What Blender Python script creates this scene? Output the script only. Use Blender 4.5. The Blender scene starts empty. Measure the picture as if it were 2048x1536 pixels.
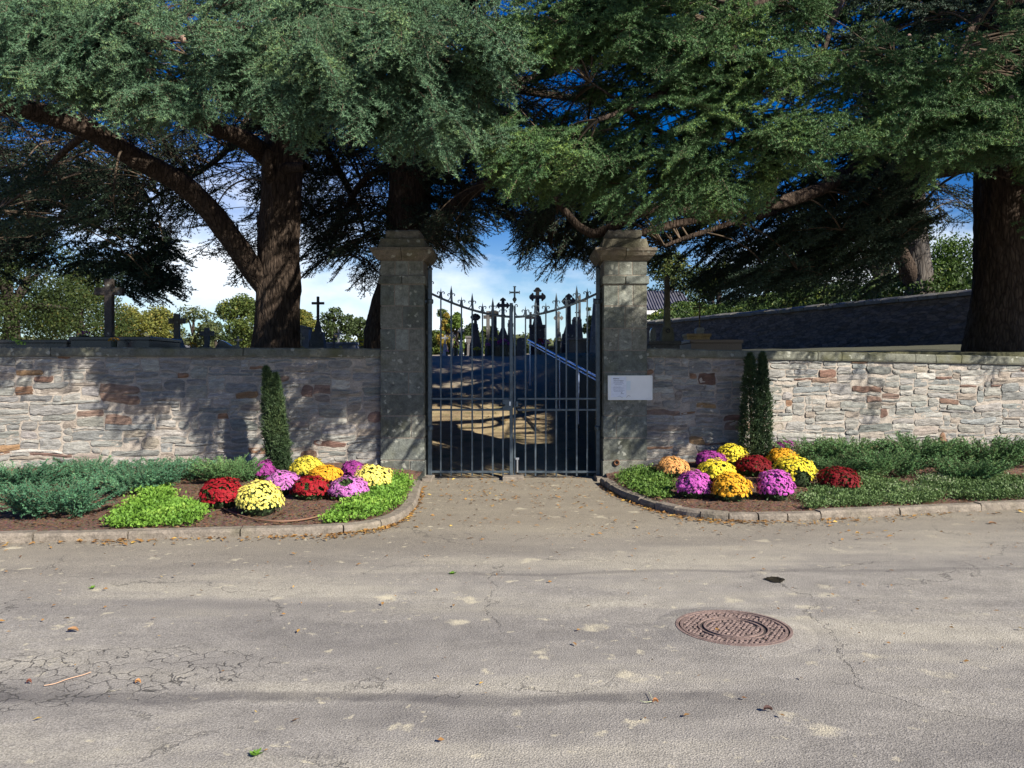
import bpy, math, random
import numpy as np
from mathutils import Vector, Matrix
from mathutils.bvhtree import BVHTree
from mathutils import noise as mnoise

random.seed(7)
rng = np.random.default_rng(7)
sc = bpy.context.scene
COL = sc.collection
PI = math.pi

# ------------------------------------------------------------------ camera
EYE = 1.6
cam_d = bpy.data.cameras.new('camera')
cam = bpy.data.objects.new('camera', cam_d)
COL.objects.link(cam)
cam.location = (0, 0, EYE)
cam.rotation_euler = (math.radians(90), 0, 0)
cam_d.sensor_width = 36.0
cam_d.lens = 36.0 * 1600 / 2048
cam_d.shift_y = -23.0 / 2048
cam_d.clip_start = 0.05
cam_d.clip_end = 3000
sc.camera = cam

# ------------------------------------------------------------------ light
SUN_AZ = math.radians(133.0)      # clockwise from +Y
SUN_EL = math.radians(33.0)
TO_SUN = Vector((math.sin(SUN_AZ) * math.cos(SUN_EL), math.cos(SUN_AZ) * math.cos(SUN_EL), math.sin(SUN_EL)))
sun_d = bpy.data.lights.new('sun', 'SUN')
sun_d.energy = 5.0
sun_d.angle = math.radians(0.5)
sun_d.color = (1.0, 0.92, 0.80)
sun = bpy.data.objects.new('sun', sun_d)
COL.objects.link(sun)
sun.rotation_euler = TO_SUN.to_track_quat('Z', 'Y').to_euler()

world = bpy.data.worlds.new('World')
sc.world = world
world.use_nodes = True
nt = world.node_tree
nt.nodes.clear()
N = nt.nodes.new
out = N('ShaderNodeOutputWorld'); bg = N('ShaderNodeBackground')
sky = N('ShaderNodeTexSky'); sky.sky_type = 'NISHITA'; sky.sun_disc = False
sky.sun_elevation = SUN_EL; sky.sun_rotation = SUN_AZ
sky.altitude = 100; sky.air_density = 1.0; sky.dust_density = 0.4; sky.ozone_density = 2.5
tc = N('ShaderNodeTexCoord')
mp = N('ShaderNodeMapping'); mp.inputs['Scale'].default_value = (1, 1, 2.2)
mp.inputs['Location'].default_value = (0.12, 0.3, 0.52)
nz = N('ShaderNodeTexNoise'); nz.inputs['Scale'].default_value = 2.6; nz.inputs['Detail'].default_value = 9
nz.inputs['Roughness'].default_value = 0.55
rp = N('ShaderNodeValToRGB'); rp.color_ramp.elements[0].position = 0.50; rp.color_ramp.elements[1].position = 0.68
sep = N('ShaderNodeSeparateXYZ')
mr = N('ShaderNodeMapRange'); mr.inputs['From Min'].default_value = 0.15; mr.inputs['From Max'].default_value = 0.27
mr.inputs['To Min'].default_value = 1.0; mr.inputs['To Max'].default_value = 0.0
mul = N('ShaderNodeMath'); mul.operation = 'MULTIPLY'
mix = N('ShaderNodeMix'); mix.data_type = 'RGBA'
mix.inputs[7].default_value = (10.5, 11.0, 11.6, 1)
hz = N('ShaderNodeMapRange'); hz.inputs['From Min'].default_value = 0.0; hz.inputs['From Max'].default_value = 0.19
hz.inputs['To Min'].default_value = 0.55; hz.inputs['To Max'].default_value = 0.0
mixh = N('ShaderNodeMix'); mixh.data_type = 'RGBA'
mixh.inputs[7].default_value = (6.2, 9.0, 11.0, 1)
hs = N('ShaderNodeHueSaturation'); hs.inputs['Saturation'].default_value = 1.6; hs.inputs['Hue'].default_value = 0.522; hs.inputs['Value'].default_value = 1.0
L = nt.links.new
L(tc.outputs['Generated'], mp.inputs['Vector']); L(mp.outputs['Vector'], nz.inputs['Vector'])
L(tc.outputs['Generated'], sep.inputs[0]); L(sep.outputs['Z'], mr.inputs['Value']); L(sep.outputs['Z'], hz.inputs['Value'])
L(nz.outputs['Fac'], rp.inputs['Fac']); L(rp.outputs['Color'], mul.inputs[0]); L(mr.outputs['Result'], mul.inputs[1])
L(sky.outputs['Color'], hs.inputs['Color']); L(hs.outputs['Color'], mixh.inputs[6]); L(hz.outputs['Result'], mixh.inputs['Factor'])
L(mixh.outputs[2], mix.inputs[6]); L(mul.outputs[0], mix.inputs['Factor'])
L(mix.outputs[2], bg.inputs['Color'])
bg.inputs['Strength'].default_value = 0.06
L(bg.outputs['Background'], out.inputs['Surface'])

sc.view_settings.view_transform = 'Standard'
sc.view_settings.look = 'None'
sc.view_settings.exposure = 0.95
sc.view_settings.gamma = 1.0
sc.view_settings.use_curve_mapping = False
sc.render.engine = 'CYCLES'
sc.cycles.max_bounces = 3
sc.cycles.diffuse_bounces = 2
sc.cycles.transparent_max_bounces = 8

# ------------------------------------------------------------------ helpers
def W(px, py, Y):
    """point seen at photo pixel (px,py) at distance Y"""
    return ((px - 1024) / 1600 * Y, Y, EYE - (py - 745) / 1600 * Y)

def ground_px(px, py, z=0.0):
    Y = (EYE - z) * 1600 / (py - 745)
    return ((px - 1024) / 1600 * Y, Y, z)

def hash3(ix, iy, iz):
    h = (ix * 374761393 + iy * 668265263 + iz * 2147483647 + 974711) & 0xFFFFFFFF
    h = ((h ^ (h >> 13)) * 1274126177) & 0xFFFFFFFF
    h = h ^ (h >> 16)
    return (h & 0xFFFF) / 65535.0

def vnoise(P, scale=1.0, octaves=1, seed=0):
    """value noise in [-1,1] for points (n,3)"""
    P = np.asarray(P, dtype=float) * scale + seed * 17.31
    tot = np.zeros(len(P)); amp = 1.0; norm = 0
    for _ in range(octaves):
        i = np.floor(P).astype(np.int64); f = P - i
        u = f * f * (3 - 2 * f)
        r = 0
        for dx in (0, 1):
            for dy in (0, 1):
                for dz in (0, 1):
                    w = (u[:, 0] if dx else 1 - u[:, 0]) * (u[:, 1] if dy else 1 - u[:, 1]) * (u[:, 2] if dz else 1 - u[:, 2])
                    r = r + w * hash3(i[:, 0] + dx, i[:, 1] + dy, i[:, 2] + dz)
        tot += amp * (r * 2 - 1); norm += amp
        amp *= 0.5; P = P * 2.03 + 5.7
    return tot / norm

def n1(x, y=0.0, z=0.0, s=1.0, seed=0, o=1):
    k = seed * 17.31
    v = mnoise.noise((x * s + k, y * s + k, z * s + k))
    if o > 1: v = (v + .5 * mnoise.noise((x * s * 2.03 + k + 5, y * s * 2.03 + k, z * s * 2.03 + k))) / 1.5
    return v * 1.3

def mesh_obj(name, V, F, mat=None, parent=None, smooth=False, color=None):
    me = bpy.data.meshes.new(name)
    V = np.asarray(V, dtype=np.float32)
    if isinstance(F, np.ndarray):
        nf, k = F.shape
        me.vertices.add(len(V)); me.vertices.foreach_set('co', V.ravel())
        me.loops.add(nf * k); me.loops.foreach_set('vertex_index', F.astype(np.int32).ravel())
        me.polygons.add(nf); me.polygons.foreach_set('loop_start', (np.arange(nf) * k).astype(np.int32))
        me.update(calc_edges=True)
    else:
        me.from_pydata([tuple(map(float, v)) for v in V], [], F)
        me.update()
    if smooth:
        me.polygons.foreach_set('use_smooth', np.ones(len(me.polygons), dtype=bool))
    if mat: me.materials.append(mat)
    o = bpy.data.objects.new(name, me)
    COL.objects.link(o)
    if parent: o.parent = parent
    if color: o.color = (*color, 1)
    return o

def empty(name, label, cat, group=None, loc=(0, 0, 0)):
    o = bpy.data.objects.new(name, None)
    o.empty_display_size = 0.2
    COL.objects.link(o)
    o.location = loc
    tag(o, label, cat, group)
    return o

def tag(o, label=None, cat=None, group=None, kind=None):
    if label: o['label'] = label
    if cat: o['category'] = cat
    if group: o['group'] = group
    if kind: o['kind'] = kind
    return o

class MB:
    """mesh collector"""
    def __init__(s): s.V = []; s.F = []
    def add(s, V, F):
        k = len(s.V); s.V.extend([tuple(v) for v in V]); s.F.extend([tuple(i + k for i in f) for f in F])
        return s
    def box(s, x0, x1, y0, y1, z0, z1, b=0.0):
        if b <= 0:
            V = [(x, y, z) for x in (x0, x1) for y in (y0, y1) for z in (z0, z1)]
            F = [(0, 1, 3, 2), (4, 6, 7, 5), (0, 4, 5, 1), (2, 3, 7, 6), (0, 2, 6, 4), (1, 5, 7, 3)]
            return s.add(V, F)
        V = []
        for (zz, e) in ((z0, b), (z0 + b, 0), (z1 - b, 0), (z1, b)):
            xa, xb, ya, yb = x0 + e, x1 - e, y0 + e, y1 - e
            c = b * 0.7 if e == 0 else 0.0
            if e == 0:
                V += [(xa + c, ya, zz), (xb - c, ya, zz), (xb, ya + c, zz), (xb, yb - c, zz), (xb - c, yb, zz), (xa + c, yb, zz), (xa, yb - c, zz), (xa, ya + c, zz)]
            else:
                V += [(xa + c, ya, zz), (xb - c, ya, zz), (xb, ya + c, zz), (xb, yb - c, zz), (xb - c, yb, zz), (xa + c, yb, zz), (xa, yb - c, zz), (xa, ya + c, zz)]
        F = [tuple(range(7, -1, -1)), tuple(range(24, 32))]
        for r in range(3):
            for i in range(8):
                j = (i + 1) % 8
                F.append((r * 8 + i, r * 8 + j, (r + 1) * 8 + j, (r + 1) * 8 + i))
        return s.add(V, F)
    def frustum(s, cx, cy, z0, z1, w0, d0, w1, d1):
        V = []
        for z, w, d in ((z0, w0, d0), (z1, w1, d1)):
            V += [(cx - w / 2, cy - d / 2, z), (cx + w / 2, cy - d / 2, z), (cx + w / 2, cy + d / 2, z), (cx - w / 2, cy + d / 2, z)]
        F = [(3, 2, 1, 0), (4, 5, 6, 7)] + [(i, (i + 1) % 4, 4 + (i + 1) % 4, 4 + i) for i in range(4)]
        return s.add(V, F)
    def prism(s, pts, y0, y1):
        """outline in x,z extruded from y0 to y1"""
        n = len(pts)
        V = [(p[0], y0, p[1]) for p in pts] + [(p[0], y1, p[1]) for p in pts]
        F = [tuple(range(n)), tuple(range(2 * n - 1, n - 1, -1))] + [((i + 1) % n, i, n + i, n + (i + 1) % n) for i in range(n)]
        return s.add(V, F)
    def lathe(s, prof, cx, cy, cz=0, n=16):
        V = []; F = []
        for r, z in prof:
            for i in range(n):
                a = 2 * PI * i / n
                V.append((cx + r * math.cos(a), cy + r * math.sin(a), cz + z))
        for k in range(len(prof) - 1):
            for i in range(n):
                j = (i + 1) % n
                F.append((k * n + i, k * n + j, (k + 1) * n + j, (k + 1) * n + i))
        F.append(tuple(range(n - 1, -1, -1))); F.append(tuple(range((len(prof) - 1) * n, len(prof) * n)))
        return s.add(V, F)
    def tube(s, P, R, n=8):
        V, F = tube(P, R, n)
        return s.add(V, [tuple(f) for f in F])
    def build(s, name, mat, parent=None, smooth=False, color=None, jitter=0.0):
        V = np.array(s.V, dtype=float)
        if jitter:
            V = V + np.stack([vnoise(V, 6, 2, k) for k in (1, 2, 3)], 1) * jitter
        return mesh_obj(name, V, s.F, mat, parent, smooth, color)

def catmull(P, n=8):
    P = [np.array(p, float) for p in P]
    P = [2 * P[0] - P[1]] + P + [2 * P[-1] - P[-2]]
    out = []
    for i in range(1, len(P) - 2):
        for k in range(n):
            t = k / n
            a, b, c, d = P[i - 1], P[i], P[i + 1], P[i + 2]
            out.append(0.5 * ((2 * b) + (-a + c) * t + (2 * a - 5 * b + 4 * c - d) * t * t + (-a + 3 * b - 3 * c + d) * t ** 3))
    out.append(P[-2])
    return np.array(out)

def tube(P, R, n=8, cap=True, ridge=0.0, rseed=0):
    """swept tube. P (m,3); R scalar or (m,)"""
    P = np.asarray(P, float); m = len(P)
    R = np.ones(m) * R if np.isscalar(R) else np.asarray(R, float)
    T = np.gradient(P, axis=0); T /= (np.linalg.norm(T, axis=1)[:, None] + 1e-9)
    up = np.array([0, 0, 1.0]) if abs(T[0, 2]) < 0.9 else np.array([1.0, 0, 0])
    U = np.cross(up, T[0]); U /= np.linalg.norm(U)
    V = []
    a = np.linspace(0, 2 * PI, n, endpoint=False)
    for i in range(m):
        U = U - T[i] * np.dot(U, T[i]); U /= (np.linalg.norm(U) + 1e-9)
        B = np.cross(T[i], U)
        ring = P[i] + R[i] * (np.cos(a)[:, None] * U + np.sin(a)[:, None] * B)
        V.append(ring)
    V = np.concatenate(V)
    if ridge:
        C = np.repeat(P, n, axis=0)
        d = V - C; rr = np.linalg.norm(d, axis=1)[:, None] + 1e-9
        Q = np.stack([np.tile(np.cos(a), m) * 3.0, np.tile(np.sin(a), m) * 3.0, np.repeat(np.arange(m), n) * 0.12], 1)
        nn = vnoise(Q, 3.0, 3, rseed) + 0.5 * vnoise(Q * np.array([1, 1, .3]), 8.0, 2, rseed + 3)
        V = V + d / rr * (nn[:, None] * ridge)
    i = np.arange(m - 1)[:, None] * n; j = np.arange(n)[None, :]; k = (j + 1) % n
    F = np.stack([i + j, i + k, i + n + k, i + n + j], -1).reshape(-1, 4)
    return V, F

def rot_from(dirv, roll=0.0):
    """3x3 with local +X along dirv and local +Z as close to world up as it goes, then rolled"""
    x = np.array(dirv, float); x /= np.linalg.norm(x)
    up = np.array([0, 0, 1.0]) if abs(x[2]) < .97 else np.array([0, 1.0, 0])
    y = np.cross(up, x); y /= np.linalg.norm(y)
    z = np.cross(x, y)
    c, s = math.cos(roll), math.sin(roll)
    return np.stack([x, c * y + s * z, -s * y + c * z], 1)

# ------------------------------------------------------------------ materials
def new_mat(name):
    m = bpy.data.materials.new(name); m.use_nodes = True
    t = m.node_tree; b = t.nodes['Principled BSDF']
    return m, t, b

def nd(t, typ, **kw):
    n = t.nodes.new(typ)
    for k, v in kw.items():
        if k.startswith('_'): setattr(n, k[1:], v)
        else: n.inputs[k.replace('__', ' ')].default_value = v
    return n

def ramp(t, stops, interp='LINEAR'):
    r = t.nodes.new('ShaderNodeValToRGB'); r.color_ramp.interpolation = interp
    e = r.color_ramp.elements
    while len(e) < len(stops): e.new(0.5)
    for i, (p, c) in enumerate(stops):
        e[i].position = p; e[i].color = (*c, 1) if len(c) == 3 else c
    return r

def mixc(t, mode='MIX', fac=None):
    m = t.nodes.new('ShaderNodeMix'); m.data_type = 'RGBA'; m.blend_type = mode
    if fac is not None: m.inputs['Factor'].default_value = fac
    return m

def coords(t, kind='Object', scale=(1, 1, 1), world=False):
    if world:
        g = t.nodes.new('ShaderNodeNewGeometry'); src = g.outputs['Position']
    else:
        g = t.nodes.new('ShaderNodeTexCoord'); src = g.outputs[kind]
    mpn = t.nodes.new('ShaderNodeMapping'); mpn.inputs['Scale'].default_value = scale
    t.links.new(src, mpn.inputs['Vector'])
    return mpn.outputs['Vector']

def rock_mat(name, base=None, streak=(1, 1, 1), lichen=0.0, rough=0.9, bump=0.35, var=0.35, moss=0.0, nscale=9.0, use_obj=False):
    """stone: base colour (or object colour), mottling, lichen rounds, bump"""
    m, t, b = new_mat(name); L = t.links.new
    v = coords(t, world=True, scale=streak)
    vp = coords(t, world=True)
    n_a = nd(t, 'ShaderNodeTexNoise', Scale=nscale, Detail=8.0, Roughness=0.65); L(v, n_a.inputs['Vector'])
    n_b = nd(t, 'ShaderNodeTexNoise', Scale=nscale * 6, Detail=4.0, Roughness=0.6); L(v, n_b.inputs['Vector'])
    r = ramp(t, [(0.3, (1 - var,) * 3), (0.7, (1 + var * .6,) * 3)]); L(n_a.outputs['Fac'], r.inputs['Fac'])
    r2 = ramp(t, [(0.35, (0.78,) * 3), (0.65, (1.15,) * 3)]); L(n_b.outputs['Fac'], r2.inputs['Fac'])
    m1 = mixc(t, 'MULTIPLY', 1.0); m2 = mixc(t, 'MULTIPLY', 1.0)
    if use_obj:
        oi = t.nodes.new('ShaderNodeObjectInfo'); L(oi.outputs['Color'], m1.inputs[6])
    else:
        m1.inputs[6].default_value = (*base, 1)
    L(r.outputs['Color'], m1.inputs[7]); L(m1.outputs[2], m2.inputs[6]); L(r2.outputs['Color'], m2.inputs[7])
    cur = m2.outputs[2]
    if moss:
        n_m = nd(t, 'ShaderNodeTexNoise', Scale=3.0, Detail=6.0); L(vp, n_m.inputs['Vector'])
        rm = ramp(t, [(0.5, (0, 0, 0)), (0.68, (moss,) * 3)]); L(n_m.outputs['Fac'], rm.inputs['Fac'])
        mm = mixc(t); L(rm.outputs['Color'], mm.inputs['Factor']); L(cur, mm.inputs[6]); mm.inputs[7].default_value = (0.085, 0.085, 0.03, 1)
        cur = mm.outputs[2]
    if lichen:
        nw = nd(t, 'ShaderNodeTexNoise', Scale=14.0, Detail=3.0); L(vp, nw.inputs['Vector'])
        mw = mixc(t, 'LINEAR_LIGHT', 0.06); L(vp, mw.inputs[6]); L(nw.outputs['Color'], mw.inputs[7])
        vo = nd(t, 'ShaderNodeTexVoronoi', Scale=9.0, Randomness=1.0); L(mw.outputs[2], vo.inputs['Vector'])
        rv = ramp(t, [(0.20, (1, 1, 1)), (0.27, (0, 0, 0))]); L(vo.outputs['Distance'], rv.inputs['Fac'])
        hsv = t.nodes.new('ShaderNodeSeparateColor'); L(vo.outputs['Color'], hsv.inputs[0])
        th = t.nodes.new('ShaderNodeMath'); th.operation = 'LESS_THAN'; L(hsv.outputs[0], th.inputs[0]); th.inputs[1].default_value = lichen
        mu = t.nodes.new('ShaderNodeMath'); mu.operation = 'MULTIPLY'; L(rv.outputs['Color'], mu.inputs[0]); L(th.outputs[0], mu.inputs[1])
        mu2 = t.nodes.new('ShaderNodeMath'); mu2.operation = 'MULTIPLY'; L(mu.outputs[0], mu2.inputs[0]); mu2.inputs[1].default_value = 0.7
        ml = mixc(t); L(mu2.outputs[0], ml.inputs['Factor']); L(cur, ml.inputs[6]); ml.inputs[7].default_value = (0.34, 0.35, 0.30, 1)
        cur = ml.outputs[2]
    L(cur, b.inputs['Base Color'])
    b.inputs['Roughness'].default_value = rough
    bp = nd(t, 'ShaderNodeBump', Strength=bump, Distance=0.03)
    ad = t.nodes.new('ShaderNodeMath'); ad.operation = 'MULTIPLY_ADD'; ad.inputs[1].default_value = 0.35
    L(n_b.outputs['Fac'], ad.inputs[0]); L(n_a.outputs['Fac'], ad.inputs[2]); L(ad.outputs[0], bp.inputs['Height'])
    L(bp.outputs['Normal'], b.inputs['Normal'])
    return m

def plain_mat(name, col, rough=0.7, metal=0.0, spec=0.4, noise=0.0, ns=20.0, bump=0.0, obj=False):
    m, t, b = new_mat(name); L = t.links.new
    b.inputs['Base Color'].default_value = (*col, 1)
    b.inputs['Roughness'].default_value = rough; b.inputs['Metallic'].default_value = metal
    b.inputs['Specular IOR Level'].default_value = spec
    if noise or obj:
        v = coords(t, world=True)
        n = nd(t, 'ShaderNodeTexNoise', Scale=ns, Detail=5.0); L(v, n.inputs['Vector'])
        r = ramp(t, [(0.3, (1 - noise,) * 3), (0.7, (1 + noise,) * 3)]); L(n.outputs['Fac'], r.inputs['Fac'])
        mm = mixc(t, 'MULTIPLY', 1.0); mm.inputs[6].default_value = (*col, 1)
        if obj:
            oi = t.nodes.new('ShaderNodeObjectInfo'); L(oi.outputs['Color'], mm.inputs[6])
        L(r.outputs['Color'], mm.inputs[7]); L(mm.outputs[2], b.inputs['Base Color'])
        if bump:
            bp = nd(t, 'ShaderNodeBump', Strength=bump, Distance=0.01); L(n.outputs['Fac'], bp.inputs['Height']); L(bp.outputs['Normal'], b.inputs['Normal'])
    return m

def leaf_mat(name, c0, c1, c2=None, trans=0.25, rough=0.6, ns=1.2, spec=0.3):
    """foliage: per-island random between tones, large-scale drift, some translucency"""
    m, t, b = new_mat(name); L = t.links.new
    g = t.nodes.new('ShaderNodeNewGeometry')
    st = [(0.0, c0), (1.0, c1)] if c2 is None else [(0.0, c0), (0.75, c1), (0.93, c2)]
    v = coords(t, world=True)
    n = nd(t, 'ShaderNodeTexNoise', Scale=ns, Detail=3.0); L(v, n.inputs['Vector'])
    ma = t.nodes.new('ShaderNodeMath'); ma.operation = 'MULTIPLY_ADD'; ma.inputs[1].default_value = 0.55
    mb = t.nodes.new('ShaderNodeMath'); mb.operation = 'MULTIPLY_ADD'; mb.inputs[1].default_value = 1.4; mb.inputs[2].default_value = -0.45
    L(n.outputs['Fac'], mb.inputs[0]); L(g.outputs['Random Per Island'], ma.inputs[0]); L(mb.outputs[0], ma.inputs[2])
    r = ramp(t, st); L(ma.outputs[0], r.inputs['Fac'])
    L(r.outputs['Color'], b.inputs['Base Color'])
    b.inputs['Roughness'].default_value = rough; b.inputs['Specular IOR Level'].default_value = spec
    if trans:
        tr = t.nodes.new('ShaderNodeBsdfTranslucent'); L(r.outputs['Color'], tr.inputs['Color'])
        ms = t.nodes.new('ShaderNodeMixShader'); ms.inputs[0].default_value = trans
        o = t.nodes['Material Output']
        L(b.outputs[0], ms.inputs[1]); L(tr.outputs[0], ms.inputs[2]); L(ms.outputs[0], o.inputs['Surface'])
    return m

M_stone = rock_mat('wall_stone_mat', use_obj=True, streak=(1, 1, 4.5), bump=1.0, var=0.45, nscale=6)
M_stone_small = rock_mat('small_wall_stone_mat', base=(.3, .3, .3), streak=(1, 1, 4.5), bump=1.0, var=0.45, nscale=6)
_t = M_stone_small.node_tree; _g = _t.nodes.new('ShaderNodeNewGeometry')
_r = ramp(_t, [(0, (.31, .305, .28)), (.4, (.24, .245, .235)), (.6, (.37, .36, .33)), (.78, (.29, .25, .21)), (.86, (.27, .16, .10)), (.92, (.18, .11, .085)), (.96, (.40, .38, .34))], 'CONSTANT')
_t.links.new(_g.outputs['Random Per Island'], _r.inputs['Fac'])
_m = [n for n in _t.nodes if n.type == 'MIX' and not n.inputs[6].is_linked and n.blend_type == 'MULTIPLY'][0]
_t.links.new(_r.outputs['Color'], _m.inputs[6])
M_mortar = rock_mat('mortar_mat', base=(0.36, 0.32, 0.275), bump=0.6, var=0.25, nscale=12)
M_joint = rock_mat('pillar_joint_mat', base=(0.20, 0.18, 0.15), bump=0.5, var=0.3, nscale=12)
M_ashlar = rock_mat('ashlar_mat', use_obj=True, lichen=0.55, bump=0.55, var=0.5, moss=0.35)
M_coping = rock_mat('coping_mat', base=(0.15, 0.155, 0.125), lichen=0.35, bump=0.4, var=0.4, moss=0.7)
M_grave = rock_mat('grave_stone_mat', use_obj=True, lichen=0.3, bump=0.3, var=0.35, moss=0.3)
M_kerb = rock_mat('kerb_mat', base=(0.215, 0.185, 0.15), bump=0.7, var=0.45, nscale=9, moss=.25)
M_iron = plain_mat('painted_iron_mat', (0.085, 0.11, 0.13), 0.42, 0.55, 0.5, 0.25, 18, 0.2)
M_irond = plain_mat('dark_iron_mat', (0.03, 0.032, 0.035), 0.5, 0.6, 0.5, 0.25, 18, 0.2)
M_steel = plain_mat('steel_mat', (0.55, 0.58, 0.62), 0.3, 0.9, 0.5, 0.1, 10)
M_rust = plain_mat('rust_mat', (0.13, 0.06, 0.03), 0.85, 0.2, 0.3, 0.5, 40, 0.5)
# ------------------------------------------------------------------ terrain
def sst(x, a, b):
    t = np.clip((x - a) / (b - a), 0, 1); return t * t * (3 - 2 * t)

def wall_y(x):
    """front face line of the boundary walls"""
    x = np.asarray(x, float)
    return np.where(x < 0, 12.0 + 0.15 * (x + 2.0), 12.0 + 0.15 * (x - 2.0))

def Hf(x, y):
    x = np.asarray(x, float); y = np.asarray(y, float)
    p = np.clip(0.172 * (y - 12.4), 0, 2.12) + 0.022 * np.clip(y - 24.7, 0, 400)
    q = 1.93 + 0.022 * (y - 13) + np.clip(x - 4, 0, 30) * 0.028 * sst(y, 14, 24)
    q = np.minimum(q, 8)
    xr = 1.55 - (y - 14) * 0.14; wr = 0.9 + 0.05 * (y - 13)
    xl = -1.75 - np.clip(y - 12, 0, 40) * 0.12
    a = sst(x, xr - 0.15, xr + wr); c = 1 - sst(x, xl - 0.9, xl)
    k = np.maximum(a, c)
    h = np.maximum(p, p * (1 - k) + q * k)
    return h

def Hs(x, y): return float(Hf(x, y))

def grid_mesh(xs, ys, zf):
    X, Yg = np.meshgrid(xs, ys)
    Z = zf(X, Yg)
    V = np.stack([X.ravel(), Yg.ravel(), Z.ravel()], 1)
    nx, ny = len(xs), len(ys)
    i = np.arange(ny - 1)[:, None] * nx; j = np.arange(nx - 1)[None, :]
    F = np.stack([i + j, i + j + 1, i + nx + j + 1, i + nx + j], -1).reshape(-1, 4)
    return V, F

def terr(X, Yg):
    h = Hf(X, Yg)
    P = np.stack([X.ravel(), Yg.ravel(), X.ravel() * 0], 1)
    h = h + (vnoise(P, 2.0, 3, 5) * 0.025).reshape(X.shape) + (vnoise(P, 0.3, 2, 8) * 0.05).reshape(X.shape) * sst(Yg, 16, 22)
    back = wall_y(X) + 0.27
    inside = np.abs(X) < 1.62
    front = np.where(inside, Yg < 12.3, Yg < back)
    return np.where(front, -0.4, h)

M_path = None
def terrain_mat():
    m, t, b = new_mat('cemetery_ground_mat'); L = t.links.new
    v = coords(t, world=True)
    n1_ = nd(t, 'ShaderNodeTexNoise', Scale=1.1, Detail=8.0, Roughness=0.6); L(v, n1_.inputs['Vector'])
    n2 = nd(t, 'ShaderNodeTexNoise', Scale=55.0, Detail=3.0); L(v, n2.inputs['Vector'])
    n3 = nd(t, 'ShaderNodeTexNoise', Scale=3.2, Detail=5.0); L(v, n3.inputs['Vector'])
    r = ramp(t, [(0.35, (0.20, 0.15, 0.085)), (0.6, (0.35, 0.275, 0.155))]); L(n1_.outputs['Fac'], r.inputs['Fac'])
    rg = ramp(t, [(0.52, (0, 0, 0)), (0.68, (0.7, 0.7, 0.7))]); L(n3.outputs['Fac'], rg.inputs['Fac'])
    m1 = mixc(t); L(rg.outputs['Color'], m1.inputs['Factor']); L(r.outputs['Color'], m1.inputs[6]); m1.inputs[7].default_value = (0.10, 0.10, 0.03, 1)
    r2 = ramp(t, [(0.3, (0.6,) * 3), (0.7, (1.3,) * 3)]); L(n2.outputs['Fac'], r2.inputs['Fac'])
    m2 = mixc(t, 'MULTIPLY', 1.0); L(m1.outputs[2], m2.inputs[6]); L(r2.outputs['Color'], m2.inputs[7])
    # steep banks are bare dark earth with litter
    g = t.nodes.new('ShaderNodeNewGeometry'); sp = t.nodes.new('ShaderNodeSeparateXYZ'); L(g.outputs['Normal'], sp.inputs[0])
    rs = ramp(t, [(0.80, (1, 1, 1)), (0.95, (0, 0, 0))]); L(sp.outputs['Z'], rs.inputs['Fac'])
    m3 = mixc(t); L(rs.outputs['Color'], m3.inputs['Factor']); L(m2.outputs[2], m3.inputs[6]); m3.inputs[7].default_value = (0.07, 0.05, 0.03, 1)
    # beyond the slope the drive is asphalt, worn blue grey
    sy = t.nodes.new('ShaderNodeSeparateXYZ'); L(g.outputs['Position'], sy.inputs[0])
    ry = nd(t, 'ShaderNodeMapRange'); ry.inputs['From Min'].default_value = 18.0; ry.inputs['From Max'].default_value = 19.5
    L(sy.outputs['Y'], ry.inputs['Value'])
    m4 = mixc(t); L(ry.outputs['Result'], m4.inputs['Factor']); L(m3.outputs[2], m4.inputs[6])
    ra = ramp(t, [(0.4, (0.18, 0.155, 0.12)), (0.62, (0.26, 0.22, 0.155))]); L(n1_.outputs['Fac'], ra.inputs['Fac'])
    L(ra.outputs['Color'], m4.inputs[7])
    xm = nd(t, 'ShaderNodeMapRange'); xm.inputs['From Min'].default_value = 0.6; xm.inputs['From Max'].default_value = 1.4
    L(sy.outputs['X'], xm.inputs['Value'])
    m5 = mixc(t); L(xm.outputs['Result'], m5.inputs['Factor']); L(m4.outputs[2], m5.inputs[6])
    mg = mixc(t, 'MULTIPLY', 1.0); L(r2.outputs['Color'], mg.inputs[6]); mg.inputs[7].default_value = (0.065, 0.065, 0.032, 1); L(mg.outputs[2], m5.inputs[7])  # mossy ground right of the path, also darkened to carry its shade
    L(m5.outputs[2], b.inputs['Base Color']); b.inputs['Roughness'].default_value = 0.95
    bp = nd(t, 'ShaderNodeBump', Strength=0.5, Distance=0.03); L(n2.outputs['Fac'], bp.inputs['Height']); L(bp.outputs['Normal'], b.inputs['Normal'])
    return m

xs = np.unique(np.concatenate([np.linspace(-200, -20, 20), np.linspace(-20, -4, 60), np.linspace(-4, 5, 76), np.linspace(5, 20, 60), np.linspace(20, 200, 20)]))
ys = np.unique(np.concatenate([np.linspace(9.0, 20, 90), np.linspace(20, 40, 50), np.linspace(40, 300, 40)]))
V, F = grid_mesh(xs, ys, terr)
o = mesh_obj('cemetery_ground', V, F, terrain_mat(), smooth=True); tag(o, kind='structure')

m_soilfar = plain_mat('far_ground_mat', (0.10, 0.09, 0.05), 0.95, 0, .2, 0.3, 0.5)
V, F = grid_mesh(np.linspace(-900, 900, 7), np.linspace(-900, 1800, 7), lambda X, Y: X * 0 - 0.45)
tag(mesh_obj('ground', V, F, m_soilfar), kind='structure')

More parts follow.
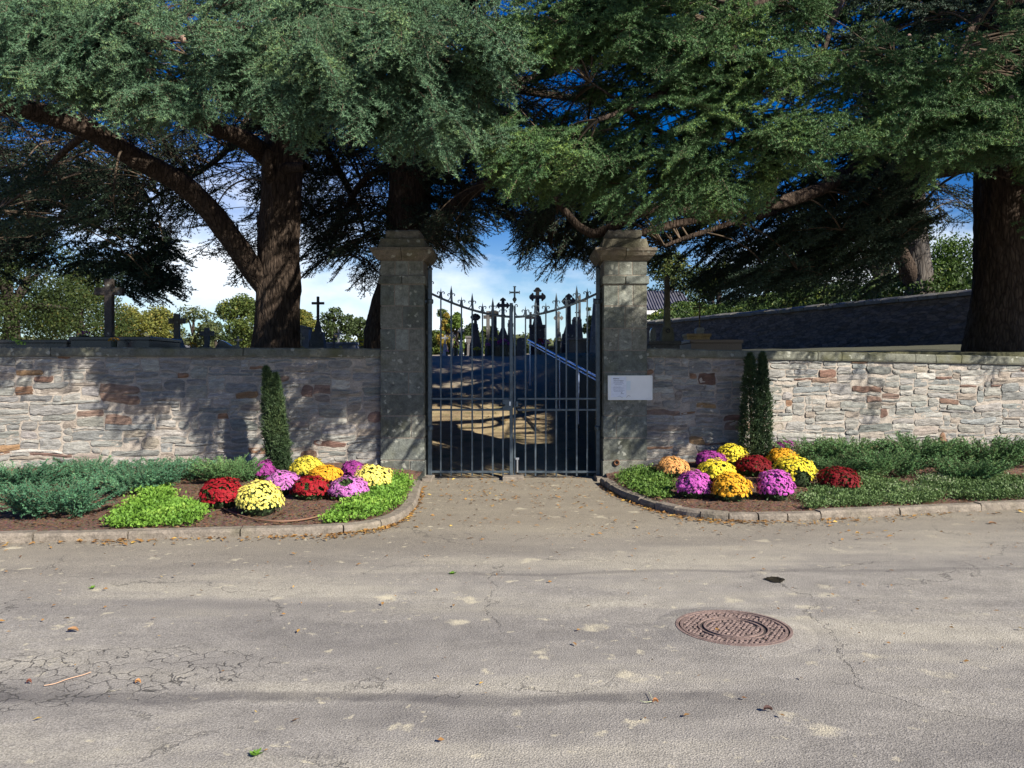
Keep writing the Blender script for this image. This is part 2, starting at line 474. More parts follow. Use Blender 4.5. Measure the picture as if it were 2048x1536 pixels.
# ------------------------------------------------------------------ road
def asphalt_mat():
    m, t, b = new_mat('asphalt_mat'); L = t.links.new
    v = coords(t, world=True); vx = coords(t, world=True, scale=(0.28, 1.15, 1))
    big = nd(t, 'ShaderNodeTexNoise', Scale=1.0, Detail=7.0, Roughness=0.6); L(vx, big.inputs['Vector'])
    mid = nd(t, 'ShaderNodeTexNoise', Scale=5.0, Detail=6.0, Roughness=0.6); L(v, mid.inputs['Vector'])
    fine = nd(t, 'ShaderNodeTexNoise', Scale=110.0, Detail=3.0, Roughness=0.7); L(v, fine.inputs['Vector'])
    agg = nd(t, 'ShaderNodeTexVoronoi', Scale=120.0); L(v, agg.inputs['Vector'])
    r = ramp(t, [(0.38, (0.195, 0.184, 0.168)), (0.5, (0.256, 0.241, 0.215)), (0.62, (0.34, 0.318, 0.265))]); L(big.outputs['Fac'], r.inputs['Fac'])
    r2 = ramp(t, [(0.3, (0.84,) * 3), (0.7, (1.13,) * 3)]); L(mid.outputs['Fac'], r2.inputs['Fac'])
    m1 = mixc(t, 'MULTIPLY', 1.0); L(r.outputs['Color'], m1.inputs[6]); L(r2.outputs['Color'], m1.inputs[7])
    r3 = ramp(t, [(0.36, (0.58,) * 3), (0.64, (1.42,) * 3)]); L(fine.outputs['Fac'], r3.inputs['Fac'])
    m2 = mixc(t, 'MULTIPLY', 1.0); L(m1.outputs[2], m2.inputs[6]); L(r3.outputs['Color'], m2.inputs[7])
    g = t.nodes.new('ShaderNodeNewGeometry'); sp = t.nodes.new('ShaderNodeSeparateXYZ'); L(g.outputs['Position'], sp.inputs[0])
    def mr(inp, a, bb, c=0.0, d=1.0):
        k = nd(t, 'ShaderNodeMapRange'); k.inputs['From Min'].default_value = a
        if isinstance(bb, (int, float)): k.inputs['From Max'].default_value = bb
        else: L(bb, k.inputs['From Max'])
        k.inputs['To Min'].default_value = c; k.inputs['To Max'].default_value = d; L(inp, k.inputs['Value']); return k.outputs['Result']
    def mth(op, a, bb=None, c=None):
        k = t.nodes.new('ShaderNodeMath'); k.operation = op
        for i, x in enumerate((a, bb, c)):
            if x is None: continue
            if isinstance(x, (int, float)): k.inputs[i].default_value = x
            else: L(x, k.inputs[i])
        return k.outputs[0]
    # brown silt towards the kerbs and gate
    wob = mth('MULTIPLY_ADD', mid.outputs['Fac'], 1.6, -0.8)
    kerbd = mth('ADD', mth('MULTIPLY_ADD', sp.outputs['X'], -0.17, sp.outputs['Y']), wob)
    silt = mr(kerbd, 6.0, 8.6, 0.0, 0.75)
    m3 = mixc(t); L(silt, m3.inputs['Factor']); L(m2.outputs[2], m3.inputs[6])
    ms = mixc(t, 'MULTIPLY', 1.0); ms.inputs[6].default_value = (0.205, 0.176, 0.125, 1); L(r3.outputs['Color'], ms.inputs[7]); L(ms.outputs[2], m3.inputs[7])
    # pale lichen and ground-in litter spots
    nw = nd(t, 'ShaderNodeTexNoise', Scale=9.0, Detail=4.0); L(v, nw.inputs['Vector'])
    wv = mixc(t, 'LINEAR_LIGHT', 0.13); L(v, wv.inputs[6]); L(nw.outputs['Color'], wv.inputs[7])
    cur = m3.outputs[2]
    for sc_, rad, thr, amt in ((2.2, 0.20, 0.42, 1.0), (5.5, 0.24, 0.22, 0.9), (12.0, 0.3, 0.12, .8)):
        vo = nd(t, 'ShaderNodeTexVoronoi', Scale=sc_, Randomness=1.0); L(wv.outputs[2], vo.inputs['Vector'])
        rv = ramp(t, [(rad * .35, (1, 1, 1)), (rad, (0, 0, 0))]); L(vo.outputs['Distance'], rv.inputs['Fac'])
        s_ = t.nodes.new('ShaderNodeSeparateColor'); L(vo.outputs['Color'], s_.inputs[0])
        th = mth('LESS_THAN', s_.outputs[0], thr)
        lim = mr(sp.outputs['X'], -1.0, 4.0, 1.0, 0.25)
        brk = mr(fine.outputs['Fac'], 0.30, 0.5)
        a = mth('MULTIPLY', mth('MULTIPLY', mth('MULTIPLY', rv.outputs['Color'], th), lim), mth('MULTIPLY', brk, amt))
        mk = mixc(t); L(a, mk.inputs['Factor']); L(cur, mk.inputs[6]); mk.inputs[7].default_value = (0.56, 0.51, 0.37, 1)
        cur = mk.outputs[2]
    # moss film near the left kerb
    # dark seams (old repair edges)
    wob2 = nd(t, 'ShaderNodeTexNoise', Scale=1.2, Detail=4.0); L(v, wob2.inputs['Vector'])
    ws = mth('MULTIPLY_ADD', wob2.outputs['Fac'], 0.36, -0.18)
    def seam(y0, slope, w, x0, x1, amt, cur):
        d = mth('ABSOLUTE', mth('ADD', mth('MULTIPLY_ADD', sp.outputs['X'], slope, mth('SUBTRACT', sp.outputs['Y'], y0)), ws))
        k = mth('MULTIPLY', mr(d, w * .4, w, 1, 0), mth('MULTIPLY', mr(sp.outputs['X'], x0, x0 + .6), mr(sp.outputs['X'], x1 - .6, x1, 1, 0)))
        k = mth('MULTIPLY', k, mth('MULTIPLY', mr(mid.outputs['Fac'], 0.35, 0.6, .4, 1.0), amt))
        mk = mixc(t); L(k, mk.inputs['Factor']); L(cur, mk.inputs[6]); mk.inputs[7].default_value = (0.075, 0.07, 0.07, 1)
        return mk.outputs[2]
    cur = seam(3.93, 0.0, 0.09, -4.5, 1.6, 0.7, cur)
    cur = seam(6.35, -0.05, 0.06, -1, 7, 0.45, cur)
    cur = seam(3.75, 0.12, 0.35, 1.6, 6.0, 0.4, cur)
    cur = seam(5.4, 0.03, 0.25, -4.0, 0.5, 0.25, cur)
    # alligator cracking in one patch
    nk = nd(t, 'ShaderNodeTexNoise', Scale=7.0, Detail=3.0); L(v, nk.inputs['Vector'])
    kv = mixc(t, 'LINEAR_LIGHT', 0.09); L(v, kv.inputs[6]); L(nk.outputs['Color'], kv.inputs[7])
    kvo = nd(t, 'ShaderNodeTexVoronoi', Scale=8.5); kvo.feature = 'DISTANCE_TO_EDGE'; L(kv.outputs[2], kvo.inputs['Vector'])
    crack = mth('MULTIPLY', mr(kvo.outputs['Distance'], 0.008, mr(mid.outputs['Fac'], .35, .65, .02, .06), 1, 0), mr(nk.outputs['Fac'], .36, .5))
    dx = mth('DIVIDE', mth('ADD', sp.outputs['X'], 2.6), 1.3)
    dy = mth('DIVIDE', mth('SUBTRACT', mth('MULTIPLY_ADD', sp.outputs['X'], -0.16, sp.outputs['Y']), 4.60), 0.46)
    ell = mth('ADD', mth('MULTIPLY', dx, dx), mth('MULTIPLY', dy, dy))
    ell = mth('ADD', ell, mth('MULTIPLY_ADD', mid.outputs['Fac'], 1.8, -0.9))
    msk = mr(ell, 0.8, 1.15, 1, 0)
    # single cracks elsewhere
    kvo2 = nd(t, 'ShaderNodeTexVoronoi', Scale=0.42); kvo2.feature = 'DISTANCE_TO_EDGE'
    kv2 = mixc(t, 'LINEAR_LIGHT', 0.35); nk2 = nd(t, 'ShaderNodeTexNoise', Scale=2.0, Detail=6.0, Roughness=.65); L(v, nk2.inputs['Vector'])
    L(v, kv2.inputs[6]); L(nk2.outputs['Color'], kv2.inputs[7]); L(kv2.outputs[2], kvo2.inputs['Vector'])
    c2 = mth('MULTIPLY', mr(kvo2.outputs['Distance'], 0.001, 0.004, 0.75, 0), mr(wob2.outputs['Fac'], 0.42, 0.58))
    call = mth('MAXIMUM', mth('MULTIPLY', crack, msk), c2)
    mk = mixc(t); L(mth('MULTIPLY', call, 0.9), mk.inputs['Factor']); L(cur, mk.inputs[6]); mk.inputs[7].default_value = (0.045, 0.042, 0.036, 1)
    L(mk.outputs[2], b.inputs['Base Color'])
    b.inputs['Roughness'].default_value = 0.85
    bp = nd(t, 'ShaderNodeBump', Strength=0.55, Distance=0.010)
    hh = mth('MULTIPLY_ADD', agg.outputs['Distance'], 0.6, fine.outputs['Fac'])
    hh = mth('SUBTRACT', hh, mth('MULTIPLY', call, 1.2)); L(hh, bp.inputs['Height'])
    bp2 = nd(t, 'ShaderNodeBump', Strength=0.14, Distance=0.05); L(mid.outputs['Fac'], bp2.inputs['Height']); L(bp.outputs['Normal'], bp2.inputs['Normal'])
    L(bp2.outputs['Normal'], b.inputs['Normal'])
    return m

def road_z(X, Yg):
    P = np.stack([X.ravel(), Yg.ravel(), X.ravel() * 0], 1)
    return (vnoise(P, 0.7, 3, 11) * 0.012).reshape(X.shape)
xs = np.unique(np.concatenate([np.linspace(-60, -8, 12), np.linspace(-8, 8, 110), np.linspace(8, 60, 12)]))
ys = np.unique(np.concatenate([np.linspace(-30, 2, 10), np.linspace(2, 12.7, 80)]))
V, F = grid_mesh(xs, ys, road_z)
ROADM = asphalt_mat()
o = mesh_obj('road', V, F, ROADM, smooth=True); tag(o, kind='structure')

# ------------------------------------------------------------------ kerbs and beds
KL = [ground_px(*p) for p in ((300, 1078), (600, 1071), (700, 1065), (760, 1056), (800, 1043), (828, 1020), (840, 997), (846, 972))]
KL = [(-11.5, 6.38, 0), (-4.82, 7.50, 0)] + KL
KR = [ground_px(*p) for p in ((1200, 967), (1224, 985), (1268, 1006), (1335, 1027), (1400, 1037), (1480, 1042), (1590, 1041), (1760, 1033), (2048, 1019))]
KR = KR + [(12.5, 10.4, 0)]

def arclen(P):
    d = np.r_[0, np.cumsum(np.linalg.norm(np.diff(P, axis=0), axis=1))]; return d
def resample(P, n):
    P = np.asarray(P, float); d = arclen(P); s = np.linspace(0, d[-1], n)
    return np.stack([np.interp(s, d, P[:, k]) for k in range(P.shape[1])], 1)

def kerb(name, pts, side, label, lens):
    """side: +1 = bed lies to the left of travel"""
    P = catmull(pts, 12); d = arclen(P)
    root = empty(name, label, 'kerb', 'stone kerbs round the flower beds')
    s = 0.0; i = 0; inner = []
    KW, KH = 0.135, 0.085
    while s < d[-1] - 0.1:
        l = lens(np.interp(s, d, P[:, 0])) * random.uniform(0.85, 1.15)
        e = min(s + l, d[-1]); g = 0.008
        n = max(2, int((e - s) / 0.12))
        ss = np.linspace(s + g, e - g, n + 1)
        C = np.stack([np.interp(ss, d, P[:, k]) for k in range(3)], 1)
        Tn = np.gradient(C, axis=0); Tn /= np.linalg.norm(Tn, axis=1)[:, None]
        Nn = np.stack([-Tn[:, 1], Tn[:, 0], 0 * Tn[:, 0]], 1) * side
        dz = random.uniform(-0.008, 0.008); dn = random.uniform(-0.01, 0.01)
        prof = [(0.0, -0.08), (0.004, KH - 0.03), (0.022, KH - 0.004), (KW - 0.012, KH), (KW, KH - 0.012), (KW, -0.08)]
        V = []
        for k in range(n + 1):
            for (a, z) in prof:
                V.append(C[k] + Nn[k] * (a + dn) + np.array([0, 0, z + dz]))
        V = np.array(V)
        V += np.stack([vnoise(V, 9, 2, q) for q in (1, 2, 3)], 1) * 0.007
        m_ = len(prof); Fq = []
        for k in range(n):
            for q in range(m_ - 1):
                f = (k * m_ + q, (k + 1) * m_ + q, (k + 1) * m_ + q + 1, k * m_ + q + 1)
                Fq.append(f)
        Fq.append(tuple(range(m_))); Fq.append(tuple(range((n + 1) * m_ - 1, n * m_ - 1, -1)))
        mesh_obj('kerb_stone', V, Fq, M_kerb, root)
        s = e
    Tn = np.gradient(P, axis=0); Tn /= np.linalg.norm(Tn, axis=1)[:, None]
    Nn = np.stack([-Tn[:, 1], Tn[:, 0], 0 * Tn[:, 0]], 1) * side
    return P + Nn * (KW - 0.02)

inL = kerb('kerb', KL, 1, 'stone kerb of the bed left of the gate, curling in to the left pillar', lambda x: 0.95 if x < -2.0 else 0.5)
inR = kerb('kerb', KR, 1, 'stone kerb of the bed right of the gate, rounding from the right pillar', lambda x: 0.36 if x < 3.0 else 1.0)

def soil_mat():
    m, t, b = new_mat('bark_mulch_mat'); L = t.links.new
    v = coords(t, world=True)
    n = nd(t, 'ShaderNodeTexNoise', Scale=45.0, Detail=5.0, Roughness=.7); L(v, n.inputs['Vector'])
    vo = nd(t, 'ShaderNodeTexVoronoi', Scale=55.0); L(v, vo.inputs['Vector'])
    r = ramp(t, [(0.3, (0.06, 0.034, 0.022)), (0.5, (0.18, 0.10, 0.065)), (0.7, (0.36, 0.235, 0.155))]); L(n.outputs['Fac'], r.inputs['Fac'])
    mm = mixc(t, 'MULTIPLY', 0.6); L(r.outputs['Color'], mm.inputs[6]); L(vo.outputs['Color'], mm.inputs[7])
    L(mm.outputs[2], b.inputs['Base Color']); b.inputs['Roughness'].default_value = 1.0
    bp = nd(t, 'ShaderNodeBump', Strength=1.0, Distance=0.03); L(n.outputs['Fac'], bp.inputs['Height']); L(bp.outputs['Normal'], b.inputs['Normal'])
    return m
M_soil = soil_mat()
BEDS = []
def bed(name, inner, wallpts):
    A = resample(inner, 150); B = resample(wallpts, 150); nv = 46
    V = []
    for k in range(nv):
        u = k / (nv - 1)
        Pk = A * (1 - u) + B * u
        z = 0.075 + 0.18 * sst(u, 0, 1) * np.minimum(1, np.linalg.norm(B - A, axis=1) / 2.5)
        Pk = np.stack([Pk[:, 0], Pk[:, 1], z], 1)
        V.append(Pk)
    V = np.concatenate(V)
    V[:, 2] += vnoise(V, 3, 2, 4) * 0.02 + vnoise(V, 22, 3, 6) * 0.016
    i = np.arange(nv - 1)[:, None] * 150; j = np.arange(149)[None, :]
    F = np.stack([i + j, i + j + 1, i + 150 + j + 1, i + 150 + j], -1).reshape(-1, 4)
    o = mesh_obj(name, V, F, M_soil, smooth=True); tag(o, kind='structure')
    BEDS.append(BVHTree.FromPolygons([tuple(v) for v in V], [tuple(f) for f in F.tolist()]))
bed('flower_bed_soil', inL, [(-11.5, float(wall_y(-11.5)) + 0.1, 0), (-2.0, 12.06, 0), (-1.32, 11.95, 0)])
bed('flower_bed_soil', inR, [(1.4, 11.95, 0), (2.05, 12.06, 0), (12.5, float(wall_y(12.5)) + 0.1, 0)])

def bedz(x, y):
    for b in BEDS:
        h = b.ray_cast(Vector((x, y, 3)), Vector((0, 0, -1)))
        if h[0] is not None: return h[0].z
    return 0.0
def bed_px(px, py):
    """point on the bed seen at the pixel"""
    d = Vector(((px - 1024) / 1600, 1, -(py - 745) / 1600))
    for b in BEDS:
        h = b.ray_cast(Vector((0, 0, EYE)), d)
        if h[0] is not None: break
    k = (px - 1024) / 1600; p = tuple(h[0]) if h[0] is not None else ground_px(px, py, 0.14)
    sl = .15 if k > 0 else .15; x0 = 2.0 if k > 0 else -2.0
    ywall = (12.0 - sl * x0) / (1 - sl * k) - .38          # keep in front of the wall
    if p[1] > ywall: p = (k * ywall, ywall, bedz(k * ywall, ywall))
    return p

# ------------------------------------------------------------------ rubble walls
STONE_COLS = [((0.29, 0.285, 0.265), 34), ((0.345, 0.337, 0.31), 22), ((0.235, 0.24, 0.23), 24), ((0.31, 0.275, 0.23), 12),
              ((0.29, 0.185, 0.10), 3), ((0.17, 0.10, 0.075), 3), ((0.24, 0.165, 0.13), 5), ((0.46, 0.44, 0.40), 8), ((0.24, 0.25, 0.245), 8)]
def pick_col():
    t = random.uniform(0, sum(w for _, w in STONE_COLS))
    for c, w in STONE_COLS:
        t -= w
        if t <= 0: break
    k = random.uniform(0.85, 1.12)
    return tuple(min(1, x * k * random.uniform(0.97, 1.03)) for x in c)

def rubble_wall(name, A, dirx, length, top0, top1, label, coping_joints, seed, sgn):
    """A: start at the pillar; dirx: unit vector along the wall; local frame u along wall, z up"""
    random.seed(seed)
    root = empty(name, label, 'wall', 'rubble stone walls beside the gate')
    ux, uy = dirx
    nx_, ny_ = (uy, -ux) if (-ux * 1.0) < 0 else (-uy, ux)   # outward normal towards the road
    if ny_ > 0: nx_, ny_ = -nx_, -ny_
    top = lambda u: top0 + (top1 - top0) * min(1, u / length)
    def P(u, d, z): return (A[0] + ux * u + nx_ * d, A[1] + uy * u + ny_ * d, z)
    # mortar core with rough face
    us = np.linspace(0, length, 150); zs = np.linspace(-0.3, 1.0, 34)
    V = []
    for zf in zs:
        for u in us:
            z = -0.3 + (zf + 0.3) / 1.3 * (top(u) - 0.12 + 0.3)
            V.append(P(u, 0.0, z))
    V = np.array(V); nn = vnoise(V, 9, 3, seed) * 0.008 + vnoise(V, 25, 2, seed) * .004
    V[:, 0] += nx_ * nn; V[:, 1] += ny_ * nn
    nu = len(us); F = []
    for a in range(len(zs) - 1):
        for b_ in range(nu - 1):
            f = (a * nu + b_, a * nu + b_ + 1, (a + 1) * nu + b_ + 1, (a + 1) * nu + b_)
            F.append(f if sgn > 0 else f[::-1])
    V = V.tolist(); k = len(V)
    # back and ends
    for (u, z) in ((0, -0.3), (length, -0.3), (length, top(length) - 0.12), (0, top(0) - 0.12)):
        V.append(P(u, -0.5, z))
    F.append((k, k + 1, k + 2, k + 3))
    c0, c1, c2, c3 = 0, nu - 1, len(us) * len(zs) - 1, len(us) * (len(zs) - 1)
    F += [(c0, c3, k + 3, k), (c1, k + 1, k + 2, c2), (c3, c2, k + 2, k + 3)]
    mesh_obj('mortar_core', V, F, M_mortar, root)
    # greedy packing of cells
    cw, ch = 0.062, 0.046
    nc = int(length / cw); nr = int((max(top0, top1) - 0.13 - 0.04) / ch) + 1
    occ = np.zeros((nr, nc), bool); rects = []
    for r in range(nr):
        c = 0
        while c < nc:
            if occ[r, c]: c += 1; continue
            free = 1
            while c + free < nc and not occ[r, c + free] and free < 14: free += 1
            h = random.choices((1, 2, 3, 4), (30, 48, 18, 4))[0]
            w = int(random.choices((random.uniform(2, 4), random.uniform(4, 7), random.uniform(7, 12)), (18, 45, 37))[0])
            if h == 1: w = max(w, 4)
            if h == 4: w = min(w, 6)
            w = min(w, free)
            if free - w == 1: w = free
            h = min(h, nr - r)
            while h > 1 and occ[r:r + h, c:c + w].any(): h -= 1
            occ[r:r + h, c:c + w] = True
            zt_, lim = 0.04 + (r + h) * ch, top((c + w) * cw) - 0.128
            if 0.04 + r * ch < lim - 0.03: rects.append((c * cw, (c + w) * cw, 0.04 + r * ch, min(zt_, lim), w * h))
            c += w
    rects.sort(key=lambda q: -q[4] + random.uniform(-1.5, 1.5))
    def warp(u, z):
        du = n1(u, z, 0, 2.2, seed, 2) * 0.04; dz = n1(u, z, 5, 1.3, seed + 2, 2) * 0.05 * min(1, max(0, (1.74 - z) / 0.3)) + n1(u, z, 9, 5, seed + 3) * 0.01
        return u + du, z + dz
    big, rest = rects[:299], rects[299:]
    def stone(u0, u1, z0, z1):
        w, h = u1 - u0, z1 - z0
        j = random.uniform(0.002, 0.009)
        u0 += j; u1 -= j; z0 += j * .8; z1 -= j * .8
        w, h = u1 - u0, z1 - z0
        nx2 = max(3, min(9, int(w / 0.06))) ; nz2 = 4 if h > 0.1 else 3
        proud = random.uniform(0.004, 0.024); tilt = random.uniform(-0.012, 0.012); tz = random.uniform(-0.01, 0.01)
        cr = [random.uniform(0.0, 0.30) * min(w, h) for _ in range(4)]
        V = []; F = []
        sd = random.uniform(0, 99)
        for iz in range(nz2 + 1):
            for ix in range(nx2 + 1):
                a, b_ = ix / nx2, iz / nz2
                # pull corners in for an irregular outline
                ca = (1 - a) * (1 - b_); cb = a * (1 - b_); cc = a * b_; cd = (1 - a) * b_
                pu = u0 + a * w + (ca ** 3) * cr[0] - (cb ** 3) * cr[1] - (cc ** 3) * cr[2] + (cd ** 3) * cr[3]
                pz = z0 + b_ * h + (ca ** 3) * cr[0] * .5 + (cb ** 3) * cr[1] * .5 - (cc ** 3) * cr[2] * .5 - (cd ** 3) * cr[3] * .5
                edge = min(a, 1 - a) * nx2 < 0.5 or min(b_, 1 - b_) * nz2 < 0.5
                if edge: pu += n1(pu, pz, sd, 14) * 0.016; pz += n1(pu, pz, sd + 7, 14) * 0.012
                d = proud + tilt * (a - .5) * 2 + tz * (b_ - .5) * 2 + n1(pu, pz * 2.6, sd, 12, 0, 2) * 0.017
                if edge: d = max(0.004, d * 0.62)
                pu2, pz2 = warp(pu, pz)
                V.append(P(pu2, d, pz2))
        W_ = nx2 + 1
        for iz in range(nz2):
            for ix in range(nx2):
                q = iz * W_ + ix; f = (q, q + 1, q + 1 + W_, q + W_)
                F.append(f if sgn > 0 else f[::-1])
        # skirt going back into the mortar
        loop = [ix for ix in range(W_)] + [iz * W_ + nx2 for iz in range(1, nz2 + 1)] + [nz2 * W_ + ix for ix in range(nx2 - 1, -1, -1)] + [iz * W_ for iz in range(nz2 - 1, 0, -1)]
        kk = len(V); nl = len(loop)
        for q in loop:
            x, y, z = V[q]; V.append((x - nx_ * 0.07, y - ny_ * 0.07, z))
        for q in range(nl):
            q2 = (q + 1) % nl; f = (loop[q2], loop[q], kk + q, kk + q2)
            F.append(f if sgn > 0 else f[::-1])
        return V, F
    for (u0, u1, z0, z1, _) in big:
        V, F = stone(u0, u1, z0, z1)
        mesh_obj('stone', V, F, M_stone, root, color=pick_col())
    mb = MB()
    for (u0, u1, z0, z1, _) in rest:
        if random.random() < 0.9: mb.add(*stone(u0, u1, z0, z1))
    o = mb.build('small_stones', M_stone_small, root); o['kind'] = 'stuff'
    # coping slabs
    js = [0] + coping_joints + [length]
    for a, b_ in zip(js[:-1], js[1:]):
        nseg = max(1, int((b_ - a) / 0.25)); V = []; F = []
        prof = [(-0.55, -0.13), (-0.55, -0.01), (-0.52, 0.0), (0.035, 0.0), (0.055, -0.018), (0.055, -0.105), (0.045, -0.13)]
        for k in range(nseg + 1):
            u = a + 0.006 + (b_ - a - 0.012) * k / nseg
            for (dd, zz) in prof: V.append(P(u, dd, top(u) + zz))
        V = np.array(V); V += np.stack([vnoise(V, 5, 2, q) for q in (1, 2, 3)], 1) * 0.007
        mm = len(prof)
        for k in range(nseg):
            for q in range(mm):
                q2 = (q + 1) % mm; f = (k * mm + q, k * mm + q2, (k + 1) * mm + q2, (k + 1) * mm + q)
                F.append(f if sgn > 0 else f[::-1])
        e0 = tuple(range(mm)); e1 = tuple(range((nseg + 1) * mm - 1, nseg * mm - 1, -1))
        F += [e0[::-1], e1[::-1]] if sgn > 0 else [e0, e1]
        mesh_obj('coping_slab', V, F, M_coping, root)
    return root

s_ = 1 / math.sqrt(1 + .15 ** 2)
rubble_wall('stone_wall', (-1.955, 12.0), (-s_, -.15 * s_), 9.4, 1.96, 1.96, 'mottled rubble stone wall left of the gate, mostly in tree shade', [1.99, 4.6, 6.9], 21, -1)
rubble_wall('stone_wall', (2.0, 12.0), (s_, .15 * s_), 9.6, 1.965, 1.80, 'pale rubble stone wall right of the gate, brightly sunlit at its far end', [2.75, 3.15, 4.4, 4.75, 5.2, 7.4], 22, 1)

# ------------------------------------------------------------------ gate pillars
ASH = [(0.125, 0.14, 0.125), (0.15, 0.165, 0.15), (0.11, 0.12, 0.105), (0.17, 0.175, 0.15)]
def block_box(x0, x1, y0, y1, z0, z1, color, parent, b=0.008):
    g = 0.006
    mb = MB().box(x0 + g, x1 - g, y0, y1, z0 + g, z1 - g, b)
    return mb.build('block', M_ashlar, parent, color=color, jitter=0.005)

def pillar(side, label):
    root = empty('gate_pillar', label, 'pillar', 'stone gate pillars')
    Yf, D = 11.9, 0.70
    s = 1600 / Yf
    def X(px):
        x = (px - 1024) / s
        if side > 0: x = -x + 0.05
        return x
    def Z(py): return EYE - (py - 745) / s
    core = MB(); xa, xb = sorted((X(762), X(847)))
    core.box(xa + .004, xb - .004, Yf + 0.004, Yf + D - 0.008, -0.3, Z(500)); core.build('mortar_core', M_joint, root)
    def course(py0, py1, cuts, e=0.0, light=()):
        for k in range(len(cuts) - 1):
            a, b_ = sorted((X(cuts[k]), X(cuts[k + 1])))
            c = random.choice(ASH)
            if k in light: c = (0.21, 0.225, 0.20)
            # each block runs through to its own depth; the back half is another block
            dep = D + e if True else 0
            block_box(a, b_, Yf - e, Yf + D * 0.5 - 0.002, Z(py1), Z(py0), c, root)
            block_box(a, b_, Yf + D * 0.5 + 0.002, Yf + D + e, Z(py1), Z(py0), random.choice(ASH), root)
    course(921, 968 if side < 0 else 972, [760, 820, 850] if side < 0 else [760, 850], 0.004)
    course(876, 921, [760, 849]); course(832, 876, [760, 822, 849]); course(789, 832, [760, 848])
    course(744, 789, [760, 817, 848]); course(701, 744, [760, 848])
    course(657, 701, [760, 791, 818, 848], 0, (1,)); course(612, 657, [760, 805, 848])
    course(569, 612, [760, 789, 818, 848], 0, (1,)); course(551, 569, [756, 804, 851], 0.03)
    course(521, 551, [760, 790, 817, 847], 0, (1,))
    # cornice, two lengths with a moulded underside
    M = (X(760) + X(848)) / 2
    def cor(x0, x1, endl, endr):
        prof = [(0.0, Z(521)), (0.03, Z(520)), (0.09, Z(512)), (0.115, Z(505)), (0.13, Z(503)), (0.13, Z(497))]
        V = []; F = []
        for (o_, z) in prof:
            V += [(x0 - (o_ if endl else 0), Yf - o_, z), (x1 + (o_ if endr else 0), Yf - o_, z), (x1 + (o_ if endr else 0), Yf + D + o_, z), (x0 - (o_ if endl else 0), Yf + D + o_, z)]
        for k in range(len(prof) - 1):
            for i in range(4): F.append((k * 4 + i, k * 4 + (i + 1) % 4, k * 4 + 4 + (i + 1) % 4, k * 4 + 4 + i))
        F += [(3, 2, 1, 0), tuple(len(prof) * 4 - 4 + i for i in range(4))]
        V = np.array(V); V += np.stack([vnoise(V, 6, 2, q) for q in (1, 2, 3)], 1) * 0.006
        mesh_obj('cornice', V, F, M_ashlar, root, color=(0.15, 0.13, 0.10))
    xl, xr = sorted((X(760), X(848)))
    cor(xl, M - 0.004, True, False); cor(M + 0.004, xr, False, True)
    mb = MB(); mb.frustum(M, Yf + D / 2, Z(497), Z(477), (xr - xl) + .06, D + .06, (xr - xl) - 0.02, D - .02); mb.build('cap_stone', M_ashlar, root, color=(0.15, 0.14, 0.10), jitter=0.008)
    mb = MB(); mb.box(M - 0.26, M + 0.26, Yf + 0.09, Yf + D - 0.09, Z(477), Z(457), 0.025); mb.build('cap_stone', M_ashlar, root, color=(0.16, 0.15, 0.12), jitter=0.008)
    # door-stop rebate on the inner side
    inner = X(848)
    mb = MB(); a, b_ = sorted((inner, inner + (0.035 if side < 0 else -0.035)))
    mb.box(a + .002, b_, Yf + 0.30, Yf + D - 0.02, 0.0, Z(575), 0.006); mb.build('rebate', M_ashlar, root, color=(0.14, 0.15, 0.13))
    return root
PL = pillar(-1, 'square stone gate pillar on the left, without any sign on it')
PR = pillar(1, 'square stone gate pillar on the right, carrying the white notice board')
mb = MB(); cx, cz = (1233 - 1024) / 134.5, 1.6 - (925 - 745) / 134.5
mb2 = MB()
ringp = [(cx + 0.035 * math.cos(a), 11.875, cz + 0.035 * math.sin(a)) for a in np.linspace(0, 2 * PI, 15)]
mb2.tube(ringp, 0.013, 6); mb2.build('iron_ring', M_rust, PR, smooth=True)

# notice board
nb = empty('notice_board', 'white notice board with a faded typed paper, fixed on the right pillar', 'notice board')
Yb = 11.86; s = 1600 / Yb
bx = lambda px: (px - 1024) / s
bz = lambda py: EYE - (py - 745) / s
M_white = plain_mat('board_white_mat', (0.80, 0.81, 0.80), 0.25, 0, 0.5, 0.04, 6)
M_frame = plain_mat('board_frame_mat', (0.80, 0.82, 0.80), 0.35, 0, 0.5)
M_paper = plain_mat('paper_mat', (0.74, 0.78, 0.86), 0.6, 0, 0.3, 0.06, 30)
M_ink = plain_mat('faded_ink_mat', (0.30, 0.32, 0.42), 0.8)
M_ink2 = plain_mat('dark_ink_mat', (0.10, 0.10, 0.14), 0.8)
MB().box(bx(1217.5), bx(1303.5), Yb, 11.896, bz(798.5), bz(752.5)).build('panel', M_white, nb)
fr = MB()
fr.box(bx(1216), bx(1304.5), Yb - .006, 11.897, bz(752.5), bz(751)); fr.box(bx(1216), bx(1304.5), Yb - .006, 11.897, bz(800), bz(798.5))
fr.box(bx(1216), bx(1217.5), Yb - .006, 11.897, bz(798.5), bz(752.5)); fr.box(bx(1303.5), bx(1304.9), Yb - .006, 11.897, bz(798.5), bz(752.5))
fr.build('frame', M_frame, nb)
pp = MB().box(bx(1222), bx(1252.5), Yb - .003, Yb - .001, bz(794.5), bz(753.2)).build('paper', M_paper, nb)
MB().box(bx(1252.8), bx(1261), Yb - .0025, Yb - .001, bz(780.5), bz(762)).build('paper_scrap', plain_mat('scrap_mat', (0.66, 0.74, 0.78), .6), nb)
ink = MB(); ink2 = MB(); random.seed(3)
def dash(mbx, x, x1, y, h):
    while x < x1:
        w = random.uniform(0.6, 2.4); e = min(x + w, x1)
        mbx.box(bx(x), bx(e), Yb - .0036, Yb - .0029, bz(y + h / 2), bz(y - h / 2)); x = e + 0.35
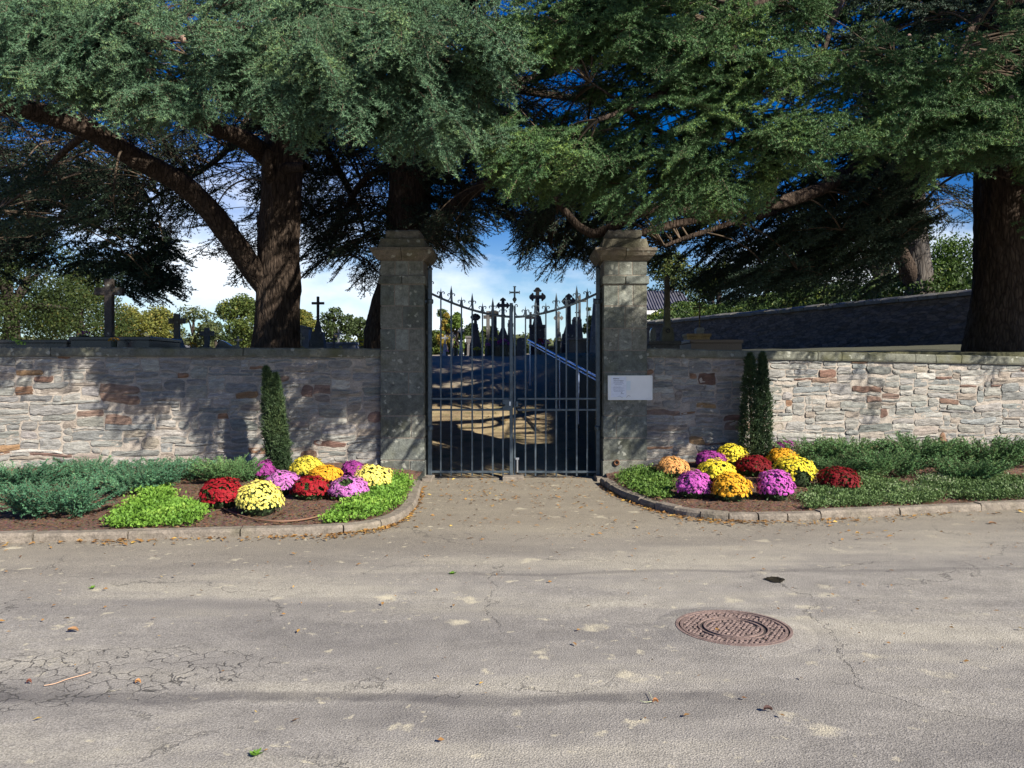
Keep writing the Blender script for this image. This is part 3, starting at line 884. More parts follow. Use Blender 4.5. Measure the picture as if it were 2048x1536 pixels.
dash(ink2, 1226, 1238, 756.9, 1.0); dash(ink2, 1226.3, 1238.5, 758.3, .6)
dash(ink2, 1227, 1247.5, 761.7, 1.1)
for y, a, b_ in ((764.6, 1227, 1246), (766.4, 1227, 1248), (769, 1229, 1244), (774, 1227, 1242), (775.8, 1226.5, 1248), (778, 1227, 1246), (780.5, 1227, 1249), (782.8, 1228, 1246)):
    dash(ink, a, b_, y, 0.7)
dash(ink2, 1242.5, 1244.5, 785.5, 1.2); dash(ink2, 1241.5, 1248, 787.6, .8)
o = ink.build('typed_lines', M_ink, pp); o2 = ink2.build('heading_lines', M_ink2, pp); o['kind'] = o2['kind'] = 'stuff'
sc1 = MB(); sc1.tube([(bx(1252.5), Yb - .004, bz(795)), (bx(1256.5), Yb - .004, bz(791)), (bx(1259), Yb - .004, bz(791.3)), (bx(1260.5), Yb - .004, bz(793.5))], 0.0018, 5)
sc1.tube([(bx(1235), Yb - .004, bz(793)), (bx(1239.5), Yb - .004, bz(792)), (bx(1242), Yb - .004, bz(794)), (bx(1245), Yb - .004, bz(795.3))], 0.0016, 5)
sc1.build('scribble', M_ink2, nb)['kind'] = 'stuff'
for (x, y) in ((1218.8, 754), (1301.7, 754), (1218.6, 796.6), (1301.3, 796.6), (1294.2, 796.4), (1252.5, 753.9)):
    MB().tube([(bx(x), Yb - 0.006, bz(y)), (bx(x), Yb + .001, bz(y))], 0.0042 if x != 1294.2 else 0.007, 8).build('screw', M_irond, nb)
# close screw fronts
# ------------------------------------------------------------------ the gate
Yg = 12.12; gs = 1600 / Yg
gx = lambda px: (px - 1024) / gs
gz = lambda py: EYE - (py - 745) / gs

def arc_py(px):
    """top curved rail, left leaf: from the hinge post to the meeting post"""
    if px < 1028: t = (px - 860) / (1028 - 860)
    else: t = (1196 - px) / (1196 - 1028)
    t = min(1, max(0, t))
    return 586 + 48 * (1 - (1 - t) ** 1.75)

def bar3(mb, x, z0, z1, w, tip=0.0, y=None, d=None):
    y = Yg if y is None else y; d = w if d is None else d
    if tip:
        mb.add([(x - w / 2, y - d / 2, z0), (x + w / 2, y - d / 2, z0), (x + w / 2, y + d / 2, z0), (x - w / 2, y + d / 2, z0),
                (x - w / 2, y - d / 2, z1 - tip), (x + w / 2, y - d / 2, z1 - tip), (x + w / 2, y + d / 2, z1 - tip), (x - w / 2, y + d / 2, z1 - tip),
                (x - w * .85, y - d * .7, z1 - tip * .78), (x + w * .85, y - d * .7, z1 - tip * .78), (x + w * .85, y + d * .7, z1 - tip * .78), (x - w * .85, y + d * .7, z1 - tip * .78), (x, y, z1)],
               [(3, 2, 1, 0)] + [(i, (i + 1) % 4, 4 + (i + 1) % 4, 4 + i) for i in range(4)] + [(4 + i, 4 + (i + 1) % 4, 8 + (i + 1) % 4, 8 + i) for i in range(4)] + [(8 + i, 8 + (i + 1) % 4, 12) for i in range(4)])
    else:
        mb.box(x - w / 2, x + w / 2, y - d / 2, y + d / 2, z0, z1, min(w, d) * .15)

def scroll_pts(p0, p1, curl0, curl1, sag):
    """C-scroll hanging between two bars, both ends curled inwards (px coords -> list)"""
    x0, y0 = p0; x1, y1 = p1
    def curl(cx, cy, r, a0, a1, n=12):
        out = []
        for i in range(n):
            t = i / (n - 1); a = a0 + (a1 - a0) * t; rr = r * (0.45 + 0.55 * t)
            out.append((cx + rr * math.cos(a), cy + rr * math.sin(a)))
        return out
    # left curl: starts inside, ends at far left heading down
    c0 = curl(x0 + curl0, y0, curl0, PI * 0.45, -PI, 12)      # y is downwards
    c1 = curl(x1 - curl1, y1, curl1, PI * 0.55, 2 * PI, 12)[::-1]
    a = np.array(c0[-1]); b_ = np.array(c1[0]); mid = []
    bottom = max(y0, y1) + sag
    for i in range(1, 10):
        t = i / 10
        x = a[0] + (b_[0] - a[0]) * (0.5 - 0.5 * math.cos(PI * t))
        y = a[1] + (b_[1] - a[1]) * t + (bottom - (a[1] + (b_[1] - a[1]) * t)) * math.sin(PI * t) ** 0.8
        mid.append((x, y))
    return c0 + mid + c1

def gate_leaf(side, label):
    root = empty('gate_leaf', label, 'gate', 'pair of wrought iron gate leaves')
    L_ = side < 0
    hinge, meet = (860, 1022.5) if L_ else (1196, 1031)
    bars = [881.7, 902.5, 923, 944.4, 965, 985.6, 1006] if L_ else [1174.5, 1153.4, 1132.6, 1112.5, 1091.7, 1071, 1051]
    mb = MB(); bar3(mb, gx(hinge), gz(957), gz(540), 0.062); 
    mb.lathe([(0.04, 0), (0.045, .02), (0.03, .04), (0.012, .07), (0.002, .10)], gx(hinge), Yg, gz(540), 10)
    mb.build('hinge_post', M_iron, root)
    w = 0.052 if L_ else 0.03
    mb = MB(); bar3(mb, gx(meet if L_ else 1029.5), gz(957 if L_ else 950), gz(606 if L_ else 612), w, y=Yg + (0 if L_ else 0.005)); mb.build('meeting_post', M_iron, root)
    for i, bx_ in enumerate(bars):
        tall = (i % 2 == 1)
        top = gz(arc_py(bx_) - (35 if tall else 21))
        mb = MB(); bar3(mb, gx(bx_), gz(951.5), top, 0.021 if not tall else 0.024, tip=0.16)
        mb.build('bar', M_iron, root)
    x0, x1 = sorted((hinge, meet))
    for py, h in ((797.5, .03), (819.6, .03), (943.7, .034)):
        mb = MB(); mb.box(gx(x0) + .03, gx(x1) - .02, Yg - .0165, Yg + .0165, gz(py) - h / 2, gz(py) + h / 2, .004)
        mb.build('rail', M_iron, root)
    pts = [(gx(px), Yg, gz(arc_py(px))) for px in np.linspace(x0, x1, 22)]
    MB().tube(pts, 0.017, 8).build('arched_rail', M_iron, root, smooth=True)
    # scrolls
    seq = [hinge] + bars + [1028]
    for i in range(len(seq) - 1):
        a, b_ = seq[i], seq[i + 1]
        if i == len(seq) - 2: pass
        tallA = (i % 2 == 0) and i > 0; tallB = (i % 2 == 1)
        ya = arc_py(a) - (15 if tallA else 10); yb = arc_py(b_) - (15 if tallB else 10)
        if i == 0: ya -= 10
        if i == len(seq) - 2: yb = 612
        la, ya_, lb, yb_ = (a, ya, b_, yb) if a < b_ else (b_, yb, a, ya)
        dxs = 1.6
        pp_ = scroll_pts((la + dxs, ya_), (lb - dxs, yb_), 3.4, 3.4, 12)
        # settle the belly onto the arched rail
        out_ = []
        for (x, y) in pp_:
            out_.append((gx(x), Yg, gz(min(y, arc_py(x) - 1.6))))
        MB().tube(out_, 0.0075, 6).build('scroll', M_iron, root, smooth=True)
    # hinge collars
    for py in (603, 856):
        mb = MB(); cx_ = gx(hinge)
        mb.lathe([(0.045, -.035), (0.052, -.02), (0.052, .02), (0.045, .035)], cx_, Yg, gz(py), 12)
        xo = gx(850) if L_ else gx(1206)
        a, b_ = sorted((cx_, xo)); mb.box(a, b_, Yg - .018, Yg + .018, gz(py) - .02, gz(py) + .02)
        mb.build('hinge', M_iron, root)
    mb = MB(); mb.lathe([(0.05, -.04), (0.055, 0), (0.045, .03)], gx(hinge), Yg, gz(957), 12); mb.build('pivot', M_iron, root)
    if L_:
        # tall scroll brackets and the cross rising from the meeting post
        cr = MB(); zc = gz(588)
        cr.box(gx(1027.4), gx(1031.0), Yg - .014, Yg + .014, gz(606), gz(574), .003)
        cr.box(gx(1020.5), gx(1027.3), Yg - .014, Yg + .014, gz(586.6), gz(583.2), .002); cr.box(gx(1031.1), gx(1038.2), Yg - .014, Yg + .014, gz(586.6), gz(583.2), .002)
        for (x, y) in ((1019.6, 584.9), (1039.1, 584.9)): cr.box(gx(x - .8), gx(x + .8), Yg - .016, Yg + .016, gz(y + 3), gz(y - 3))
        cr.box(gx(1026.2), gx(1032.2), Yg - .017, Yg + .017, gz(574), gz(572.4))
        cr.lathe([(0.02, -.03), (0.034, 0), (0.02, .03)], gx(1029.2), Yg, gz(599), 10)
        cr.build('cross', M_iron, root)
        mb = MB(); mb.box(gx(1006), gx(1025), Yg - .045, Yg - .02, gz(820.5), gz(798), .004); lb = mb.build('lock_case', M_iron, root)
        MB().box(gx(1018.6), gx(1021.6), Yg - .05, Yg - .0455, gz(811), gz(803)).build('keyhole_plate', M_steel, lb)
        MB().tube([(gx(1009), Yg - .045, gz(810)), (gx(1009), Yg - .085, gz(810)), (gx(1004), Yg - .095, gz(810.5)), (gx(998), Yg - .09, gz(811.5))], 0.011, 8).build('handle', M_irond, root, smooth=True)
        MB().box(gx(1032), gx(1036.2), Yg - .04, Yg - .01, gz(813), gz(803)).build('strike_box', M_iron, root)
    else:
        MB().box(gx(1031), gx(1038), Yg - .03, Yg - .017, gz(919), gz(915)).build('bolt_bracket', M_steel, root)
        MB().tube([(gx(1034.5), Yg - .03, gz(919)), (gx(1034.5), Yg - .03, gz(944))], 0.016, 8).build('drop_bolt', M_steel, root, smooth=True)
    return root
gate_leaf(-1, 'left leaf of the blue-grey iron gate, carrying the lock, handle and small cross')
gate_leaf(1, 'right leaf of the blue-grey iron gate, nearest the notice board')
MB().box(gx(1005), gx(1047), 11.86, 12.26, -0.03, 0.05, .012).build('sill_stone', M_kerb, None, jitter=.006)
tag(bpy.data.objects['sill_stone'], 'low stone block in the ground under the middle of the gate', 'gate stop')
for k, (a, b_, lab) in enumerate(((849, 869, 'small pivot stone at the foot of the left pillar'), (1188, 1210, 'small pivot stone at the foot of the right pillar'))):
    o = MB().box(gx(a), gx(b_), 11.72, 12.2, -0.03, 0.05, .012).build('pivot_stone', M_kerb, None, jitter=.006); tag(o, lab, 'stone', 'pivot stones of the gate')

# ------------------------------------------------------------------ manhole and road bits
mh = (1.375, 4.97); R_ = 0.352
root = empty('manhole_cover', 'round rusty brown cast iron manhole cover with raised studs in the road', 'manhole cover', loc=(mh[0], mh[1], 0.0))
M_cast = rock_mat('cast_iron_mat', base=(0.23, 0.165, 0.145), bump=0.5, var=0.35, rough=0.65, nscale=25)
M_casth = rock_mat('cast_iron_recess_mat', base=(0.06, 0.047, 0.042), bump=0.5, var=0.3, rough=0.9, nscale=25)
zt = 0.022
def ring_mesh(r0, r1, z0, z1, n=64):
    V = []; F = []
    for r, z in ((r0, z0), (r0, z1), (r1, z1), (r1, z0)):
        V += [(r * math.cos(2 * PI * i / n), r * math.sin(2 * PI * i / n), z) for i in range(n)]
    for k in range(4):
        k2 = (k + 1) % 4
        for i in range(n):
            j = (i + 1) % n; F.append((k * n + i, k * n + j, k2 * n + j, k2 * n + i))
    return V, F
mesh_obj('frame', *ring_mesh(R_ - 0.018, R_, -0.02, zt), M_cast, root)
MB().lathe([(R_ - 0.026, -0.02), (R_ - 0.026, zt - 0.012), (0.001, zt - 0.011)], 0, 0, 0, 64).build('lid', M_casth, root)
V, F = ring_mesh(R_ - 0.045, R_ - 0.028, zt - .013, zt - .002); mesh_obj('lid_rim', V, F, M_cast, root)
V, F = ring_mesh(0.165, 0.18, zt - .013, zt - .003); mesh_obj('lid_band', V, F, M_cast, root)
V, F = ring_mesh(0.205, 0.215, zt - .013, zt - .003); mesh_obj('lid_band', V, F, M_cast, root)
random.seed(5); st = MB()
for iy in range(-14, 15):
    for ix in range(-14, 15):
        x = ix * 0.031 + (iy % 2) * 0.0155; y = iy * 0.027
        r = math.hypot(x, y)
        if r > R_ - 0.05 or 0.155 < r < 0.222: continue
        if random.random() < 0.06: continue
        a = (iy + ix) % 2 * PI / 2 + random.uniform(-.2, .2)
        c, s2 = math.cos(a), math.sin(a); l, w = 0.0135, 0.0095
        q = [(x + c * u * l - s2 * v * w, y + s2 * u * l + c * v * w) for u, v in ((-1, -1), (1, -1), (1, 1), (-1, 1))]
        q2 = [(x + c * u * l * .75 - s2 * v * w * .7, y + s2 * u * l * .75 + c * v * w * .7) for u, v in ((-1, -1), (1, -1), (1, 1), (-1, 1))]
        st.add([(*p, zt - .013) for p in q] + [(*p, zt - .003) for p in q2], [(4, 5, 6, 7)] + [(i, (i + 1) % 4, 4 + (i + 1) % 4, 4 + i) for i in range(4)])
o = st.build('raised_studs', M_cast, root); o['kind'] = 'stuff'
# dirt collar hiding the rim edge on the road
V = []; F = []; n = 72
for k, (r, z) in enumerate(((R_ - .001, zt - .003), (R_ + .05, 0.016), (R_ + 0.16, 0.004))):
    for i in range(n):
        a = 2 * PI * i / n; rr = r * (1 + (0.03 * n1(math.cos(a), math.sin(a), k, 4, 3) if k else 0))
        V.append((mh[0] + rr * math.cos(a), mh[1] + rr * math.sin(a), z if k < 2 else float(road_z(np.array([[mh[0] + rr * math.cos(a)]]), np.array([[mh[1] + rr * math.sin(a)]]))[0, 0]) - 0.004))
for k in range(2):
    for i in range(n):
        j = (i + 1) % n; F.append((k * n + i, (k + 1) * n + i, (k + 1) * n + j, k * n + j))
o = mesh_obj('road_collar', V, F, ROADM, smooth=True); tag(o, kind='structure')

M_dirt = plain_mat('dark_hole_mat', (0.02, 0.018, 0.013), 1, 0, .1, .3)
hx, hy, _ = ground_px(1550, 1161)
V = []; F = []
for k, (r, z) in enumerate(((1.0, 0.010), (0.7, 0.014), (0.45, 0.004), (0.0, 0.004))):
    for i in range(20):
        a = 2 * PI * i / 20; w = 1 + 0.25 * n1(math.cos(a), math.sin(a), 3, 2)
        V.append((hx + 0.075 * r * w * math.cos(a), hy + 0.085 * r * w * math.sin(a), z))
for k in range(3):
    for i in range(20):
        j = (i + 1) % 20; F.append((k * 20 + i, k * 20 + j, (k + 1) * 20 + j, (k + 1) * 20 + i))
o = mesh_obj('pothole', V, F, M_dirt); tag(o, 'small dark hole with dirt in the asphalt behind the manhole', 'pothole')

# ------------------------------------------------------------------ handrail beyond the gate
hr = empty('handrail', 'pale metal handrail sloping down along the bank behind the gate', 'handrail')
p0 = W(1056, 680, 20.0); p1 = W(1202, 758, 14.2)
def lerp3(t): return tuple(p0[i] + (p1[i] - p0[i]) * t for i in range(3))
M_rail = plain_mat('rail_paint_mat', (0.32, 0.42, 0.66), 0.25, 0.6, 0.6)
MB().tube([lerp3(t) for t in np.linspace(0, 1, 8)], 0.024, 8).build('handrail_tube', M_rail, hr, smooth=True)
MB().tube([tuple(np.array(lerp3(t)) - (0, 0, .07)) for t in np.linspace(0, 1, 8)], 0.014, 8).build('lower_tube', M_rail, hr, smooth=True)
for t in (0.04, 0.52, 0.76, 0.97):
    x, y, z = lerp3(t); MB().tube([(x, y, z), (x, y, Hs(x, y) - .05)], 0.02, 8).build('post', M_rail, hr, smooth=True)

# ------------------------------------------------------------------ graves
GD, GM, GL, GW = (0.07, 0.07, 0.075), (0.16, 0.155, 0.14), (0.34, 0.34, 0.32), (0.62, 0.62, 0.60)
def cross_grave(name, label, px, ytop, ybase, Y, arm, ya, tw, style='latin', ped=None, color=GD, shaft_to=None, group='graves in the cemetery', tilt=0, thick=None, kerbw=0, cat='grave cross'):
    if 860 < px < 1200 and Y < 25.5: Y = 25.2 + (Y - 20) * .5
    s = Y / 1600
    x, _, zt_ = W(px, ytop, Y); zb = W(px, ybase, Y)[2]; za = W(px, ya, Y)[2]
    A = arm * s / 2; T = tw * s / 2; D = (thick or tw * s * .8)
    root = empty(name, label, cat, group, (x, Y, Hs(x, Y)))
    ox, oy, oz = x, Y, Hs(x, Y)
    mb = MB()
    fl = T * (1.7 if style in ('pattee', 'trefoil', 'pointed') else 1)
    if style in ('latin',):
        mb.box(-T, T, -D / 2, D / 2, zb - oz, zt_ - oz, T * .12)
        for sgn in (-1, 1):
            a, b_ = sorted((sgn * (T + .002), sgn * A)); mb.box(a, b_, -D / 2 + .003, D / 2 - .003, za - oz - T, za - oz + T, T * .12)
    else:
        e = {'pattee': .5, 'trefoil': .95, 'pointed': .85}[style]
        def arm_out(L0, L1):
            # outline half: from T (root) to end
            if style == 'pattee': return [(L0, T), (L1 - T * .6, T * 1.0), (L1, T * 1.7)]
            if style == 'trefoil': return [(L0, T), (L1 - T * 2.4, T), (L1 - T * 2.3, T * 2.0), (L1 - T * 1.6, T * 2.25), (L1 - T * 1.1, T * 1.5), (L1 - T * .7, T * 1.3), (L1, T * .55)]
            return [(L0, T), (L1 - T * 2.0, T), (L1 - T * 2.1, T * 1.9), (L1 - T * 1.2, T * 1.7), (L1, T * .1)]
        pts = []
        up = arm_out(T, zt_ - za); sd = arm_out(T, A)
        pts += [(w, za - oz + l) for (l, w) in up][::1]
        top = [(w, l) for (l, w) in up]
        out_ = []
        out_ += [(w, za - oz + l) for (w, l) in top]                       # right side of top arm going up
        out_ += [(-w, za - oz + l) for (w, l) in top[::-1]]                # down the left side
        out_ += [(-l, za - oz + w) for (l, w) in sd[1:]] + [(-l, za - oz - w) for (l, w) in sd[1:][::-1]]
        out_ += [(-T, za - oz - T), (-T * 1.15, zb - oz), (T * 1.15, zb - oz), (T, za - oz - T)]
        out_ += [(l, za - oz - w) for (l, w) in sd[1:]] + [(l, za - oz + w) for (l, w) in sd[1:][::-1]]
        mb.prism(out_[::-1], -D / 2, D / 2)
    mb.build('cross', M_grave, root, color=color)
    if ped:
        z1 = zb - oz
        for k, (kind, pya, pyb, w0, w1) in enumerate(ped):
            za_, zb_ = W(px, pya, Y)[2] - oz, (W(px, pyb, Y)[2] - oz)
            if k == len(ped) - 1: zb_ = min(zb_, -0.15)
            mb = MB(); d0, d1 = w0 * s * .8, w1 * s * .8
            mb.frustum(0, 0, zb_, za_, w1 * s, d1, w0 * s, d0); mb.build('pedestal', M_grave, root, color=tuple(c * (1.1 if k else 1) for c in color), jitter=0.006)
    else:
        MB().box(-T * 1.02, T * 1.02, -D * .51, D * .51, -0.15, zb - oz + 0.004).build('shaft', M_grave, root, color=color)
    if tilt: root.rotation_euler.y = tilt
    return root

# left of the gate, above the wall
r = cross_grave('grave_cross', 'tall broad dark cross rising from a black tomb at the far left', 219, 558, 690, 17, 56, 583, 15, 'latin', color=(0.10, 0.085, 0.075), thick=.14)
cross_grave('grave_cross', 'weathered stone cross on a rounded foot beside an orange flower pot', 354, 628, 676, 21, 32, 642, 11, 'latin', [('f', 676, 699, 16, 36)], color=GM)
cross_grave('grave_cross', 'short grey cross just left of the black peaked tombstone', 414, 655, 694, 20, 28, 667, 9, 'latin', [('f', 693, 700, 12, 14)], color=(0.13, 0.14, 0.16))
cross_grave('grave_cross', 'small pale openwork cross against the left cedar trunk', 476, 672, 694, 22, 16, 680, 3, 'pattee', [('f', 693, 700, 5, 8)], color=GL)
cross_grave('grave_cross', 'slender cross on a tall tapering pedestal right of the left cedar trunk', 636, 593, 657, 20, 25, 606.5, 5, 'latin', [('f', 643, 664, 6, 14), ('f', 664, 700, 22, 34)], color=(0.09, 0.095, 0.11))
cross_grave('grave_cross', 'thin grey metal cross between the trunks, left of the yellow flowers', 677, 657, 690, 25, 18, 668, 3, 'pattee', [('f', 688, 700, 4, 8)], color=(0.3, 0.3, 0.3))
cross_grave('grave_cross', 'thin dark post cross beside the grey metal cross', 668, 672, 697, 22, 12, 678, 4, 'latin', [('f', 692, 700, 5, 6)], color=(0.15, 0.15, 0.16))

M_black = plain_mat('black_granite_mat', (0.018, 0.018, 0.022), 0.25, 0, 0.6, 0.2, 40)
M_grani = rock_mat('pink_granite_mat', base=(0.28, 0.19, 0.13), bump=.1, var=.2, rough=.5, nscale=40)

def tomb(name, label, px0, px1, py0, py1, Y, mat, depth=1.9, top='flat', color=None, lid=True, rot=0):
    if 860 < px0 < 1200 and Y < 25.5: Y = 25.0 + (Y - 20) * .5
    s = Y / 1600; xc = (px0 + px1) / 2; x, _, z1 = W(xc, py0, Y); z0 = W(xc, py1, Y)[2]; w = (px1 - px0) * s
    g = Hs(x, Y); root = empty(name, label, 'tomb', 'graves in the cemetery', (x, Y, g)); z0 = min(z0 - g, -.1); z1 -= g
    if top == 'flat':
        MB().box(-w / 2 + .03, w / 2 - .03, 0.03, depth - .03, z0, z1 - .08).build('base', mat, root, color=color)
        MB().box(-w / 2, w / 2, 0, depth, z1 - .078, z1, .012).build('slab', mat, root, color=color)
    elif top == 'peak':
        MB().prism([(-w / 2, z0), (-w / 2, z1 - .16), (-w * .28, z1), (-w * .1, z1 - .03), (w * .25, z1 - .14), (w / 2, z1 - .11), (w / 2, z0)][::1], 0, .14).build('headstone', mat, root, color=color)
        MB().box(-w / 2, w / 2, -depth, -.02, z0, min(z1 - .35, .15)).build('slab', mat, root, color=color)
    else:
        pts = [(-w / 2, z0), (-w / 2, z1 - .12)] + [(-w / 2 * math.cos(a), z1 - .12 + .12 * math.sin(a)) for a in np.linspace(0, PI, 9)[1:-1]] + [(w / 2, z1 - .12), (w / 2, z0)]
        MB().prism(pts, 0, .16).build('headstone', mat, root, color=color)
        MB().box(-w / 2, w / 2, .18, depth, z0, .12).build('slab', mat, root, color=color)
    return root
tomb('tomb', 'long black stone tomb under the tall dark cross at the far left', 137, 300, 673, 700, 16.6, M_black, 1.6)
tomb('tomb', 'dark low tomb at the left edge behind the wall', -30, 134, 679, 700, 17.2, M_black, 1.6)
tomb('tomb', 'black tombstone with a peaked curved top just left of the cedar trunk', 431, 473, 680, 700, 19, M_black, .9, 'peak')
tomb('tomb', 'grey slab tomb behind the thin metal crosses', 640, 712, 684, 700, 24, M_grave, 1.8, color=(0.2, 0.22, 0.26))
tomb('tomb', 'low grey tomb between the tall cross and the weathered cross', 300, 345, 688, 702, 24, M_grave, 1.6, color=(0.16, 0.17, 0.2))

mo = empty('monument', 'pale grey chapel-like monument with a dark relief cross beside the left cedar trunk', 'monument', None, W(606, 700, 21))
mo.location.z = Hs(mo.location.x, 21); g = mo.location.z; s = 21 / 1600
z1 = W(606, 657, 21)[2] - g
MB().box(-.2, .2, -.2, .2, -.1, z1, .01).build('body', M_grave, mo, color=(0.22, 0.23, 0.28))
MB().prism([(-.25, z1 + .002), (0, z1 + .08), (.25, z1 + .002)][::-1], -.24, .24).build('roof', M_grave, mo, color=(0.2, 0.21, 0.25))
mb = MB(); mb.box(-.03, .03, -.225, -.202, .15, z1 - .12); mb.box(-.11, -.032, -.225, -.202, z1 - .3, z1 - .23); mb.box(.032, .11, -.225, -.202, z1 - .3, z1 - .23); mb.build('relief_cross', M_black, mo)
MB().box(.21, .34, -.15, .15, -.1, z1 - .3).build('side_block', M_grave, mo, color=(0.24, 0.25, 0.29))

# seen through the gate
cross_grave('grave_cross', 'small white cross over a little grey niche shrine, left in the gate', 890, 670, 690, 27, 13, 676, 3.2, 'pattee', [('f', 688, 706, 6, 13)], color=GW)
cross_grave('grave_cross', 'thin grey cross between the white cross and the ringed white cross', 905, 664, 700, 28, 13, 671, 3.4, 'pattee', color=(0.4, 0.38, 0.35))
r = cross_grave('grave_cross', 'cream white ringed cross on a thin shaft, left leaf of the gate', 922, 655, 690, 27, 13, 661.5, 4.2, 'trefoil', [('f', 686, 706, 6, 9)], color=GW)
cross_grave('grave_cross', 'ornate dark cross on a stepped calvary, fourth bar of the left gate leaf', 951, 627, 652, 26, 20, 634.5, 6, 'trefoil', [('f', 648, 672, 9, 14), ('f', 672, 686, 15, 20), ('f', 686, 706, 22, 26)], color=GD)
cross_grave('grave_cross', 'plain dark cross half hidden by the thick stepped stele', 976, 622, 680, 25, 18, 634, 7, 'latin', [('f', 678, 704, 10, 14)], color=(0.12, 0.115, 0.11))
cross_grave('grave_cross', 'thick dark stele cross with stubby arms and a pale lower block', 988, 621, 660, 23, 19, 628, 11, 'latin', [('f', 655, 676, 13, 17), ('f', 676, 704, 18, 22)], color=(0.10, 0.095, 0.09))
cross_grave('grave_cross', 'dark cross with pointed arm ends on a flared foot, left of centre', 1006, 595, 662, 21.5, 27, 611, 6.5, 'pointed', [('f', 655, 672, 7, 20), ('f', 672, 704, 26, 30)], color=GD)
cross_grave('grave_cross', 'grey shrine cross seen just behind the meeting post of the gate', 1021, 618, 660, 24, 12, 650, 5, 'pattee', [('f', 640, 690, 9, 13), ('f', 690, 704, 13, 15)], color=(0.13, 0.14, 0.16))
cross_grave('grave_cross', 'plain thin cross close left of the big trefoil cross', 1061, 624, 690, 23.5, 22, 635.5, 5, 'latin', color=(0.09, 0.09, 0.10))
cross_grave('grave_cross', 'biggest dark cross with trefoil ends on a square block, right of gate centre', 1075, 575, 640, 21.5, 33, 594, 7.4, 'trefoil', [('f', 632, 650, 12, 20), ('f', 650, 655, 34, 34), ('f', 655, 704, 29, 30)], color=GD)
r = bpy.data.objects[-1] if False else None
cross_grave('grave_cross', 'small figure-topped cross with drooping arms between the two big crosses', 1117, 622, 672, 24, 20, 636, 5, 'pointed', [('f', 664, 684, 8, 14), ('f', 684, 706, 18, 20)], color=(0.15, 0.15, 0.15))
cross_grave('grave_cross', 'tall dark cross with pointed ends on a wide rocky foot, right in the gate', 1137.5, 587, 655, 21, 29, 602.5, 8, 'pointed', [('f', 648, 668, 10, 22), ('f', 668, 704, 26, 32)], color=GD)
cross_grave('grave_cross', 'plain dark cross rising behind the rounded monument near the right hinge post', 1159, 591, 660, 24, 27, 601.5, 5, 'latin', color=(0.08, 0.08, 0.09))
cross_grave('grave_cross', 'tiny cross on a shouldered stone near the right hinge post', 1153.5, 620, 634, 22, 7, 625, 2.4, 'latin', [('f', 634, 641, 12, 20), ('f', 641, 704, 18, 30)], color=(0.11, 0.11, 0.11))
r = cross_grave('stele', 'tall leaning blue-grey stele beside the right hinge post', 1186, 597, 640, 19, 10, 600, 9, 'latin', [('f', 608, 704, 10, 15)], color=(0.15, 0.18, 0.22), tilt=.05, cat='stele')
tomb('tomb', 'rounded grey headstone right beside the gate meeting post', 1033, 1053, 675, 706, 20.5, M_grave, 1.6, 'round', color=(0.13, 0.14, 0.15))
tomb('tomb', 'long low grey tomb at the right of the gate view', 1136, 1192, 676, 704, 19.5, M_grave, 1.2, color=(0.17, 0.16, 0.15))
tomb('tomb', 'mossy low stone tomb below the pointed cross', 985, 1045, 692, 708, 20.6, M_grave, .9, color=(0.16, 0.14, 0.09))
tomb('tomb', 'pale low tomb below the biggest trefoil cross', 1070, 1110, 692, 706, 20.2, M_grave, .9, color=(0.22, 0.2, 0.15))
tomb('tomb', 'brown-grey grave slab behind the left gate leaf bars', 930, 950, 672, 704, 29, M_grave, .6, color=(0.14, 0.13, 0.13))
tomb('tomb', 'stone vase stand with red flowers behind the left gate leaf', 905, 916, 697, 706, 25.5, M_grave, .4, color=(0.3, 0.3, 0.3))

# right of the gate, above the wall
Yr = 17.0
ob = empty('obelisk', 'tall grey obelisk with a carved wreath, right beside the right pillar', 'monument', None, (*W(1334, 700, Yr)[:2], Hs(W(1334, 700, Yr)[0], Yr)))
g = ob.location.z; s = Yr / 1600; zz = lambda py: W(0, py, Yr)[2] - g
MB().frustum(0, 0, zz(655), zz(556), 13 * s, 13 * s, 9 * s, 9 * s).build('shaft', M_grave, ob, color=(0.15, 0.145, 0.10))
MB().frustum(0, 0, zz(556), zz(550), 9 * s, 9 * s, 1 * s, 1 * s).build('tip', M_grave, ob, color=(0.15, 0.145, 0.10))
MB().frustum(0, 0, zz(670), zz(655), 24 * s, 24 * s, 20 * s, 20 * s).build('plinth', M_grave, ob, color=(0.14, 0.13, 0.09))
MB().frustum(0, 0, min(zz(684), -.1), zz(670), 27 * s, 27 * s, 24 * s, 24 * s).build('plinth', M_grave, ob, color=(0.15, 0.14, 0.10))
MB().tube([(3.5 * s * math.cos(a), -12.2 * s, zz(662) + 3.5 * s * math.sin(a)) for a in np.linspace(0, 2 * PI, 17)], 0.012, 6).build('wreath', M_black, ob, smooth=True)
tomb('tomb', 'low grey kerbed grave round the obelisk', 1298, 1363, 682, 700, 16.2, M_grave, 1.6, color=(0.13, 0.11, 0.10))
tomb('tomb', 'brown granite tomb in front of the ivy-grown cross', 1380, 1487, 679, 700, 17.2, M_grani, 1.3)
tomb('tomb', 'orange-tan lit slab just below the ivy-grown cross', 1373, 1423, 667, 678, 19.5, rock_mat('tan_stone_mat', base=(0.55, 0.36, 0.16), bump=.2), .5)
tomb('tomb', 'dark narrow headstone between right pillar and obelisk', 1301, 1312, 655, 684, 18.5, M_black, .4, 'round')
M_rustx = plain_mat('rusty_gilt_mat', (0.22, 0.17, 0.07), .6, .5, .5, .4, 30)
ic = empty('iron_cross', 'thin rusty iron cross with ivy on a pale stone foot, behind the right wall', 'grave cross', 'graves in the cemetery', (*W(1399, 700, 19.8)[:2], Hs(W(1399, 0, 19.8)[0], 19.8)))
g = ic.location.z; s = 19.8 / 1600; zz = lambda py: W(0, py, 19.8)[2] - g
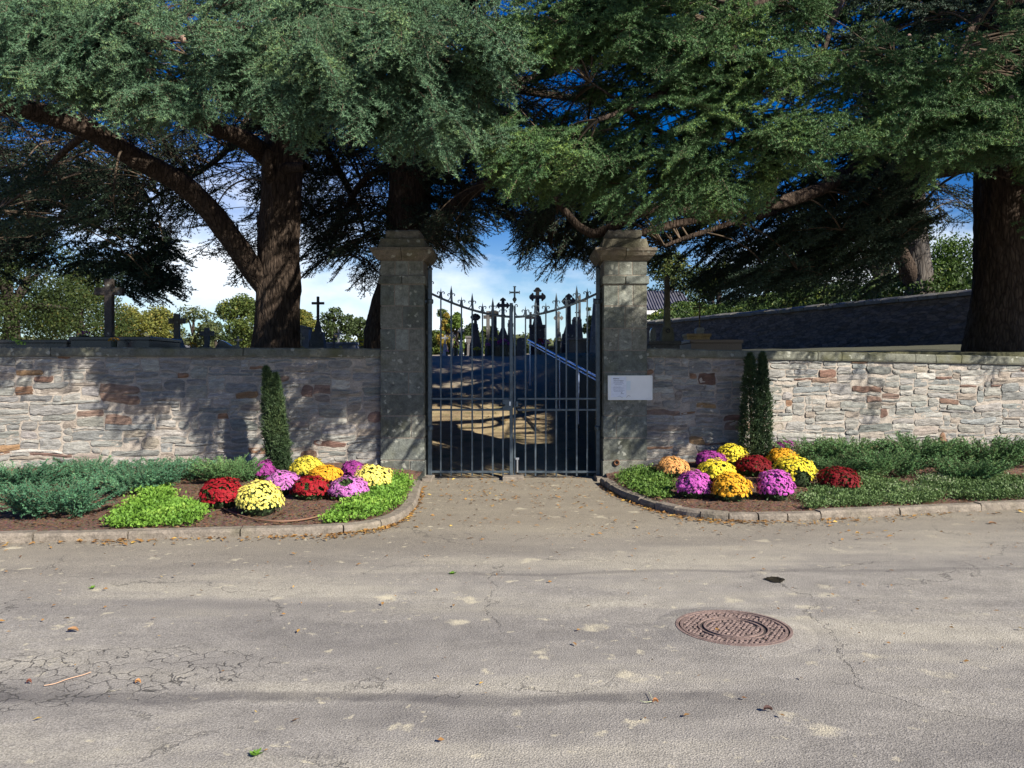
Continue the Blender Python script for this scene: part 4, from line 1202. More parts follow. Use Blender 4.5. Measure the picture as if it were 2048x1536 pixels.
MB().box(-.014, .014, -.014, .014, zz(656), zz(600)).build('shaft', M_rustx, ic)
MB().box(-13 * s, 13 * s, -.012, .012, zz(615.6), zz(614)).build('arm', M_rustx, ic)
MB().prism([(-8 * s, zz(667)), (-8.5 * s, zz(658)), (-5 * s, zz(655.5)), (5 * s, zz(655.5)), (8.5 * s, zz(658)), (7 * s, zz(667))], -.1, .1).build('foot', M_grave, ic, color=GL)
MB().box(-6 * s, 6 * s, -.08, .08, -.1, zz(667)).build('foot_block', M_grave, ic, color=GM)
iv = MB(); random.seed(4)
for k in range(90):
    t = random.random(); x = random.gauss(0, .02) if t < .5 else random.uniform(-12, 12) * s; z = zz(random.uniform(600, 658)) if t < .5 else zz(615) - abs(random.gauss(0, .05))
    a = random.uniform(0, PI); q = .014
    iv.add([(x - q, -.02, z), (x + q * math.cos(a), -.03, z + q), (x + q, -.02, z - q * math.sin(a))], [(0, 1, 2)])
o = iv.build('ivy_leaves', leaf_mat('ivy_mat', (0.06, 0.04, 0.02), (0.14, 0.08, 0.03), trans=.1), ic); o['kind'] = 'stuff'

# side wall of the cemetery going away on the right
def side_wall():
    A = np.array([16.5, 22.0]); B = np.array([6.2, 46.0]); n = 60
    root = empty('boundary_wall', 'long shaded stone boundary wall running back into the cemetery on the right', 'wall')
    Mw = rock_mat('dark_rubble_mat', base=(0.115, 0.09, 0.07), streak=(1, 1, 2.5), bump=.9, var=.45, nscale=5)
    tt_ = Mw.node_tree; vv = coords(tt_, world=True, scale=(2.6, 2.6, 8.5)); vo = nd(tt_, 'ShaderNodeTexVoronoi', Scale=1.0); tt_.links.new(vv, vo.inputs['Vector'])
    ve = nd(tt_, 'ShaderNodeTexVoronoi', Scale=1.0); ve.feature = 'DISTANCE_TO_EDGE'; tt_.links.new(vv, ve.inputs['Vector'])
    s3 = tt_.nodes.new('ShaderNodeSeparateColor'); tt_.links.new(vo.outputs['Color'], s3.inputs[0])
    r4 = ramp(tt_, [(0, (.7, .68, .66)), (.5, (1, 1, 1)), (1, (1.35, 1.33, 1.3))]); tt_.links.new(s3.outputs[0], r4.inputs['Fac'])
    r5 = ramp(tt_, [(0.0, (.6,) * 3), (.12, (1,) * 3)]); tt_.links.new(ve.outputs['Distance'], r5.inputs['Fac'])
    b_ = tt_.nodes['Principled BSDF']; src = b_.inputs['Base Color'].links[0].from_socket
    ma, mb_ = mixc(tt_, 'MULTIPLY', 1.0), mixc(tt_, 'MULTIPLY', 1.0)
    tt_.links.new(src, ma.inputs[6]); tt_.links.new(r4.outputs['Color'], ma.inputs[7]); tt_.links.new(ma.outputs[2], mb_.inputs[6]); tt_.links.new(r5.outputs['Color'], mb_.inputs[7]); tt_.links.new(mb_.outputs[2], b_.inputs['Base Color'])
    d = (B - A) / np.linalg.norm(B - A); nrm = np.array([-d[1], d[0]])
    if nrm[1] > 0: nrm = -nrm
    top = lambda t: 4.05 + 0.15 * t
    us = np.linspace(0, 1, 140); V = []; F = []; nz = 26
    for k in range(nz):
        for u in us:
            p = A + (B - A) * u; base = Hs(p[0], p[1]) - .2; z = base + (top(u) - base) * k / (nz - 1)
            V.append((p[0], p[1], z))
    V = np.array(V); Q = V * np.array([1, 1, 2.6]); dd = vnoise(Q, 2.4, 3, 3) * .05 + np.abs(vnoise(Q, 5, 1, 5)) * .03
    V[:, 0] += nrm[0] * dd; V[:, 1] += nrm[1] * dd
    nu = len(us)
    for k in range(nz - 1):
        for i in range(nu - 1): F.append((k * nu + i + 1, k * nu + i, (k + 1) * nu + i, (k + 1) * nu + i + 1))
    V = V.tolist(); kk = len(V)
    for (u, k) in ((0, 0), (1, 0), (1, 1), (0, 1)):
        p = A + (B - A) * u - nrm * .5; V.append((p[0], p[1], (Hs(p[0], p[1]) - .2) if k == 0 else top(u)))
    F += [(kk, kk + 1, kk + 2, kk + 3), (nu * (nz - 1), nu * nz - 1, kk + 2, kk + 3), (0, nu * (nz - 1), kk + 3, kk), (nu - 1, kk + 1, kk + 2, nu * nz - 1)]
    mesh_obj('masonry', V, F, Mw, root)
    Mc = rock_mat('side_coping_mat', base=(0.15, 0.145, 0.13), bump=.5, var=.3, moss=.6)
    for i in range(34):
        u0, u1 = i / 34, (i + 1) / 34 - .0012; dz = random.uniform(-.02, .02)
        p, q = A + (B - A) * u0, A + (B - A) * u1; V = []
        for c, u in ((p, u0), (q, u1)):
            for (o_, z) in ((.10, .004), (.12, .12), (0, .19), (-.35, .24), (-.6, .15), (-.6, .004)):
                V.append((*(c + nrm * o_), top(u) + z + dz))
        F = [(k, (k + 1) % 6, 6 + (k + 1) % 6, 6 + k) for k in range(6)] + [(5, 4, 3, 2, 1, 0), (6, 7, 8, 9, 10, 11)]
        mesh_obj('coping_stone', V, F, Mc, root)
side_wall()

# outbuilding with ribbed roof
sh = empty('outbuilding', 'low white building with a dark ribbed roof behind the boundary wall, right of the pillar', 'building')
Ys = 52.0; s = Ys / 1600
x0 = W(1250, 0, Ys)[0]; x1 = W(1396, 0, Ys)[0]; ze = W(0, 620, Ys)[2]; zr = W(0, 573, Ys)[2]; xr1 = W(1378, 0, Ys)[0]
MB().box(x0 + .2, x1 - .2, Ys + .3, Ys + 5, 1.5, ze - .1).build('wall', plain_mat('white_render_mat', (0.75, 0.75, 0.73), .8, 0, .3, .08, 3), sh)
MB().box(x0, x1, Ys - .06, Ys, ze - .28, ze - .02).build('fascia', plain_mat('white_fascia_mat', (0.82, 0.83, 0.84), .4), sh)
M_roof = plain_mat('roof_sheet_mat', (0.13, 0.13, 0.16), .45, .2, .5, .25, 2)
V = [(x0 - .1, Ys - .1, ze), (x1 + .1, Ys - .1, ze), (xr1, Ys + 2.9, zr), (x0 - .1, Ys + 2.9, zr), (x0 - .1, Ys + 5.5, ze), (x1 + .1, Ys + 5.5, ze)]
rf = mesh_obj('roof', V, [(0, 1, 2, 3), (3, 2, 5, 4), (1, 5, 2), (0, 3, 4), (0, 4, 5, 1)], M_roof, sh)
nr = 26
for i in range(nr):
    xa = x0 + (x1 - x0) * (i + .5) / nr; tt = 1.0 if xa < xr1 else max(0.05, (x1 - xa) / (x1 - xr1))
    P0 = np.array((xa, Ys - .12, ze + .03)); P1 = np.array((xa, Ys - .1 + 3.0 * tt, ze + (zr - ze) * tt + .03))
    MB().tube([P0, P1], .045, 5).build('roof_rib', M_roof, rf)

# far white gable house seen over the left wall
hs_ = empty('house', 'small far white gabled house between the trees, over the left wall', 'building', loc=(0, 0, 0))
Yh = 95; a, b_ = W(246, 0, Yh)[0], W(268, 0, Yh)[0]; zt2 = W(0, 662, Yh)[2]; zw = W(0, 668, Yh)[2]
MB().prism([(a, 2.0), (a, zw), ((a + b_) / 2, zt2), (b_, zw), (b_, 2.0)], Yh, Yh + 6).build('wall', plain_mat('house_white_mat', (.72, .72, .74), .8), hs_)
MB().prism([(a - .3, zw - .1), ((a + b_) / 2, zt2 + .02), ((a + b_) / 2, zt2 + .25), (a - .4, zw + .1)], Yh - .2, Yh + 6.2).build('roof', plain_mat('slate_mat', (.08, .09, .1), .6), hs_)
MB().prism([((a + b_) / 2, zt2 + .02), (b_ + .3, zw - .1), (b_ + .4, zw + .1), ((a + b_) / 2, zt2 + .25)], Yh - .2, Yh + 6.2).build('roof', bpy.data.materials['slate_mat'], hs_)
# ------------------------------------------------------------------ foliage building blocks
def make_spray(seed, L=1.0, nside=14, tsp=0.03, nl=0.032, nw=0.010, nn=4, sub=True, droop=0.18, sidelen=0.42, up=.35, tw=0.006, ss=.085):
    """a flat drooping branchlet with needle tufts; returns needle (V,F) and twig (V,F), tip along +X"""
    r = np.random.default_rng(seed)
    segs = []
    ax = lambda u: np.array([L * u, 0.05 * math.sin(u * 4 + seed), -droop * L * u * u])
    A = [ax(u) for u in np.linspace(0, 1, 6)]
    for a, b in zip(A[:-1], A[1:]): segs.append((a, b, tw, tw * .8))
    tips = [(A[2], A[-1])]
    paths = [(ax(0.12), ax(0.6)), (ax(0.6), ax(1.0))]
    for i in range(nside):
        u = 0.06 + 0.9 * (i + r.random() * .6) / nside
        p = ax(u); sd = 1 if i % 2 else -1
        ang = sd * math.radians(r.uniform(38, 62)) * (1 - .35 * u)
        l = L * (sidelen * (1 - u) ** 0.6 * r.uniform(.7, 1.15) + 0.07)
        d = np.array([math.cos(ang), math.sin(ang), r.uniform(-.28, .12)])
        q = p + d * l; q[2] -= droop * .6 * l
        segs.append((p, q, tw * .6, tw * .3)); paths.append((p, q))
        if sub:
            for k in range(int(l / ss)):
                v = (k + .6) / (l / ss + .3); pp = p + (q - p) * v
                a2 = ang + (1 if k % 2 else -1) * math.radians(r.uniform(35, 60)); l2 = r.uniform(.05, .13) * (1.2 - .6 * v)
                q2 = pp + np.array([math.cos(a2), math.sin(a2), r.uniform(-.3, .15)]) * l2
                segs.append((pp, q2, tw * .35, tw * .2)); paths.append((pp, q2))
    T = []
    for a, b in paths:
        l = np.linalg.norm(b - a); n = max(1, int(l / tsp))
        t = (np.arange(n) + r.random(n) * .7 + .3) / n
        T.append(a + (b - a) * t[:, None])
    T = np.concatenate(T); m = len(T)
    D = r.normal(size=(m, nn, 3)); D[..., 2] = D[..., 2] * .7 + up
    D /= np.linalg.norm(D, axis=2)[..., None]
    S = np.cross(D, r.normal(size=(m, nn, 3))); S /= np.linalg.norm(S, axis=2)[..., None]
    ln = nl * r.uniform(.7, 1.2, (m, nn, 1))
    c = T[:, None, :]
    V = np.stack([c + S * nw / 2 - D * .003, c - S * nw / 2 - D * .003, c + D * ln], 2).reshape(-1, 3)
    F = np.arange(len(V)).reshape(-1, 3)
    TV = []; TF = []
    for a, b, ra, rb in segs:
        d = b - a; d = d / np.linalg.norm(d); s1 = np.cross(d, [0, 0, 1.0]); s1 /= np.linalg.norm(s1) + 1e-9; s2 = np.cross(d, s1)
        k = len(TV)
        for (p, rr) in ((a, ra), (b, rb)):
            for q in range(3):
                an = 2 * PI * q / 3; TV.append(p + rr * (math.cos(an) * s1 + math.sin(an) * s2))
        for q in range(3):
            q2 = (q + 1) % 3; TF += [(k + q, k + q2, k + 3 + q2), (k + q, k + 3 + q2, k + 3 + q)]
    return V, F, np.array(TV), np.array(TF)

class Cloud:
    """collects transformed copies of templates into real geometry"""
    def __init__(s): s.V = []; s.F = []; s.n = 0
    def add(s, V, F, R, t, sc_=1.0):
        s.V.append((V * sc_) @ R.T + t); s.F.append(F + s.n); s.n += len(V)
    def raw(s, V, F):
        s.V.append(V); s.F.append(F + s.n); s.n += len(V)
    def build(s, name, mat, parent=None):
        if not s.V: return None
        return mesh_obj(name, np.concatenate(s.V), np.concatenate(s.F), mat, parent)

_GN = {}
def instancer(k):
    """node group: the mesh holds k sprays (tid 0..k-1) and loose points (tid -1) to set them on"""
    if k in _GN: return _GN[k]
    g = bpy.data.node_groups.new('set_sprays_%d' % k, 'GeometryNodeTree')
    g.interface.new_socket('Geometry', in_out='INPUT', socket_type='NodeSocketGeometry')
    g.interface.new_socket('Geometry', in_out='OUTPUT', socket_type='NodeSocketGeometry')
    A = g.nodes.new; Lk = g.links.new
    gi = A('NodeGroupInput'); go = A('NodeGroupOutput')
    def attr(nm, ty):
        n = A('GeometryNodeInputNamedAttribute'); n.data_type = ty; n.inputs['Name'].default_value = nm; return n.outputs['Attribute']
    def pick(i):
        c = A('FunctionNodeCompare'); c.data_type = 'INT'; c.operation = 'EQUAL'
        ins = [s_ for s_ in c.inputs if s_.type == 'INT']
        Lk(attr('tid', 'INT'), ins[0]); ins[1].default_value = i
        sp = A('GeometryNodeSeparateGeometry'); sp.domain = 'POINT'
        Lk(gi.outputs[0], sp.inputs['Geometry']); Lk(c.outputs['Result'], sp.inputs['Selection']); return sp.outputs['Selection']
    jn = A('GeometryNodeJoinGeometry')
    for i in range(k):
        ti = A('GeometryNodeGeometryToInstance'); Lk(pick(i), ti.inputs[0]); Lk(ti.outputs[0], jn.inputs[0])
    ip = A('GeometryNodeInstanceOnPoints')
    Lk(pick(-1), ip.inputs['Points']); Lk(jn.outputs[0], ip.inputs['Instance']); ip.inputs['Pick Instance'].default_value = True
    Lk(attr('pick', 'INT'), ip.inputs['Instance Index']); Lk(attr('rot', 'FLOAT_VECTOR'), ip.inputs['Rotation']); Lk(attr('scl', 'FLOAT'), ip.inputs['Scale'])
    Lk(ip.outputs[0], go.inputs[0]); _GN[k] = g
    return g

class Sprays:
    """sprays of one kind set out on points"""
    def __init__(s): s.P = {}
    def add(s, kind, i, R, t, sc_):
        s.P.setdefault(id(kind), (kind, []))[1].append((t, tuple(Matrix(R.tolist()).to_euler()), sc_, i))
    def build(s, name, mats, parent):
        for kind, pts in s.P.values():
            V = []; F = []; tid = []; mi = []; n = 0
            for k, (vn, fn, vt, ft) in enumerate(kind):
                V += [vn, vt]; F += [fn + n, ft + n + len(vn)]; mi += [np.zeros(len(fn), int), np.ones(len(ft), int)]
                n += len(vn) + len(vt); tid.append(np.full(len(vn) + len(vt), k))
            m = len(pts); V.append(np.array([p[0] for p in pts])); tid.append(np.full(m, -1)); N_ = n + m
            o = mesh_obj(name, np.concatenate(V), np.concatenate(F), mats[0], parent); me = o.data; me.materials.append(mats[1])
            me.polygons.foreach_set('material_index', np.concatenate(mi).astype(np.int32))
            for nm, ty, arr in (('tid', 'INT', np.concatenate(tid)), ('pick', 'INT', np.r_[np.zeros(n), [p[3] for p in pts]]), ('scl', 'FLOAT', np.r_[np.zeros(n), [p[2] for p in pts]])):
                a = me.attributes.new(nm, ty, 'POINT'); a.data.foreach_set('value', arr.astype(np.int32 if ty == 'INT' else np.float32))
            a = me.attributes.new('rot', 'FLOAT_VECTOR', 'POINT'); a.data.foreach_set('vector', np.concatenate([np.zeros((n, 3)), np.array([p[1] for p in pts])]).astype(np.float32).ravel())
            md = o.modifiers.new('sprays', 'NODES'); md.node_group = instancer(len(kind)); o['kind'] = 'stuff'

def quads_to_tris(F): return np.concatenate([F[:, [0, 1, 2]], F[:, [0, 2, 3]]])

NEAR = [make_spray(k, nside=20, tsp=.022, nl=.036, nw=.0095, nn=6, up=.4, ss=.15, sidelen=.46, droop=.28) for k in range(6)]
MID = [make_spray(k + 20, nside=13, tsp=.036, nl=.045, nw=.018, nn=4) for k in range(5)]
LACE = [make_spray(k + 40, nside=12, tsp=.04, nl=.045, nw=.016, nn=2, tw=.009) for k in range(5)]

M_bark = None
def bark_mat(name, c0, c1, sc_=(7, 7, 1.6), bump=1.0):
    m, t, b = new_mat(name); L = t.links.new
    v = coords(t, world=True, scale=sc_)
    n = nd(t, 'ShaderNodeTexNoise', Scale=2.2, Detail=7.0, Roughness=.65, Distortion=.6); L(v, n.inputs['Vector'])
    vo = nd(t, 'ShaderNodeTexVoronoi', Scale=2.5); vo.feature = 'DISTANCE_TO_EDGE'; L(v, vo.inputs['Vector'])
    r = ramp(t, [(0.3, c0), (0.65, c1)]); L(n.outputs['Fac'], r.inputs['Fac'])
    rv = ramp(t, [(0.0, (.45, .42, .4)), (0.2, (1, 1, 1))]); L(vo.outputs['Distance'], rv.inputs['Fac'])
    mm = mixc(t, 'MULTIPLY', .8); L(r.outputs['Color'], mm.inputs[6]); L(rv.outputs['Color'], mm.inputs[7])
    L(mm.outputs[2], b.inputs['Base Color']); b.inputs['Roughness'].default_value = .95; b.inputs['Specular IOR Level'].default_value = .2
    ad = t.nodes.new('ShaderNodeMath'); ad.operation = 'MULTIPLY_ADD'; ad.inputs[1].default_value = .6
    L(rv.outputs['Color'], ad.inputs[0]); L(n.outputs['Fac'], ad.inputs[2])
    bp = nd(t, 'ShaderNodeBump', Strength=bump, Distance=.04); L(ad.outputs[0], bp.inputs['Height']); L(bp.outputs['Normal'], b.inputs['Normal'])
    return m
M_bark = bark_mat('cedar_bark_mat', (0.03, 0.023, 0.018), (0.09, 0.066, 0.05))
M_twigd = plain_mat('shaded_twig_mat', (0.045, 0.036, 0.03), .95, 0, .1, .3, 5)  # same twigs with shade put into the colour
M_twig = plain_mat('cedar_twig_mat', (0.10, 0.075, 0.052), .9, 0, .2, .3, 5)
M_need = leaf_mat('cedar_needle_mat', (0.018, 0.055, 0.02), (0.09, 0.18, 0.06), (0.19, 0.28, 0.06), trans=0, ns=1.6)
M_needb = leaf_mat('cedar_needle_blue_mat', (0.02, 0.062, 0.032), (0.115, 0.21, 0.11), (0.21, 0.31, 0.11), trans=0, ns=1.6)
M_need_shaded = leaf_mat('cedar_needle_shaded_mat', (0.02, 0.042, 0.028), (0.045, 0.08, 0.045), trans=0, ns=.9)  # cedar needles again, with shade of the inner layers put into the colour
M_cone = plain_mat('cone_mat', (0.30, 0.20, 0.16), .8, 0, .3, .25, 60, .6)

def taper(P, r0, r1, n=8, seed=0, wob=.0):
    m = len(P)
    return tube(P, np.linspace(r0, r1, m), n)

class Cedar:
    def __init__(s, label, px, Y, trunk_pts, trunk_r, bark=None):
        """trunk_pts: (px,py,Y) list from the bottom up"""
        x, y, _ = W(px, 700, Y)
        s.root = empty('cedar_tree', label, 'tree', 'big cedars behind the wall', (0, 0, 0))
        s.limbs = []; s.nc = Sprays(); s.nm = Sprays(); s.tw = Cloud(); s.base = np.array([x, y])
        P = [W(*q) for q in trunk_pts]
        g = Hs(P[0][0], P[0][1])
        P = [(P[0][0], P[0][1], g - .3)] + P
        P = catmull(P, 8); R = np.interp(np.arange(len(P)), np.linspace(0, len(P) - 1, len(trunk_r)), trunk_r)
        V, F = tube(P, R, 56, ridge=.045, rseed=int(px))
        mesh_obj('trunk', V, F, bark or M_bark, s.root, smooth=True)
        s.trunkP = P; s.trunkR = R
    def limb(s, pts, r0, r1, world_=False, hidden=False, n=10):
        P = pts if world_ else [W(*q) for q in pts]
        P = catmull(P, 7); m = len(P)
        R = r0 + (r1 - r0) * np.linspace(0, 1, m) ** .8
        Q = P.copy(); Q += np.stack([vnoise(P, 1.3, 2, k) for k in (1, 2, 3)], 1) * .05 * np.linspace(0, 1, m)[:, None]
        V, F = tube(Q, R, 14 if r0 > .06 else 8, ridge=.012 if r0 > .08 else 0, rseed=m)
        mesh_obj('limb', V, F, M_bark, s.root, smooth=True)
        s.limbs.append((Q, R))
    def nearest(s, p):
        best = None
        for Q, R in s.limbs:
            d = np.linalg.norm((Q - p) * np.array([1, 1, 1.6]), axis=1); i = int(np.argmin(d))
            if best is None or d[i] < best[0]: best = (d[i], Q[i], R[i])
        return best
    def foliage(s, pts, kind=NEAR, dark=False, scl=(.7, 1.15), face=None, pitch=(-40, -5), clus=7, spread=65, thick=.028, cloud=None):
        """pts: spray centres"""
        if len(pts) == 0: return
        pts = np.asarray(pts); r = np.random.default_rng(len(pts) + 5)
        left = list(range(len(pts)))
        cl = cloud if cloud is not None else (s.nm if dark else s.nc)
        while left:
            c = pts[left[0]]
            d = np.linalg.norm((pts[left] - c) * np.array([1, 1, 2.2]), axis=1)
            sel = [left[i] for i in np.argsort(d)[:clus] if d[i] < 1.6 or i == 0]
            nb = s.nearest(pts[sel].mean(0)); hub = pts[sel].mean(0)
            out = hub - np.array([s.base[0], s.base[1], hub[2]]); out[2] = 0; out /= np.linalg.norm(out) + 1e-6
            root = nb[1]; hubc = hub - out * .35
            ln = np.linalg.norm(hubc - root)
            mid1 = root + (hubc - root) * .4 + np.array([0, 0, .12 * ln]); mid2 = root + (hubc - root) * .75 + np.array([0, 0, .12 * ln])
            P = catmull([root, mid1, mid2, hubc], 4)
            V, F = tube(P, np.linspace(min(thick * (0.4 + .16 * ln), nb[2] * .6 + .004), thick * .4, len(P)), 5); s.tw.raw(V, quads_to_tris(F))
            for i in sel:
                p = pts[i]
                base = out if face is None else np.array(face, float) * .75 + out * .25
                a = math.atan2(base[1], base[0]) + math.radians(r.normal(0, spread * .5)); pt = math.radians(r.uniform(*pitch))
                dv = np.array([math.cos(a) * math.cos(pt), math.sin(a) * math.cos(pt), math.sin(pt)])
                sc_ = r.uniform(*scl); start = p - dv * .5 * sc_
                Rm = rot_from(dv, r.normal(0, .35))
                cl.add(kind, int(r.integers(len(kind))), Rm, start, sc_)
                P2 = np.array([hubc, (hubc + start) / 2 + np.array([0, 0, .04]), start])
                V, F = tube(P2, [thick * .28, thick * .22, thick * .18], 4); s.tw.raw(V, quads_to_tris(F))
            left = [i for i in left if i not in set(sel)]
    def finish(s, mn=None, md=None):
        s.nc.build('foliage', (mn or M_need, M_twig), s.root); s.nm.build('foliage', (md or M_need_shaded, M_twigd), s.root)
        o = s.tw.build('twigs', M_twig, s.root)
        if o: o['kind'] = 'stuff'
    def cone(s, px, py, Y):
        x, y, z = W(px, py, Y)
        MB().lathe([(.004, -.045), (.024, -.035), (.032, -.008), (.031, .015), (.022, .038), (.005, .048)], x, y, z, 10).build('cone', M_cone, s.root, smooth=True)

def interp(tab):
    X = [t[0] for t in tab]; Y_ = [t[1] for t in tab]
    return lambda x: np.interp(x, X, Y_)

def sun_hit(p):
    """where the shadow of a point lands: ('wall',x,z) or ('ground',x,y)"""
    d = -np.array(TO_SUN)
    # wall plane approx
    t = (12.0 + .15 * (abs(p[0]) - 2) * np.sign(p[0]) * 1 - p[1]) / d[1] if p[1] < 12 else None
    if t:
        q = p + d * t
        t = (float(wall_y(q[0])) - p[1]) / d[1]; q = p + d * t
        if abs(q[0]) < 1.3:
            pass
        elif 0 < q[2] < 2.0: return ('wall', q[0], q[2])
        if q[2] <= 0:
            t = -p[2] / d[2]; q = p + d * t; return ('road', q[0], q[1])
    # march for the inner terrain
    q = p + d * (np.arange(60) * .25)[:, None]; hit = np.nonzero((q[:, 1] > 12.2) & (q[:, 2] < Hf(q[:, 0], q[:, 1])))[0]
    if len(hit): return ('inner', q[hit[0]][0], q[hit[0]][1])
    return ('far', 0, 0)

def allow(p, r):  # shapes the crowns so sun and shade fall where wanted
    h = sun_hit(p)
    if h[0] == 'wall':
        x, z = h[1], h[2]
        if x > 3.35:
            # sunlit end, crossed by one slanting branch shadow
            if abs((x - 5.2) + (z - 1.0) * -.75) < .33: return r.random() < .8
            return r.random() < .07
        if x > 2: return r.random() < (.75 if x < 2.9 else .45)
        if x < -2 and vnoise([[x, z, 0]], 1.5, 2, 6)[0] > .12: return r.random() < .3
        if x < -4.2 and z > 1.25 - (x + 4.2) * -.05 and z < 1.75: return r.random() < .35
        return True
    if h[0] == 'inner':
        x, y = h[1], h[2]
        if 14.0 < y < 18.0 and -2.8 < x < 2.0: return False
        if 18 < y < 24 and -4 < x < 2: return vnoise([[x, y * 2.2, 0]], 1.1, 2, 4)[0] > .12
        return True
    if h[0] == 'road' and h[2] < 9.3: return r.random() < .15
    return True

def sample(n, x0, x1, lo, hi, Y0, Y1, r, gate=None, clump=None, cs=1.0, thr=-1.0):
    """n points over photo columns x0..x1 between the curves lo(x) (lower edge) and hi(x)"""
    out = []; tries = 0
    while len(out) < n and tries < n * 30:
        tries += 1
        px = r.uniform(x0, x1); a, b = hi(px), lo(px)
        if b <= a: continue
        py = r.uniform(a, b); Y = r.uniform(Y0, Y1)
        if gate and not gate(px, py, r): continue
        p = np.array(W(px, py, Y))
        if thr > -1 and vnoise([p * np.array([1, 1, 2.4])], cs, 2, 3)[0] < thr: continue
        if not allow(p, r): continue
        out.append(p)
    return out
K = lambda c: (lambda x: c)

# lower edge of the bright hanging foliage
edge_ = interp([(-200, 130), (0, 165), (90, 170), (160, 215), (260, 225), (330, 265), (420, 235), (520, 215), (560, 235), (610, 290), (660, 215), (720, 260), (790, 290), (850, 310), (930, 310), (990, 275), (1010, 355), (1080, 370), (1150, 365), (1250, 390), (1350, 400), (1450, 410), (1600, 350), (1700, 300), (1800, 270), (1880, 320), (1960, 290), (2250, 290)])
edge = lambda x: edge_(x) - np.interp(x, [0, 950, 1050], [38, 38, 12])
def gaps(px, py, r):
    if 985 < px < 1215 and 95 < py < 260: return r.random() < (.10 if 1000 < px < 1180 and 120 < py < 225 else .45)
    if 790 < px < 860 and 120 < py < 185: return r.random() < .3
    if 1290 < px < 1370 and 205 < py < 300: return r.random() < .35
    if px < 1000 and py > 245 and 560 < px < 680: return r.random() < .7
    return True

# ------------------------------------------------------------------ the cedars
r = np.random.default_rng(77)
TA = Cedar('cedar left of the gate with a long bare limb arching to the left', 555, 14.5,
           [(552, 690, 14.5), (555, 640, 14.5), (557, 560, 14.5), (558, 480, 14.5), (561, 400, 14.5), (567, 310, 14.5), (573, 220, 14.4), (578, 60, 14.3), (582, -160, 14.3)],
           [.46, .42, .385, .375, .36, .35, .335, .31, .25, .17])
TB = Cedar('dark cedar standing right behind the left gate pillar', 800, 16.5,
           [(778, 695, 16.5), (785, 640, 16.5), (803, 560, 16.5), (814, 480, 16.5), (818, 400, 16.5), (822, 300, 16.4), (826, 180, 16.3), (830, 0, 16.2), (835, -150, 16.2)],
           [.56, .52, .50, .47, .44, .43, .40, .36, .28, .2])
TC = Cedar('massive cedar trunk at the right edge behind the sunlit wall', 2010, 15.2,
           [(2004, 700, 15.2), (2008, 640, 15.2), (2012, 560, 15.2), (2010, 480, 15.2), (2008, 400, 15.2), (2008, 300, 15.2), (2008, 150, 15.2), (2005, -50, 15.1), (2005, -200, 15.1)],
           [.74, .68, .60, .55, .52, .50, .48, .44, .38, .3])
TD = Cedar('pale-barked twin-stemmed conifer beyond the boundary wall on the right', 1835, 31,
           [(1842, 640, 31), (1838, 560, 31), (1830, 480, 31), (1826, 400, 31), (1822, 300, 31), (1820, 100, 31)],
           [.62, .55, .5, .46, .42, .35, .25], bark_mat('pale_bark_mat', (0.06, 0.055, 0.05), (0.14, 0.125, 0.11), (3, 3, .8)))
TD.limb([(1826, 560, 31), (1800, 505, 30.6), (1775, 440, 30), (1755, 380, 29.5)], .38, .2)

# limbs you can see
TA.limb([(545, 585, 14.45), (510, 545, 14.3), (465, 480, 14.0), (415, 415, 13.7), (350, 358, 13.3), (270, 315, 12.8), (190, 265, 12.3), (120, 238, 11.9), (40, 220, 11.5), (-70, 215, 11.1)], .225, .13)
TA.limb([(352, 362, 13.3), (356, 348, 13.3), (357, 342, 13.25)], .11, .09)
TA.limb([(556, 330, 14.4), (525, 305, 14.2), (480, 275, 13.6), (400, 245, 12.8), (280, 200, 11.9), (120, 120, 10.8), (20, 80, 10.2)], .22, .05)
TA.limb([(560, 340, 14.35), (585, 335, 14.0), (612, 332, 13.7)], .13, .07)
TA.limb([(545, 365, 14.3), (537, 345, 14.1), (534, 322, 13.95), (540, 300, 13.9)], .12, .08)
TA.limb([(574, 210, 14.3), (600, 160, 13.0), (650, 120, 11.3), (700, 110, 9.8), (760, 140, 8.9)], .2, .03)
TA.limb([(574, 150, 14.3), (520, 80, 12.6), (430, 60, 10.8), (340, 75, 9.3), (280, 100, 8.6)], .2, .03)
TA.limb([(576, 60, 14.3), (500, -60, 12.6), (350, -160, 10.6), (150, -200, 9.0), (50, -180, 8.2)], .2, .03)
TA.limb([(578, 0, 14.3), (640, -120, 12.0), (720, -240, 9.8), (820, -260, 8.3)], .18, .03)
TA.limb([(180, 262, 12.2), (120, 310, 12.6), (60, 370, 13.5), (0, 420, 15)], .07, .02)
TA.limb([(575, 210, 14.6), (500, 250, 16.5), (420, 330, 18.2), (300, 400, 19.5)], .14, .03)
TA.limb([(580, 200, 14.7), (640, 280, 16.6), (700, 380, 18.0), (730, 460, 18.8)], .14, .03)
TB.limb([(838, 478, 16.3), (870, 452, 15.9), (905, 415, 15.4), (945, 385, 14.8), (1000, 355, 14.0), (1060, 335, 13.2)], .20, .06)
TB.limb([(822, 280, 16.3), (860, 220, 14.2), (900, 180, 12.2), (940, 150, 10.2), (960, 150, 9.0)], .2, .03)
TB.limb([(826, 150, 16.2), (900, 40, 13.6), (1000, -30, 11.4), (1080, -40, 9.6)], .2, .03)
TB.limb([(826, 110, 16.2), (780, 0, 13.6), (760, -90, 11.0), (700, -140, 8.8)], .18, .03)
TB.limb([(824, 230, 16.4), (900, 190, 17.0), (1000, 170, 17.8), (1100, 150, 18.5), (1180, 125, 19)], .16, .05)
TB.limb([(820, 260, 16.4), (930, 260, 17.0), (1030, 300, 17.8), (1060, 400, 18.3), (1090, 480, 18.6)], .14, .03)
TB.limb([(820, 330, 16.4), (740, 350, 16.8), (690, 420, 17.2), (660, 500, 17.4)], .10, .03)
